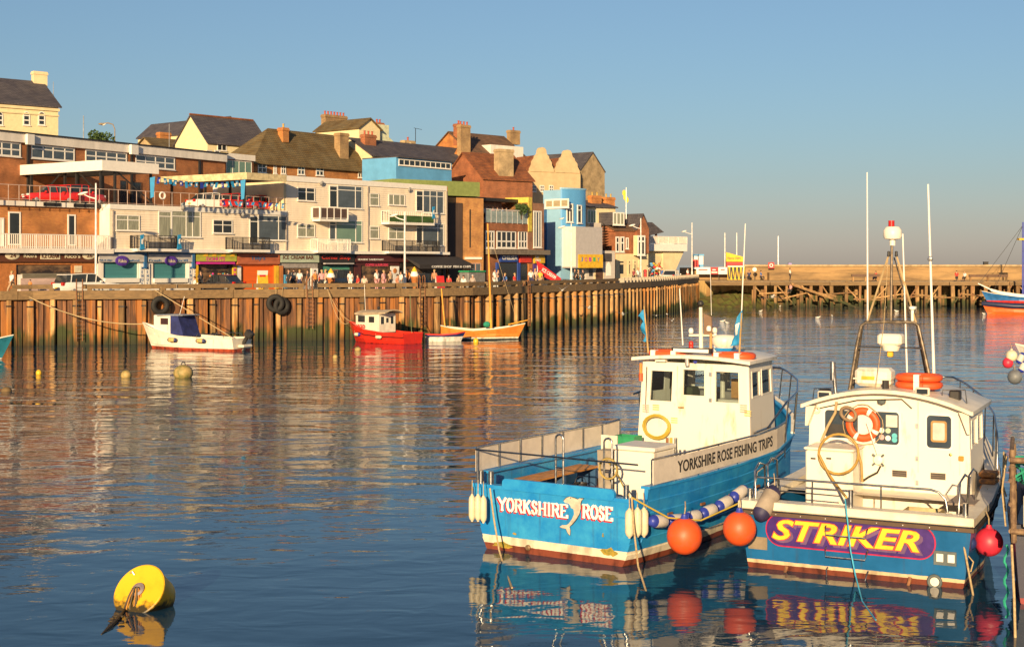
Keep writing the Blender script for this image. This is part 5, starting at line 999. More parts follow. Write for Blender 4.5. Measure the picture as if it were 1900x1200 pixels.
def flag(fr, poles, quad, rows, label, mt, white=None, n=9, seed=3, dep=0):
    t_ = fr.root('flag', label, 'flag'); MB().tube([fr.p(*poles[0], dep), fr.p(*poles[1], dep)], [.022, .018], 6).build('pole', mat('bamboo', (.45,.28,.1), .6), t_, fr.M)
    rf = random.Random(seed); mb = MB(); top, bot, outs = quad; vs = []
    for i in range(n+1):
        f = i/n; px, py = top[0]+(bot[0]-top[0])*f, top[1]+(bot[1]-top[1])*f; ex = outs[min(int(f*(len(outs)-1)+.5), len(outs)-1)]
        for j in range(5): g_ = j/4; x, z_ = fr.at(px+ex[0]*g_, py+ex[1]*g_, dep); vs.append((x, dep+.06*sin(f*7+g_*3), z_))
    fs = [(i*5+j, i*5+j+1, (i+1)*5+j+1, (i+1)*5+j) for i in range(n) for j in range(4)]
    o = mb.add(vs, fs).build('cloth', mt, t_, fr.M, sm=80); o.modifiers.new('solid', 'SOLIDIFY').thickness = .006
    if white:
        vs2 = [(v[0], v[1]-.012, v[2]) for i in range(white[0], white[1]+1) for v in vs[i*5+1:i*5+4]]; k = white[1]-white[0]
        MB().add(vs2, [(i*3+j, i*3+j+1, (i+1)*3+j+1, (i+1)*3+j) for i in range(k) for j in range(2)]).build('white_panel', WTRIM, t_, fr.M)
FLB = mat('flag_blue', (.02,.25,.5), .7, var=.2)
flag(Y, [(1203, 655), (1195, 568)], ((1195, 570), (1201, 632), [(-4, 6), (-11, 10), (-8, 2), (-2, 6), (-10, 10), (-12, 3), (-4, 4), (-8, 8), (-3, 2)]), 0, 'torn blue flag on a bamboo pole at the port edge of the roof', FLB, dep=L0+.4)
flag(Y, [(1372, 655), (1376, 580)], ((1377, 575), (1372, 640), [(-2, 2), (-8, 6), (-11, 7), (-13, 6), (-16, 6), (-17, 2)]), 0, 'blue and white flag drooping on a pole by the radar dome', FLB, white=(3, 6), dep=L0+.4)
for px, px2, y0, y1, lab in ((1261, 1267, 535, 640, 'short white whip aerial on the blue boat roof'), (1383, 1373, 415, 650, 'tall white whip aerial at the starboard edge of the blue boat roof'), (1318, 1320, 500, 585, 'thin pale aerial rising from the blue boat mast')):
    dd = L0+.9; MB().tube([Y.p(px2, y1, dd), Y.p(px, y0, dd)], [.018, .012] if y0 != 500 else .006, 6).build('whip_aerial', WTRIM, None, Y.M, label=lab, cat='aerial')
mb = Y.root('rescue_light', 'orange rescue light clipped on the port side of the white wheelhouse', 'rescue light'); a = Y.p(1189, 706, L0-.1); MB().cyl((a[0], a[1]), .05, a[2], a[2]+.18, 10).build('float', ORG, mb, Y.M, sm=40); MB().cyl((a[0], a[1]), .035, a[2]+.18, a[2]+.42, 10).build('lamp', mat('orange_lens', (.7,.25,.04), .3), mb, Y.M, sm=40)

# ---------------------------------------------------------------- the darker blue boat with the oval name board
S = Fr(O=(6.3, 26.35), a=-28); SB_ = S.root('dark_blue_boat', 'dark blue fishing boat with cream wheelhouse and purple oval name board', 'boat')
DBL = hullmat('dark_boat_paint', (.006, .10, .26), (.60, .45, .27), (.17, .04, .018), .1, .165, .3, wear=.25, slope=.0); SS = [(0, 2.14, 1.1, 2.0, -.45), (2, 2.12, 1.16, 2.0, -.5), (4, 1.95, 1.3, 1.75, -.6), (5.5, 1.66, 1.5, 1.3, -.6), (7, 1.15, 1.8, .7, -.6), (8.2, .55, 2.08, .25, -.4), (8.9, .05, 2.25, .02, -.2)]
hull(SB_, S, SS, DBL, n=5, deckz=.75); deck(SB_, S, SS[:4], .75, mat('cream_deck', (.48,.38,.26), .7), name='deck')
deck(SB_, S, SS[1:], 1.22, GELC, .14, 'side_deck')
for s_ in (): pass
def gunw2(dz, w_, h_, mt, nm, out): gunwale(SB_, S, SS, mt, w_, h_, nm, dz, out=out)
gunw2(.02, .3, .13, GELC, 'gunwale', .05); gunw2(-.07, .12, .07, RUBBER, 'rubbing_strake', .09)
MB().bbox(-2.19, 2.19, -.07, .3, 1.12, 1.28, .02).build('stern_capping', GELC, SB_, S.M); MB().box(-2.2, 2.2, -.1, -.005, 1.03, 1.1).build('stern_strake', mat('brown_rubber', (.10,.06,.035), .7), SB_, S.M)
x0, x1 = S.t(1421), S.t(1737); zc = S.z((x0+x1)/2, 0, 993.5); hh = .315; PURP = mat('purple_board', (.055,.02,.16), .35); MAGE = mat('crimson_edge', (.45,.01,.06), .4)
nb = MB().prism(rrect(x0, x1, zc-hh, zc+hh, hh*.98, 9), -.02, -.002, 'y').build('name_board_edge', MAGE, SB_, S.M); MB().prism(rrect(x0+.026, x1-.026, zc-hh+.026, zc+hh-.026, hh*.87, 9), -.026, -.02, 'y').build('name_board', PURP, nb, S.M)
ta_, tb_ = S.t(1434), S.t(1707)
for dx, dz, dd, mt_, bo in ((.06, -.05, -.03, mat('mauve_shadow', (.13,.06,.15)), .03), (-.005, 0, -.036, mat('red_edge_letter', (.6,.06,.02)), .045), (0, .0, -.042, mat('letter_yellow', (.80,.55,.03), .4), .02)):
    txt('STRIKER', mt_, nb, S.M @ Matrix.Translation(((ta_+tb_)/2+dx, dd, zc+.01+dz)), tb_-ta_+(bo-.02)*1.2, .385+(bo-.02)*1.2, bold=bo, ital=.28, ext=.004)
def hoopladder(px0, px1, ya, yb):
    a, b_ = S.at(px0, ya), S.at(px1, yb+0); mb = MB(); x0, x1 = a[0], S.t(px1); z = a[1]; mb.tube([(x0, -.01, z), (x0, -.1, z-.03), (x0+.02, -.16, z-.16), (x1-.02, -.16, z-.16), (x1, -.1, z-.03), (x1, -.01, z)], .017, 6); mb.build('transom_step', STEEL, SB_, S.M, sm=60)
hoopladder(1534, 1611, 973, 973); hoopladder(1534, 1611, 1013, 1013); hoopladder(1536, 1611, 1052, 1052)
q = S.rect(1733, 1022, 1775, 1048); MB().box(q[0], q[1], -.03, -.003, q[2], q[3]).build('exhaust_plate', mat('grey_plate', (.10,.12,.12)), SB_, S.M)
for i in (0, 1): w_ = (q[1]-q[0])/2; MB().box(q[0]+w_*i+.05, q[0]+w_*(i+1)-.03, -.036, -.03, q[2]+.06, q[3]-.05).build('reflector', WTRIM, SB_, S.M)
q = S.rect(1389, 995, 1424, 1018); MB().box(q[0], q[1], -.02, -.003, q[2], q[3]).build('anode_plate', mat('tan_grey', (.22,.17,.11)), SB_, S.M)
a = S.p(1735, 1078); MB().torus((a[0], -.04, a[2]), .11, .03, 20, 8).build('exhaust_ring', mat('grey_plate', (0,0,0)), SB_, S.M, sm=60); MB().lathe([(0, 0), (.1, 0), (.1, .02), (0, .025)], 18, Matrix.Translation((a[0], -.02, a[2])) @ Matrix.Rotation(pi/2, 4, 'X')).build('exhaust_cover', WB, SB_, S.M, sm=40)
for px, py in ((1461, 1050), (1690, 1070)): a = S.p(px, py); MB().tube([(a[0], -.05, a[2]), (a[0]-.03, -.2, a[2]-.22)], [.035, .025], 8).build('trim_ram', mat('rust_steel', (0,0,0)), SB_, S.M)
# stern rail, posts
RZ = 1.68
P = [(-2.0, 2.2, 1.95), (-2.0, .5, 1.75), (-1.95, .12, 1.3)]; MB().tube(P, .022, 6).build('quarter_rail', STEEL, SB_, S.M, sm=60); P = [(-1.6, .35, 1.25), (-1.6, .35, RZ), (1.35, .35, RZ), (1.55, .35, RZ-.08), (1.62, .35, 1.28)]
P2 = [(-1.95, .35, RZ), (1.35, .35, RZ), (1.5, .35, RZ-.04), (1.62, .35, RZ-.16), (1.66, .35, 1.28)]; MB().tube(P2, .022, 7).build('stern_rail', STEEL, SB_, S.M, sm=60)
for x in (-1.5, -.85, .45): MB().tube([(x, .35, 1.25), (x, .35, RZ)], .017, 6).build('stanchion', STEEL, SB_, S.M)
MB().tube([(-1.9, .35, 1.45), (-.3, .35, 1.43)], .015, 6).build('mid_rail', STEEL, SB_, S.M)
a = S.t(1578, .1); MB().cyl((a, .12), .045, 1.27, 1.6, 12).build('bollard_post', STEEL, SB_, S.M, sm=40); MB().cyl((2.0, .2), .05, 1.27, 1.5, 12).build('bollard_post', STEEL, SB_, S.M, sm=40); MB().cyl((-2.05, .25), .05, 1.27, 1.46, 12).build('bollard_post', STEEL, SB_, S.M, sm=40)
for sg, yy in ((1, .7), (1, 1.5)): MB().tube([(1.85, yy-.35, 1.25), (1.88, yy-.35, 1.85), (1.9, yy, 1.95), (1.9, yy+.35, 1.85), (1.88, yy+.35, 1.25)], .02, 6).build('side_hoop', STEEL, SB_, S.M, sm=60)
for yy in (.6, 1.4): MB().tube([(-1.95, yy-.3, 1.25), (-1.97, yy-.3, 1.8), (-1.98, yy, 1.92), (-1.97, yy+.3, 1.85), (-1.95, yy+.3, 1.25)], .02, 6).build('side_hoop', STEEL, SB_, S.M, sm=60)
# wheelhouse
L1 = 2.85; sl_, sr = S.t(1503, L1), S.t(1798, L1); ZE, ZC = 2.86, 3.22; ms_ = (sl_+sr)/2; hwS = (sr-sl_)/2
fp = [(sl_, L1), (sr, L1), (sr-.12, L1+2.2), (ms_+.8, L1+3.1), (ms_-.8, L1+3.1), (sl_+.12, L1+2.2)]
def arc(c): return ZE+(ZC-ZE)*(1-c*c)
nb_ = 12; poly = [(sl_-.06, .78), (sr+.06, .78)]+[(ms_+hwS*c, arc(c)) for c in [1-2*i/nb_ for i in range(nb_+1)]]; MB().prism(poly, L1, L1+.05, 'y').build('wheelhouse_back', WB, SB_, S.M)
walls(SB_, S, fp[1:]+fp[:1], .78, ZE, [[(.15, .5, 2.15, 2.65), (.58, .92, 2.15, 2.65)], [(.1, .9, 2.15, 2.7)], [(.05, .95, 2.15, 2.7)], [(.1, .9, 2.15, 2.7)], [(.08, .42, 2.15, 2.65), (.5, .85, 2.15, 2.65)]], WB, flare=.01, name='wheelhouse_wall', gl=GLD) if True else None
rings = []
for y, s_ in ((L1-.3, 1.06), (L1-.27, 1.08), (L1+2.4, 1.02), (L1+3.3, .72)):
    top = [(ms_+hwS*s_*c, y, arc(c)+.05-(.1 if y > L1+3 else 0)) for c in [-1+i/8 for i in range(17)]]; rings.append([(p[0], p[1], p[2]-.075) for p in top][::-1]+top)
MB().loft(rings, True, True).build('wheelhouse_roof', GELC, SB_, S.M, sm=30)
for sg in (-1, 1): MB().prism([(ms_+sg*hwS*1.02, ZE+.0), (ms_+sg*hwS*.9, ZE+.02), (ms_+sg*hwS*1.0, ZE-.4), (ms_+sg*hwS*1.03, ZE-.4)], L1-.2, L1-.004, 'y').build('roof_bracket', GELC, SB_, S.M)
def swin(x0, y0, x1, y1, fn=None):
    q = S.rect(x0, y0, x1, y1, L1-.02); f_ = MB().prism(rrect(q[0]-.04, q[1]+.04, q[2]-.04, q[3]+.04, .1), L1-.025, L1-.003, 'y').build('window', WTRIM, SB_, S.M); MB().prism(rrect(q[0], q[1], q[2], q[3], .07), L1-.032, L1-.025, 'y').build('pane', glass('wheelhouse_glass', (.05,.065,.08), .04), f_, S.M); return q, f_
q, f_ = swin(1531, 761, 1592, 812); MB().box(q[0]+.05, q[1]-.05, L1-.036, L1-.033, q[2]+.05, q[2]+.28).build('blind', BLACK, f_, S.M)
q, f_ = swin(1624, 764, 1668, 824)
for i, (a, b_) in enumerate(((.28, .35), (.55, .35), (.28, .14), (.55, .12), (.82, .2), (.82, .08))): MB().lathe([(0, 0), (.055, 0), (.055, .008), (0, .01)], 14, Matrix.Translation((q[0]+(q[1]-q[0])*a, L1-.033, q[2]+(q[3]-q[2])*b_+.05)) @ Matrix.Rotation(pi/2, 4, 'X')).build('gauge_sticker', [WTRIM, mat('pale_green_dot', (.4,.5,.35)), mat('pink_dot', (.6,.3,.3)), WTRIM, mat('cyan_dot', (.1,.45,.5)), mat('cyan_dot', (0,0,0))][i], f_, S.M)
MB().box(q[0]+.22, q[1]-.03, L1-.036, L1-.033, q[3]-.3, q[3]-.06).build('notice', GELC, f_, S.M)
q, f_ = swin(1720, 771, 1765, 831); MB().prism(rrect(q[0]+.08, q[1]-.08, q[2]+.12, q[3]-.1, .05), L1-.05, L1-.033, 'y').build('hatch_frame', mat('tan_frame', (.35,.2,.06)), f_, S.M); MB().prism(rrect(q[0]+.12, q[1]-.12, q[2]+.16, q[3]-.14, .03), L1-.056, L1-.05, 'y').build('hatch_pane', mat('pale_panel', (.5,.48,.42)), f_, S.M)
for px in (1704, 1781): MB().box(S.t(px, L1)-.012, S.t(px, L1)+.012, L1-.022, L1-.002, .85, arc((S.t(px, L1)-ms_)/hwS)-.12).build('door_seam', GELC, SB_, S.M)
for x0_, y0_, x1_, y1_ in ((1656, 872, 1683, 884), (1727, 877, 1755, 889)):
    q = S.rect(x0_, y0_, x1_, y1_, L1); v_ = MB().box(q[0], q[1], L1-.03, L1-.003, q[2], q[3]).build('vent', mat('grey_vent', (.16,.12,.09)), SB_, S.M)
    for i in range(3): MB().box(q[0]+.01, q[1]-.01, L1-.04, L1-.03, q[2]+.02+i*.04, q[2]+.035+i*.04).build('louvre', BLACK, v_, S.M)
a = S.p(1764, 843, L1); MB().lathe([(.0, 0), (.035, 0), (.03, .03), (0, .04)], 12, Matrix.Translation((a[0], L1-.003, a[2])) @ Matrix.Rotation(pi/2, 4, 'X')).build('door_knob', mat('brass', (0,0,0)), SB_, S.M); a = S.p(1784, 850, L1); MB().bbox(a[0]-.05, a[0]+.05, L1-.06, L1, a[2]-.05, a[2]+.05, .01).build('side_lamp', mat('orange_lens', (0,0,0)), SB_, S.M)
a = S.p(1516, 760, L1); MB().torus((a[0], L1-.03, a[2]), .06, .02, 16, 6).build('deck_light', GELC, SB_, S.M, sm=60); a = S.p(1638, 746, L1); MB().lathe([(.0, 0), (.09, 0), (.08, .06), (.0, .1)], 14, Matrix.Translation((a[0], L1-.1, a[2]+.05)) @ Matrix.Rotation(pi, 4, 'X')).build('deck_lamp', mat('grey_plate', (0,0,0)), SB_, S.M, sm=40)
q = S.rect(1735, 838, 1755, 853, L1); MB().box(q[0], q[1], L1-.012, L1-.004, q[2], q[3]).build('notice', mat('tan_notice', (.5,.38,.24)), SB_, S.M)
q = S.rect(1494, 832, 1582, 905, 1.9); lk = S.root('cream_deck_locker', 'cream deck locker beside the hose in front of the Striker wheelhouse', 'locker') if False else S.root('cream_deck_locker', 'cream deck locker under the yellow brown hose loop', 'locker'); MB().bbox(q[0], q[1], 1.9, 2.75, .76, q[3]-.05, .03).build('box', WB, lk, S.M); MB().bbox(q[0]-.03, q[1]+.03, 1.87, 2.78, q[3]-.045, q[3]+.01, .02).build('lid', WB, lk, S.M)
for px in (1509, 1538): a = S.p(px, 850, 1.9); MB().box(a[0]-.05, a[0]+.05, 1.88, 1.9, a[2]-.015, a[2]+.015).build('hinge', BLACK, lk, S.M)
rg = S.root('life_ring', 'orange and white life ring on the cream wheelhouse', 'life ring'); a = S.p(1601, 787, L1-.1); Mr = Matrix.Translation((a[0], L1-.1, a[2])); MB().torus((0, 0, 0), .28, .075, 28, 10, M=Mr, flat=.7).build('ring', ORG, rg, S.M, sm=60)
for k_ in range(4): a0 = radians(62+90*k_); MB().torus((0, 0, 0), .28, .079, 3, 10, a0-.12, a0+.12, Mr, flat=.72).build('reflective_band', WTRIM, rg, S.M, sm=60)
MB().tube([(a[0]+.41*cos(2*pi*i/24), L1-.1, a[2]+.41*sin(2*pi*i/24)-(.03 if i % 6 in (2, 3, 4) else 0)) for i in range(25)], .008, 5).build('grab_line', ROPE, rg, S.M)
hr = S.root('hauler_fitting', 'small white pot hauler with lever on the cream wheelhouse', 'hauler'); a = S.p(1629, 853, L1-.12); MB().lathe([(.0, 0), (.1, 0), (.12, .04), (.09, .1), (0, .12)], 12, Matrix.Translation((a[0], L1-.02, a[2])) @ Matrix.Rotation(pi/2, 4, 'X')).build('drum', WB, hr, S.M, sm=40)
for k_ in range(4): c, s_ = cos(pi/4+k_*pi/2), sin(pi/4+k_*pi/2); MB().tube([(a[0]+.09*c, L1-.1, a[2]+.09*s_), (a[0]+.16*c, L1-.12, a[2]+.16*s_)], .022, 6).build('arm', mat('grey_plate', (0,0,0)), hr, S.M)
MB().tube([(a[0], L1-.14, a[2]+.1), S.p(1608, 783, L1-.2)], .012, 6).build('lever', WTRIM, hr, S.M); MB().tube([S.p(1634, 864, L1-.1), S.p(1628, 876, L1-.15), S.p(1612, 884, L1-.2), S.p(1600, 892, L1-.3)], .022, 6).build('hydraulic_hose', RUBBER, hr, S.M, sm=60)
BH = mat('brown_yellow_hose', (.42,.25,.05), .5, var=.3); P = [S.p(1600, 893, 1.7), S.p(1598, 860, 1.75)]+[S.p(1556+37*cos(a_), 842-37*sin(a_), 1.8-.004*i) for i, a_ in enumerate([2*pi*k_/24 for k_ in range(0, 37)])]+[S.p(1538, 880, 1.7), S.p(1556, 905, 1.4), S.p(1570, 922, .5)]
MB().tube(P, .027, 7).build('deck_hose', BH, None, S.M, sm=60, label='thick yellow brown hose looped in front of the cream wheelhouse', cat='hose')
MB().tube([S.p(1552, 745, L1-.1), S.p(1550, 765, L1-.12), S.p(1536, 790, L1-.12), S.p(1524, 818, L1-.12)], .03, 7).build('exhaust_lagging', mat('tan_lagging', (.45,.32,.16), .8), SB_, S.M, sm=60)
a = S.p(1575, 767, L1-.15); coil(S.M @ Matrix.Translation(a) @ Matrix.Rotation(.5, 4, 'Y'), .16, 7, .022, 'brown rope coil hanging beside the life ring', 'rope_coil', mat('brown_rope', (.28,.19,.11), .9), 'rope')
# roof gear
zr_ = lambda x: arc((x-ms_)/hwS)+.05
q = S.rect(1585, 690, 1652, 722, L1+.6); cn = S.root('liferaft_canister', 'white liferaft canister with yellow label on the cream wheelhouse roof', 'liferaft'); MB().bbox(q[0], q[1], L1+.6, L1+1.1, zr_(0)-.02, q[3]+.08, .07).build('canister', WB, cn, S.M, sm=30); MB().box(q[0]-.02, q[1]+.02, L1+.58, L1+1.12, (q[2]+q[3])/2+.02, (q[2]+q[3])/2+.05).build('seam', GELC, cn, S.M); MB().box((q[0]+q[1])/2-.22, (q[0]+q[1])/2+.05, L1+.57, L1+.6, q[3]-.16, q[3]-.09).build('label_plate', YEL, cn, S.M)
rs = S.root('life_float_stack', 'two orange life floats stacked on the cream wheelhouse roof', 'life float'); a0, a1 = S.t(1668, L1+.6), S.t(1741, L1+.6)
for i in range(2): P = rrect(a0, a1, L1+.35, L1+.95, .25, 6); zz = zr_((a0+a1)/2)+.09+i*.15; MB().tube([(p[0], p[1], zz) for p in P]+[(P[0][0], P[0][1], zz)], .075, 8).build('float', ORG, rs, S.M, sm=60); MB().box((a0+a1)/2-.03, (a0+a1)/2+.08, L1+.26, L1+.44, zz-.08, zz+.08).build('band', WTRIM, rs, S.M)
x = S.t(1547, L1+.5); MB().tube([(x+.04, L1+.5, ZE+.2), (x-.02, L1+.5, S.z(x, L1+.5, 672))], [.035, .055], 10).build('exhaust_pipe', STEEL, SB_, S.M, sm=60); MB().tube([(x-.02, L1+.5, S.z(x, L1+.5, 705)), (x-.02, L1+.5, S.z(x, L1+.5, 671))], .06, 12).build('silencer', STEEL, SB_, S.M, sm=60)
for px in (1530, 1712): a = S.t(px, L1-.1); MB().bbox(a-.14, a+.14, L1-.15, L1-.05, zr_(a)-.02, zr_(a)+.14, .02).build('flood_light', GELC, SB_, S.M); MB().box(a-.11, a+.11, L1-.16, L1-.15, zr_(a)+.01, zr_(a)+.11).build('flood_lens', GLD, SB_, S.M)
for px, w_ in ((1527, .22), (1770, .25)): a = S.t(px, L1+.4); MB().tube([(a-w_, L1+.4, zr_(a)-.05), (a-w_+.03, L1+.4, zr_(a)+.2), (a+w_-.03, L1+.4, zr_(a)+.22), (a+w_, L1+.4, zr_(a)-.05)], .015, 6).build('roof_rail', STEEL, SB_, S.M, sm=60); MB().bbox(a-.12, a+.1, L1+.5, L1+.7, zr_(a)-.02, zr_(a)+.2, .03).build('spotlight', BLACK, SB_, S.M)
MB().cyl((S.t(1641, L1), L1+.1), .07, zr_(0)-.02, zr_(0)+.16, 10).build('spotlight', BLACK, SB_, S.M)
# A-frame, radar, aerials
AF = S.root('a_frame_mast', 'tall steel A frame with radar scanners and red light on the cream wheelhouse', 'mast'); D = L1+1.0
p = lambda x, y, d_=D: S.p(x, y, d_); FRM = mat('worn_steel_frame', (.22,.17,.12), .45, .6, var=.5, scale=8)
MB().tube([p(1576, 725), p(1590, 640), p(1598, 604), p(1606, 598), p(1640, 597), p(1696, 598), p(1704, 604), p(1712, 640), p(1730, 722)], .038, 8).build('arch', FRM, AF, S.M, sm=60); MB().tube([p(1582, 725, D+.5), p(1595, 640, D+.4), p(1600, 602, D+.05)], .03, 8).build('rear_leg', FRM, AF, S.M, sm=60); MB().tube([p(1724, 722, D+.5), p(1708, 640, D+.4), p(1702, 604, D+.05)], .03, 8).build('rear_leg', FRM, AF, S.M, sm=60)
MB().tube([p(1592, 643), p(1712, 646)], .022, 6).build('crossbar', STEEL, AF, S.M)
for a, b_ in ((1608, 1650), (1700, 1662)): MB().tube([p(a, 600), p(b_, 470)], .022, 6).build('stay_leg', mat('yellowed_steel', (.42,.30,.15), .5), AF, S.M)
MB().tube([p(1694, 600), p(1659, 478, D+.3)], .017, 6).build('stay_leg', FRM, AF, S.M)
MB().tube([p(1653, 598), p(1655, 446)], .028, 8).build('mast_pole', YEH if False else FRM, AF, S.M); a = p(1656, 445); MB().lathe([(.06, -.12), (.06, 0), (.17, .02), (.19, .08), (.19, .2), (.14, .27), (0, .28)], 20, Matrix.Translation(a)).build('radar_dome', WB, AF, S.M, sm=40); txt('RADAR', mat('faint_blue', (.3,.35,.5)), AF, S.M @ Matrix.Translation((a[0], a[1]-.196, a[2]+.14)), .2, .045) if False else None
a = p(1654, 420); MB().cyl((a[0], a[1]), .065, a[2], a[2]+.12, 12).build('red_light', mat('red_lens', (.45,.015,.012), .25), AF, S.M, sm=40)
q = S.rect(1631, 619, 1676, 640, D); MB().bbox(q[0], q[1], D-.2, D+.2, q[2], q[3], .04).build('radar_scanner', WB, AF, S.M); MB().lathe([(.2, 0), (.16, -.12), (.0, -.12)], 16, Matrix.Translation(((q[0]+q[1])/2, D, q[2]))).build('scanner_base', WB, AF, S.M, sm=40); a = p(1652, 655); MB().bbox(a[0]-.06, a[0]+.06, D-.06, D+.06, a[2]-.08, a[2]+.06, .02).build('hooter', YEL, AF, S.M)
for px, py in ((1693, 573), (1649, 471), (1663, 471)): a = p(px, py); MB().lathe([(.03, -.25 if px == 1693 else -.06), (.035, -.03), (.07 if px == 1693 else .03, 0), (.07 if px == 1693 else .03, .05), (0, .06)], 12, Matrix.Translation(a)).build('gps_mushroom' if px == 1693 else 'nav_lamp', WTRIM if px == 1693 else BLACK, AF, S.M, sm=40)
for a, b_, r_, lab in (((1610, 600), (1609, 320), (.02, .012), 'tall white aerial at the port corner of the steel A frame'), ((1734, 735), (1722, 342), (.032, .018), 'thick tall white aerial at the starboard side of the cream wheelhouse'), ((1684, 725), (1675, 434), (.02, .014), 'shorter white aerial between the radar mast and the thick aerial')):
    t_ = S.root('whip_aerial', lab, 'aerial'); MB().tube([p(*a), p(*b_)], list(r_), 7).build('rod', WTRIM, t_, S.M); 
    if a[0] == 1734: c = p(1726, 480); MB().ball(c, .06, 8, 6).build('clamp', ALU, t_, S.M)
MB().tube([p(1625, 722, L1-.1), p(1640, 600, D-.1), p(1648, 478, D)], .007, 5).build('halyard', ROPE, AF, S.M)
# foredeck rails and the rusty winch on the side deck
rz2 = lambda y: 2.35+max(0, y-4)*.16; ys = [4.0+4.7*i/14 for i in range(15)]; P = [(lerpst(SS, y, 1)-.02, y, rz2(y)) for y in ys]+[(-lerpst(SS, y, 1)+.02, y, rz2(y)) for y in ys[::-1]]; P = [(lerpst(SS, 3.8, 1), 3.8, 1.5), (lerpst(SS, 3.9, 1), 3.85, 2.2)]+P; MB().tube(P, .024, 7).build('pulpit_rail', STEEL, SB_, S.M, sm=60)
for y in (4.6, 5.6, 6.6, 7.6, 8.4):
    for sg in (1, -1): MB().tube([(sg*(lerpst(SS, y, 1)-.05), y, lerpst(SS, y, 2)), (sg*(lerpst(SS, y, 1)-.02), y, rz2(y))], .017, 6).build('pulpit_stanchion', STEEL, SB_, S.M)
MB().loft([[(sr-.3-2.1*0-(0 if y < 6 else (y-6)*.9), y, 1.3), (lerpst(SS, y, 1)-.25, y, 1.3+.02), (lerpst(SS, y, 1)-.5-(y-5)*.1, y, 1.8+(y-5)*.12), (0.2, y, 1.95+(y-5)*.1)] for y in (5.6, 6.4, 7.2, 8.0)], False).build('coachroof', WB, SB_, S.M, sm=50)
wn_ = S.root('rusty_chain_box', 'rusty orange chain box on the side deck of the cream wheelhouse boat', 'chain box'); RUST = mat('orange_rust', (.55,.22,.04), .8, c2=(.14,.07,.04), scale=9, bump=.01)
for i in range(3): MB().bbox(1.72-.02*i, 2.02, 3.25+.04*i, 3.75, 1.28+i*.13, 1.38+i*.13, .02).build('tray', RUST, wn_, S.M)
hb = S.root('deck_hatch_board', 'grey plywood board lying on the starboard side deck', 'board'); MB().box(1.45, 1.95, 1.3, 2.5, 1.27, 1.31).build('board', mat('grey_ply', (.26,.2,.16), .8), hb, S.M)
# ---------------------------------------------------------------- fenders, buoys and ropes
for i, (px, py, lab) in enumerate(((876, 918, 'cream fender, outermost of the cluster at the port quarter of the blue boat'), (887, 918, 'cream fender, middle one at the port quarter of the blue boat'), (897, 921, 'cream fender nearest the letters at the port quarter of the blue boat'))): fender(Matrix.Translation(W(px, py+49, 28.9-.1*i)) , .56, .07, lab, 'cream fenders hung at the stern corners')
for i, (px, py, lab) in enumerate(((1168, 942, 'cream fender nearest the word rose at the starboard quarter'), (1183, 940, 'cream fender, middle one at the starboard quarter'), (1195, 940, 'cream fender, outermost of the cluster at the starboard quarter'))): fender(Matrix.Translation(W(px, py+56, 26.95+.12*i)), .57, .085, lab, 'cream fenders hung at the stern corners')
AB = mat('white_blue_fender', (.62,.56,.50), .45, var=.15); a0, a1 = W(1206, 966, 27.2), W(1385, 905, 30.0); n = 6; labs = ['first from the blue stern', 'second from the blue stern', 'third, just past the orange buoy', 'fourth along the string', 'fifth along the string', 'last one near the dark blue boat']
for i in range(n):
    pts_ = [a0.lerp(a1, (i+k_)/n)-Vector((0, 0, .22*4*((i+k_)/n)*(1-(i+k_)/n))) for k_ in (.02, .96)]; d_ = pts_[1]-pts_[0]; M_ = Matrix.Translation(pts_[0]) @ d_.to_track_quat('Z', 'Y').to_matrix().to_4x4(); fender(M_, d_.length, .125, 'white fender with blue ends strung between the boats, '+labs[i], 'blue ended fenders strung between the two boats', AB, FBL, False)
def buoyball(px, py, d, r, label, mt=ORG, top=True, grp=None):
    t_ = thing('ball_buoy', label, 'buoy', Matrix.Translation(W(px, py, d)), grp); MB().ball((0, 0, 0), (r, r, r*1.04), 24, 16).build('ball', mt, t_, wm(t_), sm=80)
    MB().lathe([(r*.32, r*.9), (r*.2, r*1.1), (r*.16, r*1.25), (0, r*1.26)], 12).build('neck', mt if mt is not ORG else FBL, t_, wm(t_), sm=40); c_ = wm(t_).translation; MB().tube([c_+Vector((0, 0, r*1.2)), c_+Vector((.03, .1, r*1.2+.12)), c_+Vector((.05, .3, r*1.2+.2))], .012, 5).build('lanyard', ROPE, t_, Matrix()); return t_
buoyball(1270, 994, 26.9, .335, 'big orange ball buoy hanging beside the blue stern'); buoyball(1372, 980, 26.6, .31, 'orange ball buoy hanging at the corner of the dark blue stern')
RB = mat('pinkish_red_buoy', (.62,.03,.06), .45, var=.2); buoyball(1835, 1005, 25.9, .25, 'pinkish red ball buoy between the dark blue boat and the rusty frame', RB); buoyball(1812, 1005, 26.5, .22, 'faded red buoy half hidden behind the pinkish red one', mat('faded_red', (.5,.09,.05), .5)); buoyball(1800, 1007, 25.7, .12, 'small navy buoy tied at the corner of the dark blue stern', mat('navy_buoy', (.02,.03,.12), .4))
d_ = W(1438, 905, 27.3)-W(1407, 962, 26.9); fender(Matrix.Translation(W(1407, 962, 26.9)) @ d_.to_track_quat('Z', 'Y').to_matrix().to_4x4(), d_.length, .17, 'fat grey cylinder fender slung at the corner of the dark blue boat', None, mat('dirty_grey_fender', (.36,.29,.22), .6), mat('dark_purple_cap', (.03,.025,.08)))
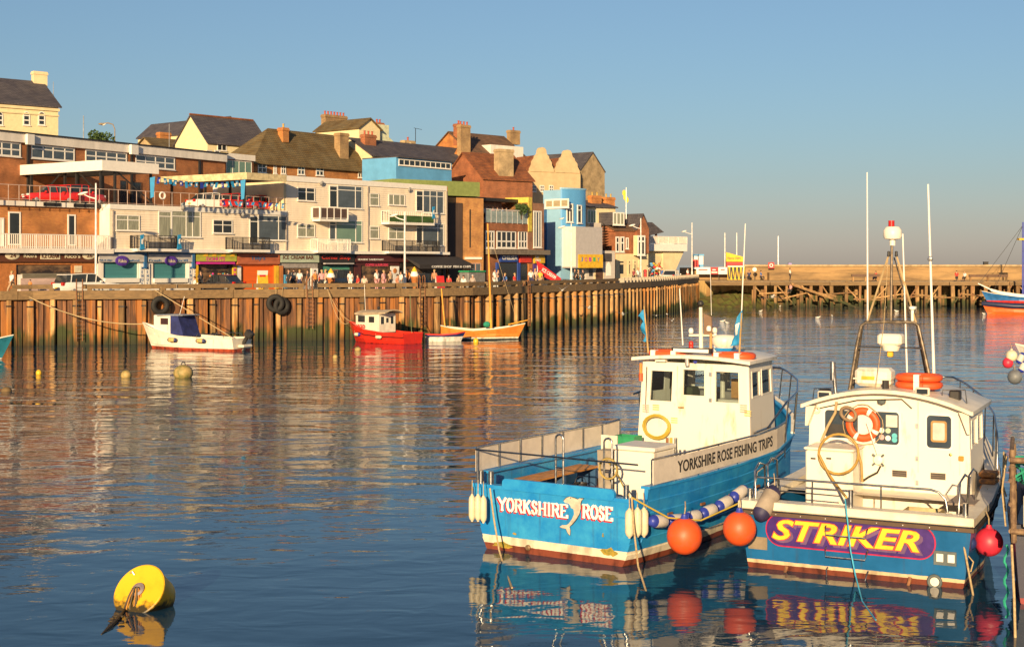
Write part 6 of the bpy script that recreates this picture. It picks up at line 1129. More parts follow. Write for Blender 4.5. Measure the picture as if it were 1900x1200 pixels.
for i, (px, py) in enumerate(((1822, 980), (1830, 955), (1838, 930))): M_ = Matrix.Translation(W(px, py+12, 27.2+i*.5)) @ Matrix.Rotation(-.5, 4, 'X') @ Matrix.Rotation(.3, 4, 'Y'); fender(M_, .4, .13, ('white fender with navy ends just above the red buoys', 'white fender with navy ends, middle one by the rusty frame', 'white fender with navy ends furthest along the dark blue hull')[i], 'navy ended fenders beside the rusty frame', AB, mat('navy_buoy', (0,0,0)))
V = lambda px, py, d: W(px, py, d)
ropething([V(909, 905, 28.6), V(916, 960, 28.5), V(926, 1020, 28.3), V(935, 1050, 27.6)]+[V(950, 1090, 25.4)], 'pale rope hanging from the port stern corner of the blue boat into the water', .018)
ropething([V(1172, 922, 27.0), V(1176, 980, 26.8), V(1184, 1050, 26.4), V(1200, 1100, 25.2)], 'pale rope hanging from the starboard stern corner of the blue boat into the water', .018)
ropething([V(1172, 922, 27.0), V(1200, 938, 27), V(1240, 960, 27), V(1300, 965, 27.2), V(1345, 945, 27.6), V(1388, 925, 28)], 'yellow rope sagging from the blue boat across to the dark blue boat', .018, YEH)
ropething([V(1568, 925, 26.0), V(1573, 970, 26), V(1578, 1020, 26), V(1588, 1070, 25.8), V(1600, 1115, 24.5), V(1625, 1150, 23.2)], 'bright blue rope trailing over the purple name board into the water', .014, mat('bright_blue_rope', (.05,.4,.6), .6))
ropething([V(1777, 965, 25.6), V(1790, 1020, 25.4), V(1805, 1100, 25), V(1822, 1230, 23.5)], 'worn rope dropping from the starboard stern corner of the dark blue boat', .018)
ropething([V(1787, 965, 25.5), V(1796, 1030, 25.4), V(1806, 1042, 25.3), V(1801, 1060, 25.3)], 'short rope tail with a knot below the navy buoy', .014)
ropething([V(1120, 848, 29.5), V(1140, 870, 29), V(1165, 918, 27.3)], 'yellow rope from the boarding hoop to the blue stern', .014, YEH)
MB().torus((0, 0, 0), .2, .025, 18, 6).build('rope_coil', mat('old_yellow_rope', (.38,.27,.08), .9), None, Matrix.Translation(Y.M @ Vector((Y.t(1131, .5), .45, 1.78))) @ Matrix.Rotation(radians(-34), 4, 'Z'), sm=60, label='old yellow rope coil hung on the boarding hoop by the white fish box', cat='rope')

# ---------------------------------------------------------------- small boats by the quay
def smallboat(px, d, a, sts, mt, name, label, n=5, strake=0, deckz=.3, dmt=None, gm=None, rk=1.1):
    fr = Fr(px, d, a); t_ = fr.root(name, label, 'boat'); rk_ = (lambda y, z, L_=sts[-1][0]: max(0, y/L_-.55)*max(-.3, z)*rk); hull(t_, fr, sts, mt, n=n, strake=strake, deckz=deckz, rake=rk_); deck(t_, fr, sts, deckz, dmt or GELC, .08); gunwale(t_, fr, sts, gm or WB, .14, .06, n=16, rake=rk_); return t_, fr
# white cabin boat
HW = hullmat('white_boat_hull', (.78,.70,.56), (.42,.07,.03), (.42,.07,.03), .16, .17, .4, wear=.12)
sts = [(0, 1.05, .85, .85, -.3), (2.2, 1.15, .82, 1.0, -.35), (4.6, 1.1, .92, .9, -.4), (6.2, .8, 1.2, .5, -.35), (7.2, .38, 1.5, .12, -.2), (7.7, .03, 1.72, .02, 0)]
wb_, FWb = smallboat(449, 95, 63, sts, HW, 'white_cabin_boat', 'white cabin boat with red waterline and blue cuddy canvas moored by the piles', gm=GELC)
walls(wb_, FWb, [(-.85, 5.4), (.85, 5.4), (.55, 7.1), (-.55, 7.1)], .95, 2.3, [[], [(.1, .6, 1.72, 2.12)], [(.1, .9, 1.7, 2.15)], [(.4, .88, 1.68, 2.12)]], WB, name='cuddy_wall', gl=mat('dark_red_glass', (.06,.03,.03), .1)); MB().bbox(-.92, .92, 4.3, 6.7, 2.3, 2.36, .02).build('cuddy_roof', mat('grey_roof', (.3,.32,.36), .5), wb_, FWb.M)
MB().prism([(5.35, .9), (4.2, .9), (4.7, 2.3), (5.35, 2.3)], -.9, .85, 'x').build('canvas_cover', mat('navy_canvas', (.018,.025,.12), .8, var=.4, scale=3), wb_, FWb.M)
for sg in (-1, 1): MB().tube([(sg*1.0, 3.1, .9), (sg*1.0, 2.9, 1.15), (sg*1.0, .9, 1.15), (sg*1.0, .7, .9)], .02, 6).build('grab_rail', STEEL, wb_, FWb.M)
MB().tube([(0, 5.3, 2.35), (-.1, 4.8, 3.6)], .02, 6).build('aerial', WTRIM, wb_, FWb.M)
def outboard(par, fr, mt=BLACK): o = thing('outboard_engine', 'black outboard engine tilted up at the stern of the white cabin boat', 'outboard engine', fr.M); M_ = Matrix.Translation((.1, -.35, .95)) @ Matrix.Rotation(.6, 4, 'X'); MB().bbox(-.2, .2, -.35, .25, 0, .5, .08, M_).build('cowl', mt, o, fr.M, sm=30); MB().bbox(-.09, .09, -.12, .12, -.9, 0, .03, M_).build('leg', mt, o, fr.M); MB().lathe([(0, 0), (.16, .03), (.16, .07), (0, .1)], 6, M_ @ Matrix.Translation((0, -.2, -.9)) @ Matrix.Rotation(pi/2, 4, 'X')).build('propeller', ALU, o, fr.M)
outboard(wb_, FWb); MB().bbox(-.5, .5, -.5, -.02, .25, .45, .05).build('swim_platform', GELC, wb_, FWb.M)
for i, L_ in enumerate((2.4, 4.9)): 
    b = lerpst(sts, L_, 1)+.16; M_ = FWb.M @ Matrix.Translation((-b, L_-.35, .68)) @ Matrix.Rotation(-pi/2, 4, 'X'); fender(M_, .75, .15, ('yellowish fender with navy ends near the stern of the white cabin boat', 'yellowish fender with navy ends amidships on the white cabin boat')[i], 'fenders along the white cabin boat', mat('yellow_fender', (.6,.42,.13), .5), mat('navy_buoy', (0,0,0)))
bow = FWb.M @ Vector((0, 8.5, 1.65)); ropething(sag(V(54, 551, 98.6), bow, .55, 18), 'thick pale mooring rope sagging from the quay to the bow of the white cabin boat', .045)
ropething([V(287, 538, 102.8), FWb.M @ Vector((-.4, .6, .95))], 'taut pale rope from the quay over the white cabin boat to its stern', .035)
# red cabin boat
HR = hullmat('red_boat_hull', (.60,.025,.012), (.5,.02,.01), (.5,.02,.01), .05, .06, .35, wear=.2); sts = [(0, 1.05, .78, .9, -.3), (2, 1.18, .78, 1.0, -.4), (4, 1.05, .95, .85, -.4), (5.2, .6, 1.2, .35, -.3), (5.9, .03, 1.45, .02, 0)]
rb_, FRb = smallboat(766, 103, 50, sts, HR, 'red_cabin_boat', 'bright red cabin boat with cream wheelhouse moored by the piles', gm=REDP)
MB().loft([[(sg*(lerpst(sts, y, 1)+.05), y, lerpst(sts, y, 2)*.6) for sg in (1,)]+[(lerpst(sts, y, 1)+.05, y, lerpst(sts, y, 2)*.6+.07), (lerpst(sts, y, 1)-.1, y, lerpst(sts, y, 2)*.6+.03)] for y in (0, 2, 4, 5.1)], True, True).build('rubbing_strake', BLACK, rb_, FRb.M)
MB().loft([[(-(lerpst(sts, y, 1)+.0), y, lerpst(sts, y, 2)*.62), (-(lerpst(sts, y, 1)+.05), y, lerpst(sts, y, 2)*.62+.07), (-(lerpst(sts, y, 1)-.2), y, lerpst(sts, y, 2)*.62+.05)] for y in (0, 2, 4, 5.1)], True, True).build('rubbing_strake', BLACK, rb_, FRb.M)
walls(rb_, FRb, [(-.85, 2.6), (.85, 2.6), (.6, 5.3), (-.6, 5.3)], .8, 2.2, [[(.1, .32, 1.4, 1.95), (.42, .6, 1.5, 1.85), (.7, .9, 1.4, 1.95)], [(.1, .4, 1.5, 2.0)], [(.1, .9, 1.5, 2.05)], [(.08, .4, 1.5, 2.0), (.55, .8, 1.5, 1.95)]], GELC, name='wheelhouse_wall', gl=GLD)
rings = [[(c*.95, y, 2.22+.22*(1-c*c)+dz) for c in (-1, -.5, 0, .5, 1)]+[(c*.95, y, 2.14+.22*(1-c*c)+dz) for c in (1, .5, 0, -.5, -1)] for y, dz in ((1.9, .05), (3, .0), (5.1, -.05))]; MB().loft(rings, True, True).build('canvas_roof', mat('tan_canvas', (.5,.38,.24), .8), rb_, FRb.M, sm=40)
MB().tube([(-.3, 4.6, 2.3), (-.6, 4.4, 4.3)], .02, 6).build('aerial', WTRIM, rb_, FRb.M); MB().ball((0, 3.5, 2.55), .12, 8, 6).build('mast_lamp', BLACK, rb_, FRb.M)
ft = FRb.side(-.9); txt('ARGO', REDP, rb_, FRb.M @ Matrix.Translation((-.86, 4.6, 1.2)) @ Matrix.Rotation(-pi/2, 4, 'Z'), 1.0, .3, bold=.03)
for i, L_ in enumerate((2.2, 4.9)): M_ = FRb.M @ Matrix.Translation((-lerpst(sts, L_, 1)-.14, L_-.3, .5+.1*i)) @ Matrix.Rotation(-pi/2, 4, 'X'); fender(M_, .6, .13, ('cream fender hung amidships on the red cabin boat', 'cream fender with blue end near the bow of the red cabin boat')[i], 'fenders along the red cabin boat', FEND, FBL if i else None)
bow = FRb.M @ Vector((0, 6.4, 1.5)); ropething(sag(V(607, 536, 108), bow, .5), 'upper of the two thin ropes from the quay to the red bow', .02); ropething(sag(V(609, 540, 108), bow-Vector((.2, 0, .1)), .9), 'lower of the two thin ropes from the quay to the red bow', .02)
ropething(sag(V(761, 548, 109.5), FRb.M @ Vector((.2, .3, .85)), .4), 'greenish rope from the quay to the stern of the red cabin boat', .03, mat('green_rope', (.25,.26,.1), .9))
# tender
HT = hullmat('tender_hull', (.02,.03,.12), (.75,.7,.62), (.7,.62,.5), .05, .4, .4); sts = [(0, .6, .55, .5, -.1), (1.2, .65, .5, .55, -.15), (2.1, .4, .58, .25, -.1), (2.6, .03, .7, .02, 0)]
tt, FTt = smallboat(791, 106, -78, sts, HT, 'dinghy', 'small navy and white dinghy between the red boat and the wooden boat', n=4, deckz=.15, gm=REDP)
# wooden double mast boat
HWd = hullmat('varnished_hull', (.60,.19,.03), (.75,.68,.55), (.04,.05,.05), .1, .22, .3, wear=.3, wearc=(.75,.30,.06)); sts = [(0, .15, 1.05, .1, -.1), (.8, .8, .9, .55, -.25), (2.5, 1.1, .72, .9, -.3), (4.2, .9, .85, .6, -.3), (5.3, .4, 1.05, .2, -.2), (5.9, .04, 1.22, .03, 0)]
wd2, FWd = smallboat(818, 109.6, -91, sts, HWd, 'wooden_sailing_boat', 'varnished orange clinker boat with white gunwale and two bare masts', n=6, strake=.03, dmt=WOODB)
OM = mat('orange_spar', (.66,.30,.03), .45, var=.2); m0 = FWd.M @ Vector((0, 3.9, .3)); top = V(905, 415, m0.y); MB().tube([m0, top], [.1, .06], 8).build('main_mast', OM, wd2, Matrix(), sm=60); m1 = FWd.M @ Vector((0, .35, .5)); MB().tube([m1, V(819, 535, m1.y)], [.075, .055], 8).build('mizzen_mast', OM, wd2, Matrix(), sm=60)
MB().tube([FWd.M @ Vector((0, 5.2, 1.15)), FWd.M @ Vector((0, 6.7, 1.5))], [.06, .045], 6).build('bowsprit', OM, wd2, Matrix()); MB().ball((0, 3.55, 1.15), (.35, .3, .25), 8, 6).build('furled_cover', mat('green_cover', (.02,.25,.15), .8), wd2, FWd.M)
for y in (1.4, 2.6): MB().box(-1, 1, y-.12, y+.12, .55, .6).build('thwart', WOODB, wd2, FWd.M)
MB().tube([top-Vector((0, 0, .3)), FWd.M @ Vector((0, 5.9, 1.3))], .012, 4).build('forestay', ROPE, wd2, Matrix())
# boat stern at the picture edge
HL = hullmat('turquoise_hull', (.02,.16,.22), (.75,.7,.6), (.04,.04,.06), .02, .08, .4); sts = [(0, .9, .9, .75, -.3), (2.5, 1.05, .95, .9, -.3), (4.2, .5, 1.2, .3, -.2), (5, .04, 1.45, .02, 0)]
lb2, FL2 = smallboat(-158, 86, -80, sts, HL, 'turquoise_boat', 'turquoise boat with white gunwale just entering beside the piles', n=4)
# orange rib, ship beyond, and the moored boat at the far edge
HO = hullmat('orange_rib_hull', (.72,.12,.02), (.72,.12,.02), (.72,.12,.02), 0, .01, .4); sts = [(0, 1.1, .75, 1.0, -.3), (3, 1.2, .75, 1.05, -.3), (5.5, 1.0, .85, .6, -.3), (7.5, .4, 1.0, .1, -.2), (8.3, .04, 1.15, .02, 0)]
ro, FRo = smallboat(1972, 163, 82, sts, HO, 'orange_rib', 'orange hulled inflatable with navy tube moored near the timber jetty', n=4, gm=BLACK); P = [(1.15, 0, .95), (1.25, 3, .95), (1.05, 5.6, 1.0), (.5, 7.6, 1.15), (0, 8.7, 1.25), (-.5, 7.6, 1.15), (-1.05, 5.6, 1.0), (-1.25, 3, .95), (-1.15, 0, .95)]; MB().tube(P, .3, 10).build('inflatable_tube', mat('navy_tube', (.02,.025,.07), .5), ro, FRo.M, sm=60)
HS = hullmat('ship_hull', (.02,.12,.32), (.6,.03,.02), (.5,.03,.02), .5, 1.1, .4); sts = [(0, 1.9, 1.5, 1.7, -.5), (6, 2.1, 1.35, 1.9, -.5), (9.5, 1.5, 1.6, .9, -.5), (12, .5, 2.0, .1, -.3), (13, .04, 2.3, .02, 0)]
sh, FSh = smallboat(2035, 182, 80, sts, HS, 'pirate_style_ship', 'blue, white and red ship with tall mast moored against the far jetty', n=5, deckz=1.0); MB().tube([(0, 12.4, 2.2), (0, 14.6, 3.3)], [.12, .07], 6).build('bowsprit', WTRIM, sh, FSh.M); gunwale(sh, FSh, sts, WTRIM, .2, .35, 'white_bulwark', -.02, n=12, out=.08)
mp_ = FSh.M @ Vector((0, 6.2, 1.5)); mx_ = (V(1898, 400, mp_.y)); MB().tube([Vector((mx_.x, mp_.y, 1.5)), Vector((mx_.x, mp_.y, 11.2))], [.14, .1], 8).build('main_mast', FBL, sh, Matrix()); MB().cbox((mx_.x, mp_.y, 9), (1.2, .8, .25)).build('crow_nest', YEL, sh, Matrix())
for k_ in (12.5, 14.4): MB().tube([Vector((mx_.x, mp_.y, 10.8)), FSh.M @ Vector((0, k_, 2.4+(k_-12)*.4))], .03, 4).build('forestay', BLACK, sh, Matrix())
MB().bbox(-1.2, 1.2, 2, 6, 1.2, 2.4, .1).build('deckhouse', WTRIM, sh, FSh.M)
HE = hullmat('edge_boat_hull', (.6,.56,.5), (.1,.1,.12), (.2,.05,.03), .1, .2, .4); sts = [(0, 1.3, 1.2, 1.1, -.4), (3, 1.4, 1.2, 1.2, -.4), (5.5, .8, 1.7, .4, -.3), (6.6, .04, 2.1, .02, 0)]
eb, FEb = smallboat(2225, 62, 62, sts, HE, 'white_edge_boat', 'white fishing boat with buoys hung from its bow, cut off beside open water', n=4, deckz=.8); MB().tube([(-.3, 6.3, 2.1), (-.2, 6.4, 3.0), (-1.1, 4.5, 2.5), (-1.3, 2.5, 2.3)], .04, 6).build('pulpit_rail', WTRIM, eb, FEb.M); bt_ = FEb.M @ Vector((0, 6.6, 2.6))
for px, py, r_, mt_, lab in ((1877, 660, .24, FEND, 'cream ball buoy at the bow of the boat beside open water'), (1870, 673, .22, RB, 'red ball buoy tucked below the cream one'), (1883, 699, .3, mat('grey_buoy', (.16,.17,.18), .5), 'grey ball buoy lowest of the cluster beside open water')): buoyball(px, py, 60, r_, lab, mt_)
for i, (px, py) in enumerate(((1889, 668), (1893, 684))): fender(Matrix.Translation(W(px, py+6, 60.3)) @ Matrix.Rotation(.5, 4, 'Y'), .5, .14, ('upper blue banded fender in the cluster beside open water', 'lower blue banded fender in the cluster beside open water')[i], None, AB, FBL)
# rusty framed trawler close by
HTd = hullmat('trawler_hull', (.02,.02,.045), (.03,.03,.05), (.28,.03,.03), .1, .11, .5); sts = [(0, 1.6, 1.35, 1.5, -.4), (2, 1.75, 1.35, 1.6, -.5), (5, 1.6, 1.5, 1.3, -.5), (8, .4, 2.2, .1, -.3)]
FTr = Fr(O=(10.1, 23.8), a=-20); tr_ = FTr.root('dark_trawler', 'dark hulled trawler with a rusty steel frame, mostly out of view', 'boat'); hull(tr_, FTr, sts, HTd, n=5, deckz=.9); deck(tr_, FTr, sts, .9, GELC)
ox = -1.6; RUS = mat('rusty_frame_steel', (.30,.19,.10), .8, c2=(.11,.06,.035), scale=7, bump=.006)
for y, h_ in ((-.35, 2.4), (-.2, 2.65), (.15, 2.6), (.5, 2.55), (.8, 2.1), (1.2, 2.5), (1.9, 2.5)): MB().tube([(ox, y, 1.1), (ox-.03, y, h_)], .045, 7).build('frame_post', RUS, tr_, FTr.M)
for z_ in (1.3, 1.75, 2.15, 2.5): MB().tube([(ox-.05, -.4, z_), (ox-.05, 2.3, z_+.05)], .04, 7).build('frame_rail', RUS, tr_, FTr.M)
for z_ in (1.3, 2.5): MB().tube([(ox-.05, -.4, z_), (ox+3, -.4, z_)], .05, 7).build('frame_rail', RUS, tr_, FTr.M)
MB().bbox(ox+.15, ox+3, -.3, -.25, 1.35, 1.9, .02).build('stern_panel', GELC, tr_, FTr.M); MB().bbox(ox+.2, ox+2.2, .2, 1.8, .95, 2.0, .05).build('deck_bin', mat('tan_bin', (.42,.3,.2), .8, bump=.01), tr_, FTr.M)
net = random.Random(5); P = [(ox+.05+net.uniform(-.14, .3), net.uniform(-.3, .8), 2.05+net.uniform(0, .45)) for _ in range(40)]; MB().tube(P, .018, 4).build('net_bundle', mat('green_net', (.02,.32,.2), .8), None, FTr.M, label='tangle of green net hanging on the rusty frame', cat='net')
P = [W(1867+4*sin(i*1.3), 1010+i*8, 23.0) for i in range(18)]; MB().tube(P, .022, 5).build('green_rope', mat('green_net', (0,0,0)), None, Matrix(), label='frayed green rope hanging beside the dark trawler hull', cat='rope')
ropething([V(1877, 1010, 22.6), V(1882, 1110, 22.3), V(1885, 1230, 22)], 'straight worn rope hanging down the dark trawler hull', .02)
# small fittings on the two near boats
for y in (1.2, 2.6, 4.0, 5.4): b = lerpst(SY, y, 1); MB().box(b-.02, b+.012, y-.09, y+.09, .86, .91).build('scupper', mat('rust_stain', (.22,.09,.03), .8), YB, Y.M)
for z_ in (1.2, 1.9, 2.6, 3.2): MB().box(Y.t(1320, L0)-.035, Y.t(1320, L0)+.035, L0-.06, L0-.04, z_, z_+.09).build('hinge', ALU, YB, Y.M)
MB().tube([(tr+.02, L0+.2, 1.9), (tr+.07, L0+.25, 1.95), (tr-.12, L0+1.5, 1.95), (tr-.17, L0+1.6, 1.9)], .016, 6).build('grab_rail', STEEL, YB, Y.M)
MB().tube([(tl+.12, L0-.03, 3.35), (tl+.1, L0-.05, 2.4), (tl+.2, L0-.06, 1.9), (tl+.16, L0-.06, 1.2)], .012, 5).build('cable', BLACK, YB, Y.M)
for y0_, x0_ in ((2.4, .6), (3.3, .9)): t_ = thing('bait_bucket', ('black bucket on the blue boat deck by the chairs', 'white bucket on the blue boat deck by the wheelhouse')[x0_ > .7], 'bucket', Y.M @ Matrix.Translation((x0_-1.4*(x0_ < .7), y0_, .8))); MB().lathe([(.11, 0), (.15, .3), (.135, .3), (.1, .02)], 14).build('tub', BLACK if x0_ < .7 else WTRIM, t_, wm(t_), sm=40); MB().torus((0, 0, .3), .14, .008, 10, 5, 0, pi).build('handle', STEEL, t_, wm(t_))
MB().tube([(ms_-1.45, L1-.02, 2.8), (ms_-.6, L1-.06, 3.02), (ms_+.3, L1-.06, 3.08), (ms_+.5, L1-.05, 2.9)], .012, 5).build('cable', BLACK, SB_, S.M)
for px, py in ((1702, 790), (1702, 850), (1702, 895)): a = S.p(px, py, L1); MB().box(a[0]-.03, a[0]+.03, L1-.035, L1-.022, a[2]-.05, a[2]+.05).build('hinge', ALU, SB_, S.M)
for i in range(9): x = -1.9+i*.475; MB().lathe([(0, 0), (.014, 0), (.01, .01), (0, .012)], 8, Matrix.Translation((x, -.1, 1.065)) @ Matrix.Rotation(pi/2, 4, 'X')).build('bolt', ALU, SB_, S.M)
MB().tube([(-1.5, .9, .79), (-1.0, 1.2, .8), (-.3, 1.0, .79), (.4, 1.3, .8), (1.2, 1.1, .79)], .02, 5).build('deck_rope', ROPE, None, S.M, sm=60, label='loose rope lying across the dark blue boat aft deck', cat='rope')
t_ = thing('deck_crate', 'tan fish crate on the aft deck of the dark blue boat', 'crate', S.M @ Matrix.Translation((.9, 1.9, .76))); mb = MB(); mb.box(-.35, .35, -.25, .25, 0, .03).box(-.35, .35, -.25, -.22, .03, .28).box(-.35, .35, .22, .25, .03, .28).box(-.35, -.32, -.22, .22, .03, .28).box(.32, .35, -.22, .22, .03, .28); mb.build('tub', mat('tan_crate', (.5,.38,.2), .7), t_, wm(t_)); MB().box(-.3, .3, -.2, .2, .03, .2).build('net_heap', mat('green_net', (0,0,0)), t_, wm(t_))
# more of the rusty frame and its clutter
for y in (-.3, .35, 1.0, 1.6): MB().tube([(ox-.02, y, 1.15), (ox-.02, y+.45, 2.45)], .022, 6).build('frame_strut', RUS, tr_, FTr.M)
for i in range(3): P = [(ox-.12-.03*i, .1+.3*i, 2.5), (ox-.2, .2+.3*i, 1.9), (ox-.14, .05+.35*i, 1.3+.2*i)]; MB().tube(P, .016, 5).build('hanging_rope', ROPE, None, FTr.M, sm=60, label=('frayed rope hanging from the corner of the rusty frame', 'frayed rope hanging halfway along the rusty frame', 'frayed rope at the inner end of the rusty frame')[i], cat='rope')
# ---------------------------------------------------------------- far stone pier and timber jetty
PD = 196.0
pier = thing('stone_pier', 'long ochre stone pier with parapet closing the harbour behind the timber jetty', 'pier')
OCH = pile_mat('ochre_stone', (.46,.30,.11), (.27,.17,.07), (.24,.13,.05), 1.3); PAR = mat('parapet_stone', (.37,.23,.10), .9, c2=(.14,.09,.045), scale=.55, st=(.35, 1, 2.2), detail=9, bump=.04, lo=.3, hi=.6)
xa = G(1296, PD).x; xb = G(2250, PD).x
MB().box(xa, xb, PD, PD+60, -2, DECK).build('stone_base', OCH, pier, Matrix())
MB().box(G(1383, PD+7).x, xb, PD+7, PD+8.2, DECK, 5.45).build('parapet', PAR, pier, Matrix()); MB().box(G(1381, PD+7).x, xb, PD+6.8, PD+8.4, 5.45, 5.72).build('coping', STONE, pier, Matrix())
MB().box(G(1428, PD+5).x, xb, PD+5.2, PD+6.99, DECK, 4.6).build('parapet_step', PAR, pier, Matrix()); MB().box(G(1262, PD+10).x, G(1383, PD+10).x, PD+10, PD+10.6, DECK, 5.3).build('low_wall', PAR, pier, Matrix())
n = 30; m_ = 7; rb2 = random.Random(8); vs = []
for j in range(m_+1):
    for i in range(n+1):
        f = j/m_; x = xa+(G(1440, PD).x-xa)*i/n; e = 1-abs(i/n-.45)*1.2; vs.append((x, PD-.1-6*f, (2.3*e*(1-f)**1.2-.5*f)+rb2.uniform(-.22, .22)*(0 < j)))
MB().add(vs, [(j*(n+1)+i, j*(n+1)+i+1, (j+1)*(n+1)+i+1, (j+1)*(n+1)+i) for j in range(m_) for i in range(n)]).build('weed_bank', mat('weedy_rock', (.10,.12,.02), .9, c2=(.09,.055,.02), scale=1.2, bump=.05), kind='structure')
jt = thing('timber_jetty', 'long weathered timber jetty on braced weedy posts in front of the stone pier', 'jetty')
JT = pile_mat('jetty_timber', (.34,.20,.08), (.14,.08,.035), (.22,.10,.04)); jr = random.Random(21)
xj0, xj1 = G(1400, 191).x, G(2250, 191).x
pj = MB().prism([(-.2,-.18),(.2,-.2),(.22,.2),(-.19,.18)], -1.2, 3.25).build('x', JT); pj_me = pj.data; bpy.data.objects.remove(pj)
x = xj0; k = 0
while x < xj1 and k < 150:
    for dy in (0, 2.2):
        inst(pj_me, 'jetty_post', jt, Matrix.Translation((x+jr.uniform(-.15, .15)+dy*.1, 190.6+dy, jr.uniform(-.1, .25) if dy == 0 else 0)) @ Matrix.Rotation(jr.uniform(-.03, .03), 4, 'Y') @ Matrix.Diagonal((jr.uniform(.7, 1.3), 1, 1, 1)))
    if k % 2 == 0:
        x2 = x+jr.uniform(1.6, 2.6); a, b_ = (x, 190.3, jr.uniform(.2, .9)), (x2, 190.3, jr.uniform(2.6, 3.1))
        if jr.random() < .5: a, b_ = (a[0], a[1], b_[2]), (b_[0], b_[1], a[2])
        MB().tube([a, b_], .12, 4).build('brace', JT, jt, Matrix())
    if k % 2 == 1: MB().tube([(x-.8, 190.35, jr.uniform(.9, 2.2)), (x+3.4, 190.35, jr.uniform(.9, 2.2))], .13, 4).build('waling', JT, jt, Matrix())
    x += jr.uniform(.95, 1.9); k += 1
x = xj0-6
while x < xj1: MB().box(x, x+7.9, 190.2, 190.55, 2.95, 3.4).build('edge_beam', TIMB, jt, Matrix()); x += 8
MB().box(xj0-6, xj1, 190.56, PD, 3.28, 3.5).build('jetty_deck', mat('grey_jetty_deck', (.24,.17,.10), .9), jt, Matrix())
for px0, px1, z0, z1 in ((1468, 1560, 3.2, .9), (1560, 1600, .9, -.2)): MB().tube([G(px0, 189.6, z0), G(px1, 189.6, z1)], .14, 4).build('stair_string', JT, jt, Matrix()); MB().tube([G(px0, 189.2, z0-.1), G(px1, 189.2, z1-.1)], .16, 4).build('stair_string', JT, jt, Matrix())
for a, b_, c in ((1580, 1632, 4.1), (1798, 1870, 4.05)): MB().box(G(a, 192).x, G(b_, 192).x, 191.9, 192.2, c, c+.35).build('guard_beam', mat('dark_guard', (.12,.06,.03)), jt, Matrix())
for px in (1583, 1606, 1629, 1801, 1833, 1868): ubox_l('guard_post', JT, jt, G(px, 192).x-.1, G(px, 192).x+.1, 192, 192.2, 3.5, 4.1)

# ---------------------------------------------------------------- kiosks, banners, lamp posts, poles
def bxthing(name, label, cat, px0, px1, d, z0, z1, dep, mt, grp=None):
    t_ = thing(name, label, cat, Matrix.Translation((G(px0, d).x, d, z0)), grp); w_ = G(px1, d).x-G(px0, d).x; MB().box(0, w_, 0, dep, 0, z1-z0).build('body', mt, t_, wm(t_)); return t_, w_
RED_ = mat('sign_red', (.60,.03,.03), .5)
t, w_ = bxthing('kiosk', 'blue and white kiosk at the start of the stone pier', 'kiosk', 1288, 1305, 209, DECK, 7.0, 2.5, WTRIM); MB().box(-.1, w_+.1, -.1, 2.6, 3.45, 3.7).build('roof', BLUEW, t, wm(t)); MB().box(0, w_, -.03, -.005, .3, 2.2).build('lower_panel', BLUEW, t, wm(t))
t, w_ = bxthing('kiosk', 'red kiosk with slanting yellow sign at the start of the stone pier', 'kiosk', 1348, 1378, 209, DECK, 6.5, 2.5, RED_); MB().prism([(-.1, 2.6), (w_+.1, 2.6), (w_+.1, 3.3), (-.1, 4.0)], -.2, 0, 'y').build('sign_board', mat('bright_yellow', (.8,.5,.02)), t, wm(t)); txt('FISH & CHIPS', RED_, t, wm(t) @ Matrix.Translation((w_*.45, -.22, 3.1)), w_*.8, .32, bold=.02)
t = thing('pier_sign', 'red sign with white band between the lamp post and blue kiosk', 'sign', Matrix.Translation(G(1284, 206, DECK))); MB().prism(rrect(.1, .95, 1.3, 2.9, .25), 0, .1, 'y').build('board', RED_, t, wm(t)); MB().box(.15, .9, -.02, -.005, 1.5, 1.8).build('band', WTRIM, t, wm(t)); MB().box(.45, .55, .02, .08, 0, 1.3).build('post', BLACK, t, wm(t))
for i, (a, b_, c, lab) in enumerate(((1292, 1318, WTRIM, 'white printed banner nearest the lamp post on the pier'), (1318, 1333, RED_, 'red printed banner between two white banners on the pier'), (1333, 1350, WTRIM, 'white printed banner beside the striped hoarding'))):
    t, w_ = bxthing('banner', lab, 'banner', a, b_, 204, 4.35, 5.35, .05, c, 'banners on the pier fence'); MB().box(.15, w_-.15, -.02, -.003, .2, .35).build('print_line', BLUEW if c is WTRIM else WTRIM, t, wm(t)); MB().box(.3, w_-.4, -.02, -.003, .55, .7).build('print_line', REDP if c is WTRIM else WTRIM, t, wm(t)); MB().box(.02, .08, .06, .12, DECK-4.35, 1).build('post', BLACK, t, wm(t))
t, w_ = bxthing('striped_hoarding', 'yellow and black striped hoarding beside the red kiosk', 'hoarding', 1350, 1382, 203, DECK, 5.5, .3, mat('bright_yellow', (0,0,0)))
for i in range(9): MB().prism([(i*w_/9, 0), (i*w_/9+.12, 0), (i*w_/9+.3, 1.9), (i*w_/9+.1, 1.9)] if i % 2 else [(i*w_/9+.1, 0), (i*w_/9+.3, .2), (i*w_/9+.1, 1.9), (i*w_/9-.05, 1.7)], -.03, -.004, 'y').build('stripe', BLACK, t, wm(t))
MB().box(0, w_, -.05, .35, 1.85, 2.0).build('top_board', WTRIM, t, wm(t))
t = thing('lifebuoy_board', 'red and white lifebuoy board on the pier parapet', 'sign', Matrix.Translation(G(1431, 202, 5.2))); MB().box(-.42, .42, 0, .08, 0, .85).build('board', RED_, t, wm(t)); MB().torus((0, -.05, .42), .22, .07, 14, 6).build('ring', WTRIM, t, wm(t))
t, w_ = bxthing('parapet_box', 'small dark box standing on the pier parapet', 'box', 1826, 1834, 203.2, 5.72, 6.1, .5, BLACK); MB().box(-.04, w_+.04, -.04, .54, .38, .43).build('lid', BLACK, t, wm(t))
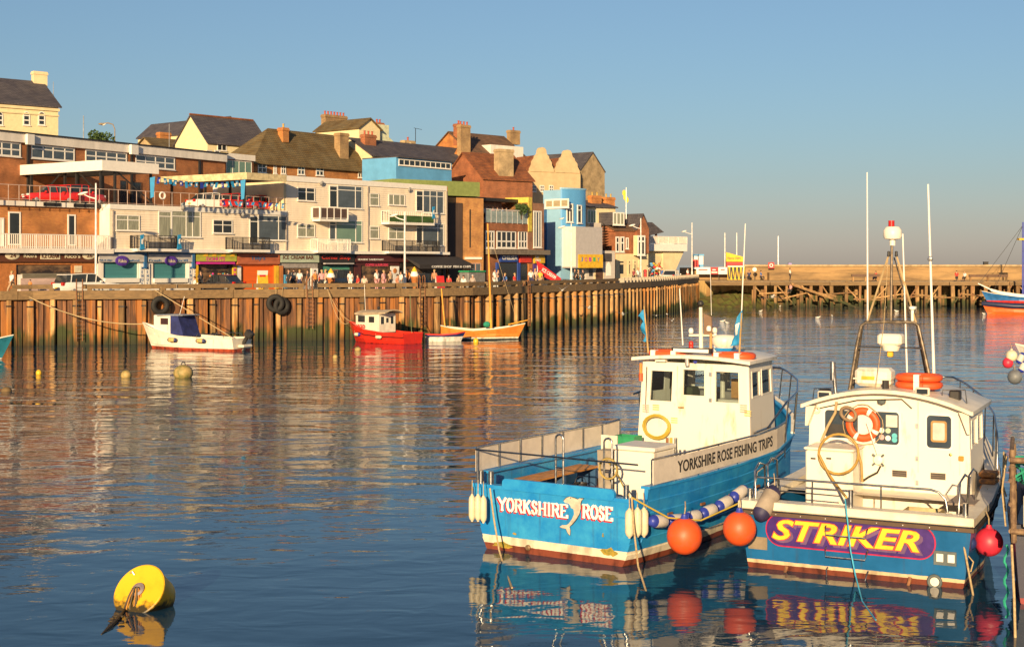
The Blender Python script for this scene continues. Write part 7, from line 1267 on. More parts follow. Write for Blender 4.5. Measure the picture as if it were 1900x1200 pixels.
t, w_ = bxthing('lilac_bin', 'small lilac box on the pier parapet', 'box', 1463, 1469, 203.2, 5.72, 6.0, .4, mat('lilac_box', (.3,.25,.5))); MB().box(-.03, w_+.03, -.03, .43, .28, .32).build('lid', BLACK, t, wm(t))
t = thing('white_round_sign', 'round white sign by the benches on the pier', 'sign', Matrix.Translation(G(1400, 200, DECK))); MB().lathe([(0, 0), (.3, 0), (.3, .04), (0, .04)], 16, Matrix.Translation((0, 0, 1.5)) @ Matrix.Rotation(pi/2, 4, 'X')).build('disc', WTRIM, t, wm(t)); MB().box(-.03, .03, .0, .05, 0, 1.3).build('post', BLACK, t, wm(t))
LW = mat('lamp_white', (.75,.72,.66), .4)
def lamp(px, d, ytop, lab, h_arm=-1.6, arm_dz=.9, sc_=1.0):
    t_ = thing('street_lamp', lab, 'street lamp', Matrix.Translation(G(px, d, DECK)), 'white street lamps along the quay'); top = W(px, ytop, d).z-DECK
    MB().tube([(0, 0, 0), (0, 0, 1.2), (0, 0, 1.25), (0, 0, top)], [.13, .13, .09, .06], 10).build('column', LW, t_, wm(t_), sm=30)
    MB().tube([(0, 0, top-arm_dz), (h_arm*.5, 0, top-arm_dz+.12), (h_arm, 0, top-arm_dz+.35)], [.05, .045, .04], 6).build('arm', LW, t_, wm(t_)); M_ = wm(t_) @ Matrix.Translation((h_arm, 0, top-arm_dz+.4)) @ Matrix.Rotation(-.25 if h_arm < 0 else .25, 4, 'Y')
    MB().ball((0, 0, 0), (.42*sc_, .16, .1), 12, 6).build('lamp_head', LW, t_, M_, sm=60); MB().ball((0, 0, -.05), (.3*sc_, .12, .08), 10, 5).build('lens', mat('lamp_lens', (.6,.5,.3), .2), t_, M_, sm=60)
lamp(178, 105, 340, 'white street lamp beside the white estate car', -.95, 1.15); lamp(751, 117, 393, 'white street lamp in front of the white apartment block', -.9, .7); lamp(1060, 147, 415, 'white street lamp in front of the blue bay and grey hoarding', -1.0, .75)
lamp(1189, 163, 405, 'white street lamp before the gabled brick house', -1.0, 1.2); lamp(1284, 197, 413, 'white street lamp at the corner where quay meets pier', -1.1, 1.6)
def pole(px, d, z0, ytop, lab, r=.05, mt=None, name='pole', cat='pole'): return MB().tube([G(px, d, z0), Vector((G(px, d).x, d, W(px, ytop, d).z))], [r, r*.7], 6).build(name, mt or LW, None, Matrix(), label=lab, cat=cat)
pole(1345, 207, DECK, 432, 'plain white pole rising behind the banners on the pier', .1); pole(1367, 212, DECK, 432, 'plain white pole rising behind the red kiosk', .1); pole(1444, 204, 5.7, 438, 'thin grey lamp pole standing on the pier parapet', .07, ALU); pole(1162, 182, 9, 348, 'tall thin mast carrying yellow pennants behind the gabled house', .08, ALU)
fp_ = thing('yellow_pennant', 'string of yellow pennants on the thin mast', 'pennant', Matrix())
for py, dx in ((358, -2), (366, 0), (371, 3)): MB().ball(W(1160+dx, py, 182), (.25, .05, .38), 8, 6).build('pennant_cloth', mat('bright_yellow', (0,0,0)), fp_, Matrix())
pole(155, 131, 10.6, 215, 'thin pole standing against the long brick building', .07, ALU); pole(314, 150, 12, 230, 'thin aerial pole above the orange chimney', .04, ALU); pole(99, 157, 20, 152, 'thin aerial beside the cream hotel chimney', .05, ALU, 'aerial', 'aerial')
hl = thing('hill_street_lamp', 'curved street lamp showing above the long brick building roof', 'street lamp', Matrix.Translation(G(213, 150, 15))); q = W(213, 240, 150).z-15; MB().tube([(0, 0, 0), (0, 0, q), (-.2, 0, q+.5), (-.7, 0, q+.65), (-1.2, 0, q+.6)], .06, 6).build('column', mat('brown_lamp', (.25,.18,.1)), hl, wm(hl)); MB().ball((-1.4, 0, q+.55), (.35, .15, .12), 8, 5).build('lamp_head', mat('brown_lamp', (0,0,0)), hl, wm(hl))
LEAF = mat('leaf_green', (.07,.12,.025), .9, c2=(.03,.06,.015), scale=3)
def bush(c, r_, lab, n=900, name='bush', cat='bush', sq=.7, seed=1):
    t_ = thing(name, lab, cat, Matrix.Translation(c)); rr = random.Random(seed); mb = MB()
    cl = [(Vector((rr.uniform(-1, 1), rr.uniform(-.5, .5), rr.uniform(-.6, .6)*sq))*r_*.75, rr.uniform(.3, .5)*r_) for _ in range(9)]
    for i in range(n):
        c0, r0 = rr.choice(cl); v = Vector((rr.gauss(0, 1), rr.gauss(0, 1), rr.gauss(0, 1))).normalized()*r0*rr.uniform(.6, 1.05)+c0; a = Vector((rr.gauss(0, 1), rr.gauss(0, 1), rr.gauss(0, 1))).normalized(); b__ = a.orthogonal().normalized()*.12; c__ = a.cross(b__)
        mb.add([v-b__, v+c__*.7, v+b__, v-c__*.7], [(0, 1, 2, 3)])
    mb.build('crown', LEAF, t_, wm(t_), kind='stuff'); MB().tube([(0, 0, -r_*1.2), (0, 0, 0)], [.08, .04], 5).build('trunk', mat('bark', (.1,.07,.04)), t_, wm(t_)); return t_
bush(W(194, 252, 140)-Vector((0, 0, .4)), 1.5, 'green treetop showing above the roof of the long brick building', name='tree', cat='tree'); p_ = FS.M @ Vector((FS.t(966), -.1, FS.z(FS.t(966), 0, 388))); bush(p_, .95, 'leafy green shrub on the restaurant roof terrace', n=700, seed=3)

# ---------------------------------------------------------------- bunting
def bunting(a, b_, n_, label, s_=.5, sg=1.2, seed=2):
    t_ = thing('bunting', label, 'bunting', Matrix()); P = sag(a, b_, sg, n_*2); MB().tube(P, .02, 4).build('string', BLACK, t_, Matrix()); rr = random.Random(seed); dr = (b_-a).normalized()
    for i in range(n_):
        p = P[i*2+1]; tw = rr.uniform(-.5, .5); hh = s_*rr.uniform(.8, 1.3); ww = s_*.8*cos(tw); sw = rr.uniform(-.2, .2)
        f_ = MB().add([p-dr*ww/2, p+dr*ww/2, p+dr*(ww/2+sw)-Vector((0, tw*.1, hh)), p+dr*(-ww/2+sw)-Vector((0, -tw*.1, hh))], [(0, 1, 2, 3)]).build('pennant', FLB if i % 4 else FBL, t_, Matrix()); f_.modifiers.new('solid', 'SOLIDIFY').thickness = .01
        if i % 3 != 2: MB().add([p-dr*ww*.2+Vector((0, -.03, -hh*.3)), p+dr*ww*.25+Vector((0, -.03, -hh*.3)), p+dr*ww*.25+Vector((0, -.03, -hh*.75)), p-dr*ww*.2+Vector((0, -.03, -hh*.75))], [(0, 1, 2, 3)]).build('emblem', WTRIM, f_, Matrix())
bunting(W(291, 328, 112), W(453, 333, 119), 17, 'blue and white bunting strung across the rooftop car park', .4, .35)
bunting(W(408, 372, 119.5), W(531, 378, 123.5), 11, 'blue and white bunting along the railing in front of the red cars', .34, .0, 5)
for x_, y_, lab in ((284, 330, 'blue and white flag hanging at the corner of the white edged canopy'), (452, 335, 'long blue flag hanging at the corner of the cream canopy')): P = FA; q_ = W(x_, y_, 112 if x_ < 300 else 118); MB().prism([(q_.x-.25, q_.z), (q_.x+.15, q_.z+.1), (q_.x+.05, q_.z-1.5), (q_.x-.2, q_.z-1.6)], q_.y, q_.y+.06, 'y').build('flag', FLB, None, Matrix(), label=lab, cat='flag')
for px, py, lab in ((262, 436, 'blue and white flag tied to the near end of the first black balcony'), (331, 436, 'blue and white flag tied to the far end of the first black balcony'), (803, 384, 'blue flag at the end of the green balcony')):
    x_, z_ = FA.at(px, py, -1.06); M_ = FA.M @ Matrix.Translation((x_, -1.1, z_)); t_ = thing('balcony_flag', lab, 'flag', M_); MB().prism([(-.12, 0), (.22, .05), (.12, -.5), (.3, -1.1), (-.2, -1.2), (-.1, -.6)], -.06, 0, 'y').build('cloth', FLB, t_, M_); MB().prism([(-.04, -.35), (.12, -.3), (.08, -.75), (-.06, -.7)], -.075, -.062, 'y').build('emblem', WTRIM, t_, M_)

# ---------------------------------------------------------------- cars
def car(M, label, paint, L_=4.3, W_=1.75, H_=1.45, suv=0, estate=0, grp=None, facing=1):
    t_ = thing('parked_car', label, 'car', M, grp); h = W_/2; zb = .22+.05*suv; zs = H_*.6; n = 12
    def top(u): # shoulder height along the length 0..1 (front = 1)
        return zs*(.88 if u > .97 else .97 if u > .72 else 1.0)-max(0, (u-.72))*.35
    rings = []
    for i in range(n+1):
        u = i/n; x = (u-.5)*L_; e = min(u, 1-u)*n; k = 1-(.12 if e < .5 else .04 if e < 1.5 else 0); zt = top(u)*(.9 if e < .5 else 1); z0 = zb+(.12 if e < .5 else 0)
        hw = h*k; rings.append([(x, -hw*.94, z0), (x, -hw, z0+.15), (x, -hw, zt-.22), (x, -hw*.93, zt), (x, hw*.93, zt), (x, hw, zt-.22), (x, hw, z0+.15), (x, hw*.94, z0)])
    MB().loft(rings, True, True).build('body', paint, t_, M, sm=35)
    r0, r1 = (-.46 if estate or suv else -.40), .24
    gl_ = [(r0, zs-.06, .9), (r0+.05+(.08 if not estate else 0), H_-.1, .78), (0.02, H_-.02, .76), (.08, H_-.05, .77), (r1, zs-.06, .9)]
    MB().loft([[(x*L_, -h*k, zs-.08), (x*L_, -h*k*.98+.0, z), (x*L_, h*k*.98, z), (x*L_, h*k, zs-.08)] for x, z, k in gl_], True, True).build('windows', glass('car_glass', (.03,.035,.04), .05), t_, M)
    MB().loft([[(x*L_, -h*k, z), (x*L_, -h*k, z+.05), (x*L_, h*k, z+.05), (x*L_, h*k, z)] for x, z, k in ((gl_[1][0]-.01, H_-.1, .77), (-.1, H_-.03, .78), (.02, H_-.03, .77), (.09, H_-.06, .76))], True, True).build('roof', paint, t_, M)
    for x in (r0+.1, -.1, .06):
        for s_ in (-1, 1): MB().tube([(x*L_, s_*h*.915, zs-.05), ((x+.03)*L_, s_*h*.79, H_-.06)], .035, 4).build('pillar', paint, t_, M)
    for x in (-.31*L_, .31*L_):
        for s_ in (-1, 1):
            Mw = M @ Matrix.Translation((x, s_*(h-.1), .32)); w_ = MB().torus((0, 0, 0), .22, .1, 16, 6).build('wheel', RUBBER, t_, Mw, sm=60); MB().lathe([(0, 0), (.17, 0), (.15, .04), (.05, .06), (0, .06)], 10, Matrix.Translation((0, s_*.06, 0)) @ Matrix.Rotation(-s_*pi/2, 4, 'X')).build('rim', ALU, w_, Mw)
            MB().lathe([(0, 0), (.36, 0), (.36, .03), (0, .03)], 14, Matrix.Translation((x, s_*(h-.06), .36)) @ Matrix.Rotation(-s_*pi/2, 4, 'X')).build('wheel_arch', BLACK, t_, M)
    for s_ in (-1, 1):
        MB().bbox(.44*L_, .485*L_, s_*h*.72-.14, s_*h*.72+.14, zs*.68, zs*.86, .02).build('headlight', mat('headlight_lens', (.7,.68,.6), .15), t_, M); MB().bbox(-.5*L_-.01, -.46*L_, s_*h*.78-.12, s_*h*.78+.12, zs*.72, zs*1.0, .02).build('tail_light', mat('tail_light_lens', (.5,.02,.01), .2), t_, M); MB().bbox(.12*L_, .16*L_, s_*(h+.08)-.08, s_*(h+.08)+.08, zs-.02, zs+.12, .02).build('door_mirror', paint, t_, M)
    for s_ in (-1, 1): MB().box(s_*.5*L_-.02, s_*.5*L_+.02, -.25, .25, .45, .56).build('number_plate', WTRIM if s_ > 0 else YEL, t_, M)
    return t_
def carp(name, c): return mat(name, c, .25, var=.06, spec=.6, coat=.5)
CR = carp('car_red', (.55,.02,.015)); CWh = carp('car_white', (.75,.72,.66)); CB = carp('car_black', (.02,.02,.025)); CG = carp('car_blue_grey', (.22,.28,.34))
def at_(px, d, z, ang): return Matrix.Translation(G(px, d, z)) @ Matrix.Rotation(radians(ang), 4, 'Z')
car(at_(160, 104.9, DECK, 46), 'white estate car parked on the quay below the brown ice cream shop', CWh, 4.7, 1.85, 1.55, estate=1)
car(at_(410, 115.0, DECK, 150), 'black car parked in front of the doughnut stall', CB, 4.0, 1.7, 1.4); car(at_(633, 124, DECK, 60), 'black van like car in front of the green shutter', CB, 4.3, 1.75, 1.75, suv=1); car(at_(783, 122, DECK, 55), 'dark car parked near the black awning', CB, 4.2, 1.75, 1.45)
car(at_(1247, 184, DECK, 70), 'white car parked by the splayed terrace supports', CWh, 4.4, 1.8, 1.5); car(at_(1060, 150, DECK, 62), 'black car parked below the yellow shop sign', CB, 4.1, 1.75, 1.45) if False else None
def roofcar(px, dep, ang, *a, **k): x_ = FA.t(px, dep); p = FA.M @ Vector((x_, dep, ZP)); car(Matrix.Translation(p) @ Matrix.Rotation(radians(ang), 4, 'Z'), *a, grp='cars on the rooftop car park', **k)
roofcar(92, 3.6, 215, 'red hatchback on the roof, front facing out under the white canopy', CR, 4.1, 1.75, 1.45); roofcar(146, 3.6, 60, 'larger red car on the roof beside the red hatchback', CR, 4.5, 1.8, 1.6, suv=1)
roofcar(378, 5.5, 150, 'blue grey car half hidden behind the white rooftop car', CG, 4.2, 1.75, 1.42); roofcar(393, 3.2, 40, 'white car on the roof parked between the grey and red cars', CWh, 4.3, 1.78, 1.45)
roofcar(440, 2.4, 48, 'red car on the roof closest to the bunting, tail towards the white car', CR, 4.2, 1.78, 1.48); roofcar(478, 2.7, 50, 'red car on the roof nearest the apartment block', CR, 4.3, 1.78, 1.42); roofcar(468, 6.5, 40, 'tall red car behind the two red rooftop cars', CR, 4.4, 1.8, 1.75, suv=1)

# ---------------------------------------------------------------- people
def skin(name, verts, edges, rads, root=0):
    me = bpy.data.meshes.new(name); me.from_pydata(verts, edges, []); o = bpy.data.objects.new(name, me); col.objects.link(o)
    md = o.modifiers.new('skin', 'SKIN'); md.use_smooth_shade = True
    for i, v in enumerate(me.skin_vertices[0].data): v.radius = (rads[i], rads[i]); v.use_root = (i == root)
    o.modifiers.new('sub', 'SUBSURF').levels = 1
    dg = bpy.context.evaluated_depsgraph_get(); m2 = bpy.data.meshes.new_from_object(o.evaluated_get(dg)); bpy.data.objects.remove(o); return m2
SKINM = mat('skin_tone', (.50,.27,.17), .6, var=.1); HAIR = mat('dark_hair', (.05,.03,.02), .7)
def pose(kind):
    sit = kind == 'sit'; wk = .22 if kind == 'walk' else 0; dz = -.42 if sit else 0
    J = {'pel': (0, 0, .93+dz), 'belly': (0, 0, 1.1+dz), 'chest': (0, -.01, 1.3+dz), 'neck': (0, -.01, 1.5+dz), 'jaw': (0, -.035, 1.57+dz), 'head': (0, -.01, 1.66+dz), 'crown': (0, 0, 1.73+dz)}
    for s_, n_ in ((-1, 'l'), (1, 'r')):
        J['sh'+n_] = (s_*.17, 0, 1.43+dz); J['el'+n_] = (s_*.23, .03-s_*wk*.5, 1.16+dz); J['wr'+n_] = (s_*.21, (-.2 if sit else -.08)-s_*wk, (.98 if sit else .93)+dz); J['ha'+n_] = (s_*.2, (-.28 if sit else -.11)-s_*wk*1.15, (.95 if sit else .85)+dz)
        J['hip'+n_] = (s_*.09, 0, .9+dz); J['kn'+n_] = (s_*.1, (-.42 if sit else -.02+s_*wk), .5 if not sit else .5); J['an'+n_] = (s_*.1, (-.42 if sit else .03+s_*wk*1.6), .09); J['to'+n_] = (s_*.11, (-.56 if sit else -.12+s_*wk*1.6), .04)
    rad = {'pel': .125, 'belly': .12, 'chest': .14, 'neck': .055, 'jaw': .075, 'head': .098, 'crown': .065}
    for n_ in 'lr': rad.update({'sh'+n_: .065, 'el'+n_: .043, 'wr'+n_: .03, 'ha'+n_: .036, 'hip'+n_: .09, 'kn'+n_: .058, 'an'+n_: .038, 'to'+n_: .036})
    ch = [('pel', 'belly', 'chest', 'neck', 'jaw', 'head', 'crown')]+[('chest', 'sh'+n_, 'el'+n_, 'wr'+n_, 'ha'+n_) for n_ in 'lr']+[('pel', 'hip'+n_, 'kn'+n_, 'an'+n_, 'to'+n_) for n_ in 'lr']
    def mk(name, chains, k):
        ks = []; [ks.append(x) for c in chains for x in c if x not in ks]; E = {(ks.index(a), ks.index(b_)) for c in chains for a, b_ in zip(c, c[1:])}
        return skin(name, [J[x] for x in ks], list(E), [rad[x]*k+(.012 if k > 1 else 0) for x in ks])
    body = mk('body', ch, 1); shirt = mk('shirt', [('pel', 'belly', 'chest'), ('chest', 'shl', 'ell'), ('chest', 'shr', 'elr')], 1.2); tr = mk('trousers', [('pel', 'hipl', 'knl', 'anl'), ('pel', 'hipr', 'knr', 'anr')], 1.08)
    h = MB().ball((J['head'][0], J['head'][1]+.025, J['head'][2]+.035), (.105, .115, .1), 10, 7).build('hair', HAIR, None, Matrix(), sm=80); hm = h.data; bpy.data.objects.remove(h)
    for m_ in (body, shirt, tr): m_.materials.clear(); m_.materials.append(SKINM)
    return body, shirt, tr, hm
POSES = {k_: pose(k_) for k_ in ('stand', 'walk', 'sit')}
def cl(c): return mat('cloth_%02x%02x%02x' % tuple(int(x*255) for x in c), c, .85, var=.12)
WHc, BKc, RDc, BLc, PKc, NVc, GRc, TNc, OGc, YLc = (.7,.68,.62), (.03,.03,.035), (.55,.04,.03), (.06,.15,.4), (.6,.3,.3), (.03,.04,.1), (.25,.25,.24), (.4,.28,.17), (.6,.22,.05), (.6,.45,.06)
def person(M, pk, top, leg, label, hair=None, s_=1.0):
    t_ = thing('person', label, 'person', M @ Matrix.Scale(s_, 4), 'people along the quay'); b_, sh_, tr_2, hm = POSES[pk]
    inst(b_, 'body', t_, wm(t_)); inst(sh_, 'shirt', t_, wm(t_), cl(top)); inst(tr_2, 'trousers', t_, wm(t_), cl(leg)); inst(hm, 'hair', t_, wm(t_), hair or HAIR); return t_
rp_ = random.Random(3); BLOND = mat('fair_hair', (.4,.26,.1), .7); GREYH = mat('grey_hair', (.4,.38,.35), .7)
PEO = [(22, 101, 'walk', WHc, TNc, 'woman in a pale dress walking at the start of the kerb rail', BLOND), (56, 106, 'stand', OGc, BKc, 'small figure in orange by the ice cream counter', None), (62, 109, 'stand', (.1,.3,.3), BKc, 'person in teal leaning at the brown shop counter', BLOND),
 (361, 113, 'sit', WHc, BKc, 'person in white seated by the doughnut stall', None), (372, 114, 'stand', BKc, BKc, 'person in black at the doughnut stall', None), (536, 117, 'stand', BKc, BKc, 'person in a black coat outside the ice cream bar, taller of the pair', None), (545, 118, 'stand', GRc, BKc, 'person in grey beside the black coat outside the ice cream bar', None), (556, 117, 'walk', WHc, NVc, 'person in a white top under the ice cream bar sign', BLOND), (571, 117, 'stand', BKc, GRc, 'person in black by the white menu board', None),
 (585, 115, 'stand', OGc, BKc, 'person in orange bending by the red and blue balloons', None), (597, 114, 'walk', PKc, BKc, 'person in bright pink pushing past the kerb rail', BLOND), (604, 118, 'stand', (.65,.4,.28), WHc, 'bare armed person beside the giant ice cream cone', BLOND), (650, 119, 'stand', WHc, WHc, 'person all in white at the green shutter', None), (664, 118, 'sit', RDc, NVc, 'person in red seated outside the maroon restaurant', None),
 (676, 117, 'sit', (.6,.45,.35), NVc, 'person in beige seated outside the maroon restaurant', None), (699, 118, 'stand', WHc, PKc, 'person with red hair in a white vest outside the maroon restaurant', mat('ginger_hair', (.4,.12,.04), .7)), (712, 118, 'stand', PKc, PKc, 'person in pink stripes wearing a pale hat', BLOND), (724, 119, 'stand', TNc, BKc, 'person in tan beside the tall menu board', None), (738, 118, 'sit', (.5,.2,.12), BKc, 'person in rust seated just before the apartment block lamp', None),
 (744, 116, 'stand', WHc, GRc, 'person in white next to the apartment block lamp post', None), (756, 118, 'stand', OGc, BKc, 'person in orange just past the apartment block lamp post', None), (806, 121, 'stand', (.5,.2,.1), BKc, 'person in rust by the red ice cream sign', BLOND), (833, 121, 'sit', RDc, BKc, 'person in bright red at the outdoor tables', None), (860, 118, 'sit', WHc, TNc, 'big person in a white shirt seated facing the awning', None), (877, 122, 'sit', (.4,.33,.28), BKc, 'person in beige seated beside the green parasol base', GREYH), (851, 122, 'sit', TNc, BKc, 'person in tan seated at the outdoor tables', None),
 (918, 128, 'stand', WHc, WHc, 'person in long white clothes below the orange mast', None), (924, 130, 'stand', (.6,.35,.25), WHc, 'person in peach beside the one in long white clothes', None), (937, 133, 'sit', BLc, BKc, 'person in blue seated by the arcade', BLOND), (955, 134, 'sit', RDc, BKc, 'person in dark red seated by the arcade', BLOND), (985, 133, 'stand', WHc, NVc, 'person in white by the picnic tables', None), (993, 134, 'stand', (.6,.4,.3), TNc, 'person in peach by the picnic tables', BLOND), (1002, 134, 'walk', YLc, TNc, 'person in yellow beside the red and white sun shade', None),
 (1067, 143, 'stand', BKc, BKc, 'person in black just past the lamp by the grey hoarding', None), (1073, 144, 'stand', TNc, BKc, 'person in tan in the group below the yellow shop sign', BLOND), (1081, 144, 'stand', BKc, BKc, 'person in black at the end of the group below the yellow shop sign', None), (1176, 160, 'walk', (.25,.04,.05), BKc, 'person in maroon before the gabled house', None), (1184, 162, 'stand', WHc, GRc, 'person in white by the gabled house lamp', BLOND), (1206, 165, 'stand', BKc, BKc, 'person in black by the stalls under the terrace', None), (1228, 172, 'stand', BLc, WHc, 'person in blue and white by the stalls under the terrace', None),
 (1390, 200, 'sit', NVc, BKc, 'dark clothed person seated by the round white sign', None), (1412, 201, 'sit', BLc, BKc, 'person in blue seated on the pier bench', None), (1466, 191.5, 'stand', WHc, BKc, 'person in white standing at the top of the jetty stairs', None), (1467, 189.4, 'sit', PKc, BKc, 'person in pink sitting on the jetty stairs', None), (1625, 194, 'sit', RDc, NVc, 'person in red and blue sitting at the first pier bench', None), (1775, 194, 'sit', RDc, BKc, 'person in red sitting beside the second pier bench', None), (1790, 194, 'sit', WHc, BKc, 'person in white sitting beside the second pier bench', BLOND), (1276, 188, 'stand', WHc, REDP.diffuse_color[:3] and RDc, 'person in white and red by the corner lamp', None)]
for px, d, pk, top, leg, lab, hr_ in PEO:
    z_ = DECK if d not in (189.4,) else 1.9
    person(at_(px, d, z_+(.0 if pk != 'sit' else .0), rp_.uniform(-70, 70)), pk, top, leg, lab, hr_, .62 if px == 56 else rp_.uniform(.94, 1.05))
    if pk == 'sit': t_ = thing('stool', 'low dark stool, '+lab, 'stool', at_(px, d, z_, 0), 'stools along the quay'); MB().cyl((0, .05), .2, .3, .4, 10).build('seat', BLACK, t_, wm(t_)); MB().cyl((0, .05), .05, 0, .3, 6).build('leg', BLACK, t_, wm(t_))
for i in range(6): x_ = FS.M @ Vector((x1*0+.6+i*.85, .6, FS.z(2, 0, 414)-.0)); person(Matrix.Translation(x_) @ Matrix.Rotation(radians(R.uniform(0, 360)), 4, 'Z'), 'stand' if i % 3 else 'walk', [WHc, (.05,.35,.25), PKc, TNc, BLc, GRc][i], BKc, 'diner in %s standing on the restaurant roof terrace' % ['white', 'green', 'pink', 'tan', 'blue', 'grey'][i])
# street clutter
def cone(px, d, lab, h=1.35, g=None): t_ = thing('giant_ice_cream', lab, 'ice cream model', at_(px, d, DECK, 0)); MB().lathe([(.08, 0), (.3, .75*h), (.34, .78*h), (.34, .85*h)], 14).build('cone', ORS, t_, wm(t_), sm=40); MB().lathe([(.34, .85*h), (.36, .95*h), (.26, 1.08*h), (.28, 1.12*h)], 14).build('cream', WTRIM, t_, wm(t_), sm=50); MB().lathe([(.26, 1.12*h), (.2, 1.22*h), (.05, 1.38*h), (0, 1.42*h)], 14).build('swirl', YEL, t_, wm(t_), sm=50)
cone(614, 117, 'giant plastic ice cream cone with yellow swirl by the green shutter'); cone(769, 118, 'giant plastic ice cream with yellow swirl near the dark car', 1.45)
def aboard(px, d, lab, mt, h=1.3, w_=.75, tilt=.16, a=40): t_ = thing('sandwich_board', lab, 'sandwich board', at_(px, d, DECK, a)); [MB().box(-w_/2, w_/2, -.015, .015, 0, h, Matrix.Translation((0, s_*.22, 0)) @ Matrix.Rotation(-s_*-tilt, 4, 'X')).build('board', mt if s_ < 0 else WTRIM, t_, wm(t_)) for s_ in (-1, 1)]; MB().box(-w_*.3, w_*.3, -.02, -.016, h*.7, h*.85, Matrix.Translation((0, -.22, 0)) @ Matrix.Rotation(-tilt, 4, 'X')).build('print_line', REDP, t_, wm(t_)); [MB().ball((-w_*.2+.3*(i % 2), -.02, h*.2+.25*(i//2)), (.07, .01, .07), 8, 4, Matrix.Translation((0, -.22, 0)) @ Matrix.Rotation(-tilt, 4, 'X')).build('picture', PUR, t_, wm(t_)) for i in range(4)]
aboard(487, 116, 'tall yellow sandwich board before the orange shutter', YEL, 1.75, .95); aboard(816, 117, 'red and white ice cream sandwich board near the wooden boat mast', RED_, 1.3, .8); aboard(42, 102.5, 'white price board standing by the brown parlour', WTRIM, 1.2, .7) if False else None
t_ = thing('sun_shade', 'red and white slanting sun shade with lettering beside the blue wall', 'sun shade', at_(1016, 136, DECK, 30)); MB().prism([(-1.2, 2.6), (1.5, .9), (1.6, .3), (-1.0, 1.2)], 0, .08, 'y').build('canvas', RED_, t_, wm(t_)); txt('ICE CREAM', WTRIM, t_, wm(t_) @ Matrix.Translation((.15, -.02, 1.35)) @ Matrix.Rotation(.5, 4, 'Y'), 1.7, .35, bold=.02); MB().tube([(-1.1, .04, 0), (-1.1, .04, 2.6)], .04, 6).build('pole', LW, t_, wm(t_))
rb_2 = thing('red_post_box', 'small red post box by the stalls under the terrace', 'post box', at_(1197, 166, DECK, 0)); MB().lathe([(.2, 0), (.2, 1.4), (.23, 1.42), (.23, 1.5), (.1, 1.62), (0, 1.63)], 12).build('body', RED_, rb_2, wm(rb_2), sm=40); MB().box(-.12, .12, -.22, -.19, 1.2, 1.26).build('slot', BLACK, rb_2, wm(rb_2))
for i, (px, d, c, lab) in enumerate(((1217, 172, YEL, 'rack of yellow beach goods under the terrace'), (1210, 170, BLUEW, 'rack of blue beach goods under the terrace'), (1225, 174, ORS, 'rack of orange beach goods under the terrace'))):
    t_ = thing('beach_goods_rack', lab, 'rack', at_(px, d, DECK, 0)); MB().tube([(0, 0, 0), (0, 0, 2.4)], .03, 5).build('stand', BLACK, t_, wm(t_)); [MB().ball((rp_.uniform(-.3, .3), rp_.uniform(-.2, .2), .5+j*.2), (.2, .15, .14), 7, 5).build('goods', [c, c, WTRIM, RED_][j % 4], t_, wm(t_)) for j in range(10)]
for i, (px, d, a) in enumerate(((888, 120, 'first dark picnic table beside the brick pub'), (966, 132, 'dark picnic table between the arcade and the doughnut kiosk'), (1040, 141, 'dark picnic table in front of the pale blue wall'), (846, 119, 'dark picnic table under the green parasol'))):
    t_ = thing('picnic_table', a, 'table', at_(px, d, DECK, 50), 'picnic tables on the quay'); DW = mat('dark_wood', (.10,.065,.04), .8)
    for j in range(4): MB().box(-.9, .9, -.36+j*.18, -.2+j*.18, .72, .76).build('slat', DW, t_, wm(t_))
    for s_ in (-1, 1): MB().box(-.9, .9, s_*.7-.13, s_*.7+.13, .42, .46).build('bench_seat', DW, t_, wm(t_)); MB().tube([(s_*.7, -.75, 0), (s_*.7, -.1, .72)], .04, 4).build('leg', DW, t_, wm(t_)); MB().tube([(s_*.7, .75, 0), (s_*.7, .1, .72)], .04, 4).build('leg', DW, t_, wm(t_))
gp = thing('green_stall_box', 'green skip like box behind the picnic tables', 'box', at_(876, 131, DECK, 50)); MB().bbox(-1.2, 1.2, -.6, .6, 0, 1.5, .08).build('tub', mat('grey_tub', (.2,.19,.18)), gp, wm(gp)); MB().bbox(-1.25, 1.25, -.65, .65, 1.5, 1.65, .05).build('lid', mat('green_lid', (.03,.3,.12)), gp, wm(gp))
# ---------------------------------------------------------------- buoys on the water
def mball(px, py, r, lab, mt, sq=1, z=.25):
    d = wd(py+r*1.2*0); t_ = thing('mooring_buoy', lab, 'buoy', Matrix.Translation(G(px, wd(py), r*z)), 'mooring buoys'); MB().ball((0, 0, 0), (r, r, r*sq), 20, 14).build('float', mt, t_, wm(t_), sm=80); MB().torus((0, 0, r*sq*1.05), r*.2, r*.06, 12, 6).build('eye', BLACK, t_, wm(t_), sm=60)
WEED = mat('weedy_buff_plastic', (.50,.33,.12), .6, c2=(.16,.15,.04), scale=2.2); YBU = mat('yellow_plastic', (.72,.42,.02), .45, var=.15, scale=3)
mball(340, 700, .50, 'large weedy buff buoy in front of the white cabin boat', WEED, .85, .45); mball(234, 700, .27, 'smaller weedy buff buoy between the ladder and white cabin boat', WEED, 1, .4); mball(72, 695, .15, 'small yellow buoy below the sagging mooring rope', YBU, 1.2, .6); mball(12, 726, .24, 'half sunk brown buoy by the turquoise boat', mat('brown_weed', (.16,.1,.04), .8), .8, .1)
mball(622, 664, .16, 'weedy little buoy out from the red bow', WEED, 1, .4); mball(664, 650, .22, 'weedy little buoy beside the red hull', WEED, .8, .3); mball(883, 636, .2, 'yellow buoy floating below the wooden boat', YBU, 1.4, .5); mball(846, 627, .24, 'orange buoy against the side of the wooden boat', ORG, 1.1, 1.6); mball(815, 628, .2, 'dull pink buoy beside the little dinghy', mat('dull_pink', (.4,.2,.12), .7), 1, .4)
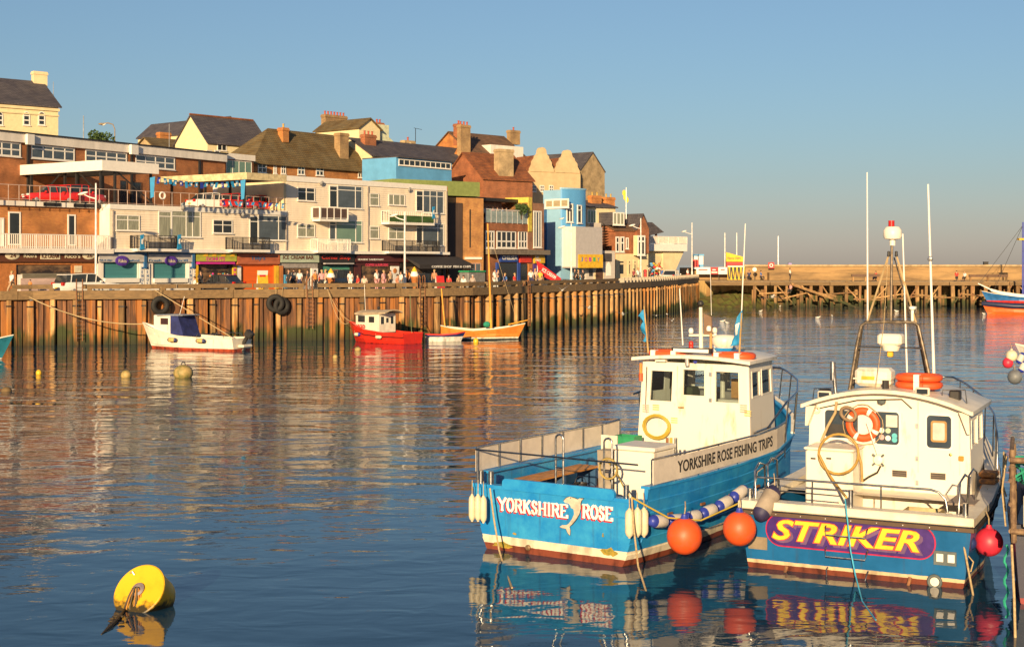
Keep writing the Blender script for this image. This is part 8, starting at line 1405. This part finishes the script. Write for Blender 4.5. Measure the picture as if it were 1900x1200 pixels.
t_ = thing('yellow_drum_buoy', 'big yellow drum buoy tilted in the water with weed and rope hanging down its face', 'buoy', Matrix.Translation(G(258, 24.0, .30))); ax = Vector((-.30, -.74, .60)).normalized(); M_ = wm(t_) @ ax.to_track_quat('Z', 'Y').to_matrix().to_4x4()
YD = mat('yellow_drum_paint', (.80,.44,.012), .45, c2=(.62,.33,.01), scale=2.5, detail=8, lo=.25, hi=.5); N_, L_n = YD.node_tree.nodes, YD.node_tree.links; b_n = N_['Principled BSDF']; src = b_n.inputs['Base Color'].links[0].from_socket; g_ = N_.new('ShaderNodeNewGeometry'); s_p = N_.new('ShaderNodeSeparateXYZ'); L_n.new(g_.outputs['Position'], s_p.inputs[0]); nn = N_.new('ShaderNodeTexNoise'); nn.inputs['Scale'].default_value = 9; nn.inputs['Detail'].default_value = 6; m_a = N_.new('ShaderNodeMath'); m_a.operation = 'MULTIPLY_ADD'; m_a.inputs[1].default_value = -.35; L_n.new(nn.outputs[0], m_a.inputs[0]); L_n.new(s_p.outputs[2], m_a.inputs[2]); m_r = N_.new('ShaderNodeMapRange'); m_r.inputs[1].default_value = .0; m_r.inputs[2].default_value = -.12; L_n.new(m_a.outputs[0], m_r.inputs[0]); m_x = N_.new('ShaderNodeMix'); m_x.data_type = 'RGBA'; L_n.new(m_r.outputs[0], m_x.inputs[0]); L_n.new(src, m_x.inputs[6]); m_x.inputs[7].default_value = (.05, .035, .01, 1); L_n.new(m_x.outputs[2], b_n.inputs['Base Color'])
MB().lathe([(.42, -.48), (.44, -.45), (.46, -.05), (.475, -.03), (.475, .0), (.455, .015), (.44, .012)], 40).build('drum', YD, t_, M_, sm=35); MB().lathe([(.11, .012), (.12, .05), (.08, .07), (.06, .04)], 16).build('hub', mat('grey_hub', (.25,.2,.2), .6), t_, M_, sm=40)
rr = random.Random(9); c0 = M_ @ Vector((0, 0, .07)); WDM = mat('brown_kelp', (.06,.04,.015), .6, var=.5, scale=12)
for i in range(11): dx = rr.uniform(-.13, .12); p0 = c0+Vector((dx*.5, -.01, rr.uniform(-.02, .05))); MB().tube([p0, p0+Vector((dx*.5, -.05, -.13)), p0+Vector((dx*.9, -.10+rr.uniform(-.02, .02), -.30)), Vector((p0.x+dx*.8, p0.y-.18+rr.uniform(-.03, .05), -.03))], [.018, .014, .018, .01], 5).build('kelp_strand', WDM if i % 3 else mat('old_orange_rope', (.45,.2,.04), .9), t_, Matrix(), sm=60)
MB().tube([M_ @ Vector((-.3, .28, .02)), M_ @ Vector((-.24, .3, .05)), M_ @ Vector((-.2, .26, .02))], .012, 5).build('lifting_eye', ALU, t_, Matrix())
P = [Vector((c0.x-.18, c0.y-.1, .02)), G(222, 23.3, .03), G(206, 22.8, .015), G(188, 22.3, .0)]; MB().tube(P, [.02, .03, .04, .012], 6).build('trailing_rope', WDM, t_, Matrix()); 
for i in range(9): q_ = P[1].lerp(P[2], rr.random())+Vector((rr.uniform(-.08, .15), rr.uniform(-.05, .05), .01)); MB().ball(q_, (rr.uniform(.03, .07), .04, .02), 6, 4).build('kelp_clump', WDM, t_, Matrix())
# ---------------------------------------------------------------- gulls
GW = mat('gull_white', (.72,.68,.6), .7); GGm = mat('gull_grey_wing', (.38,.37,.37), .7)
gb = MB().tube([(0, .22, .03), (0, .14, .05), (0, 0, .06), (0, -.14, .08), (0, -.2, .14), (0, -.25, .15), (0, -.3, .135)], [.012, .05, .085, .065, .045, .04, .008], 8).build('body', GW, None, Matrix(), sm=60); gb_me = gb.data; bpy.data.objects.remove(gb)
def wingm(up): m_ = MB().loft([[(0.03, -.08, .1), (.03, .1, .08), (.03, .02, .06)], [(.3, -.12, .1+up*.6), (.3, .06, .09+up*.6), (.3, -.03, .08+up*.6)], [(.62, -.02, .08+up), (.62, .05, .08+up), (.62, .02, .07+up)]], True, True).build('wing', GGm, None, Matrix()); d_m = m_.data; bpy.data.objects.remove(m_); return d_m
wings = [wingm(u) for u in (.35, .12, -.1)]; fold = MB().ball((0, .05, .08), (.06, .2, .05), 8, 5).build('wing', GGm, None, Matrix(), sm=60); fold_me = fold.data; bpy.data.objects.remove(fold)
def gull(p, fly, a, lab, k=0, s_=1.0, grp=None):
    t_ = thing('gull', lab, 'gull', Matrix.Translation(p) @ Matrix.Rotation(a, 4, 'Z') @ Matrix.Scale(s_, 4), grp); inst(gb_me, 'body', t_, wm(t_))
    if fly:
        for sg in (1, -1): inst(wings[k], 'wing', t_, wm(t_) @ Matrix.Diagonal((sg, 1, 1, 1)))
    else: inst(fold_me, 'folded_wings', t_, wm(t_))
gr = random.Random(14)
for px, py in ((1412, 563), (1430, 568), (1446, 569), (1470, 567), (1498, 564), (1538, 565), (1555, 567), (1588, 566), (1621, 566), (1411, 578), (1544, 587), (1517, 590), (1664, 578), (1826, 583), (1648, 570), (1700, 571), (1350, 600), (1340, 597)): gull(G(px, wd(py), 0), False, gr.uniform(-2, 2), 'small gull sitting on the water off the timber jetty', s_=1.15, grp='gulls sitting on the water')
for i, (px, py) in enumerate(((1006, 607), (1040, 603), (1052, 592), (1072, 591), (1078, 594), (1100, 592), (1106, 596), (1114, 594), (1133, 594), (1140, 597), (1218, 590), (1238, 587), (1247, 600), (1250, 597))): gull(G(px, wd(py)+1, .15), i % 2 == 0, gr.uniform(-3, 3), 'gull flapping low over the water near the end of the piled wall', i % 3, .95, grp='gulls flapping over the water')
gull(W(1043, 540, 124), True, .4, 'white gull flying in front of the cap beam', 0, 1.0); gull(W(1093, 573, 128), True, .1, 'gull gliding low before the weedy piles with wings raised', 1, 1.6); gull(W(1156, 585, 128), True, -.2, 'gull gliding past the blue flag with wings raised', 1, 1.7); gull(W(1433, 553, 150), True, .15, 'gull gliding with wide wings before the jetty stairs', 2, 2.2)
for px, py, d, lab in ((1042, 404, 146.2, 'gull perched on the lamp by the blue bay'), (1268, 428, 196, 'gull perched on the lamp at the quay corner'), (192, 230, 150, 'gull perched on the curved hill lamp')): gull(W(px, py+3, d), False, 1.2, lab)
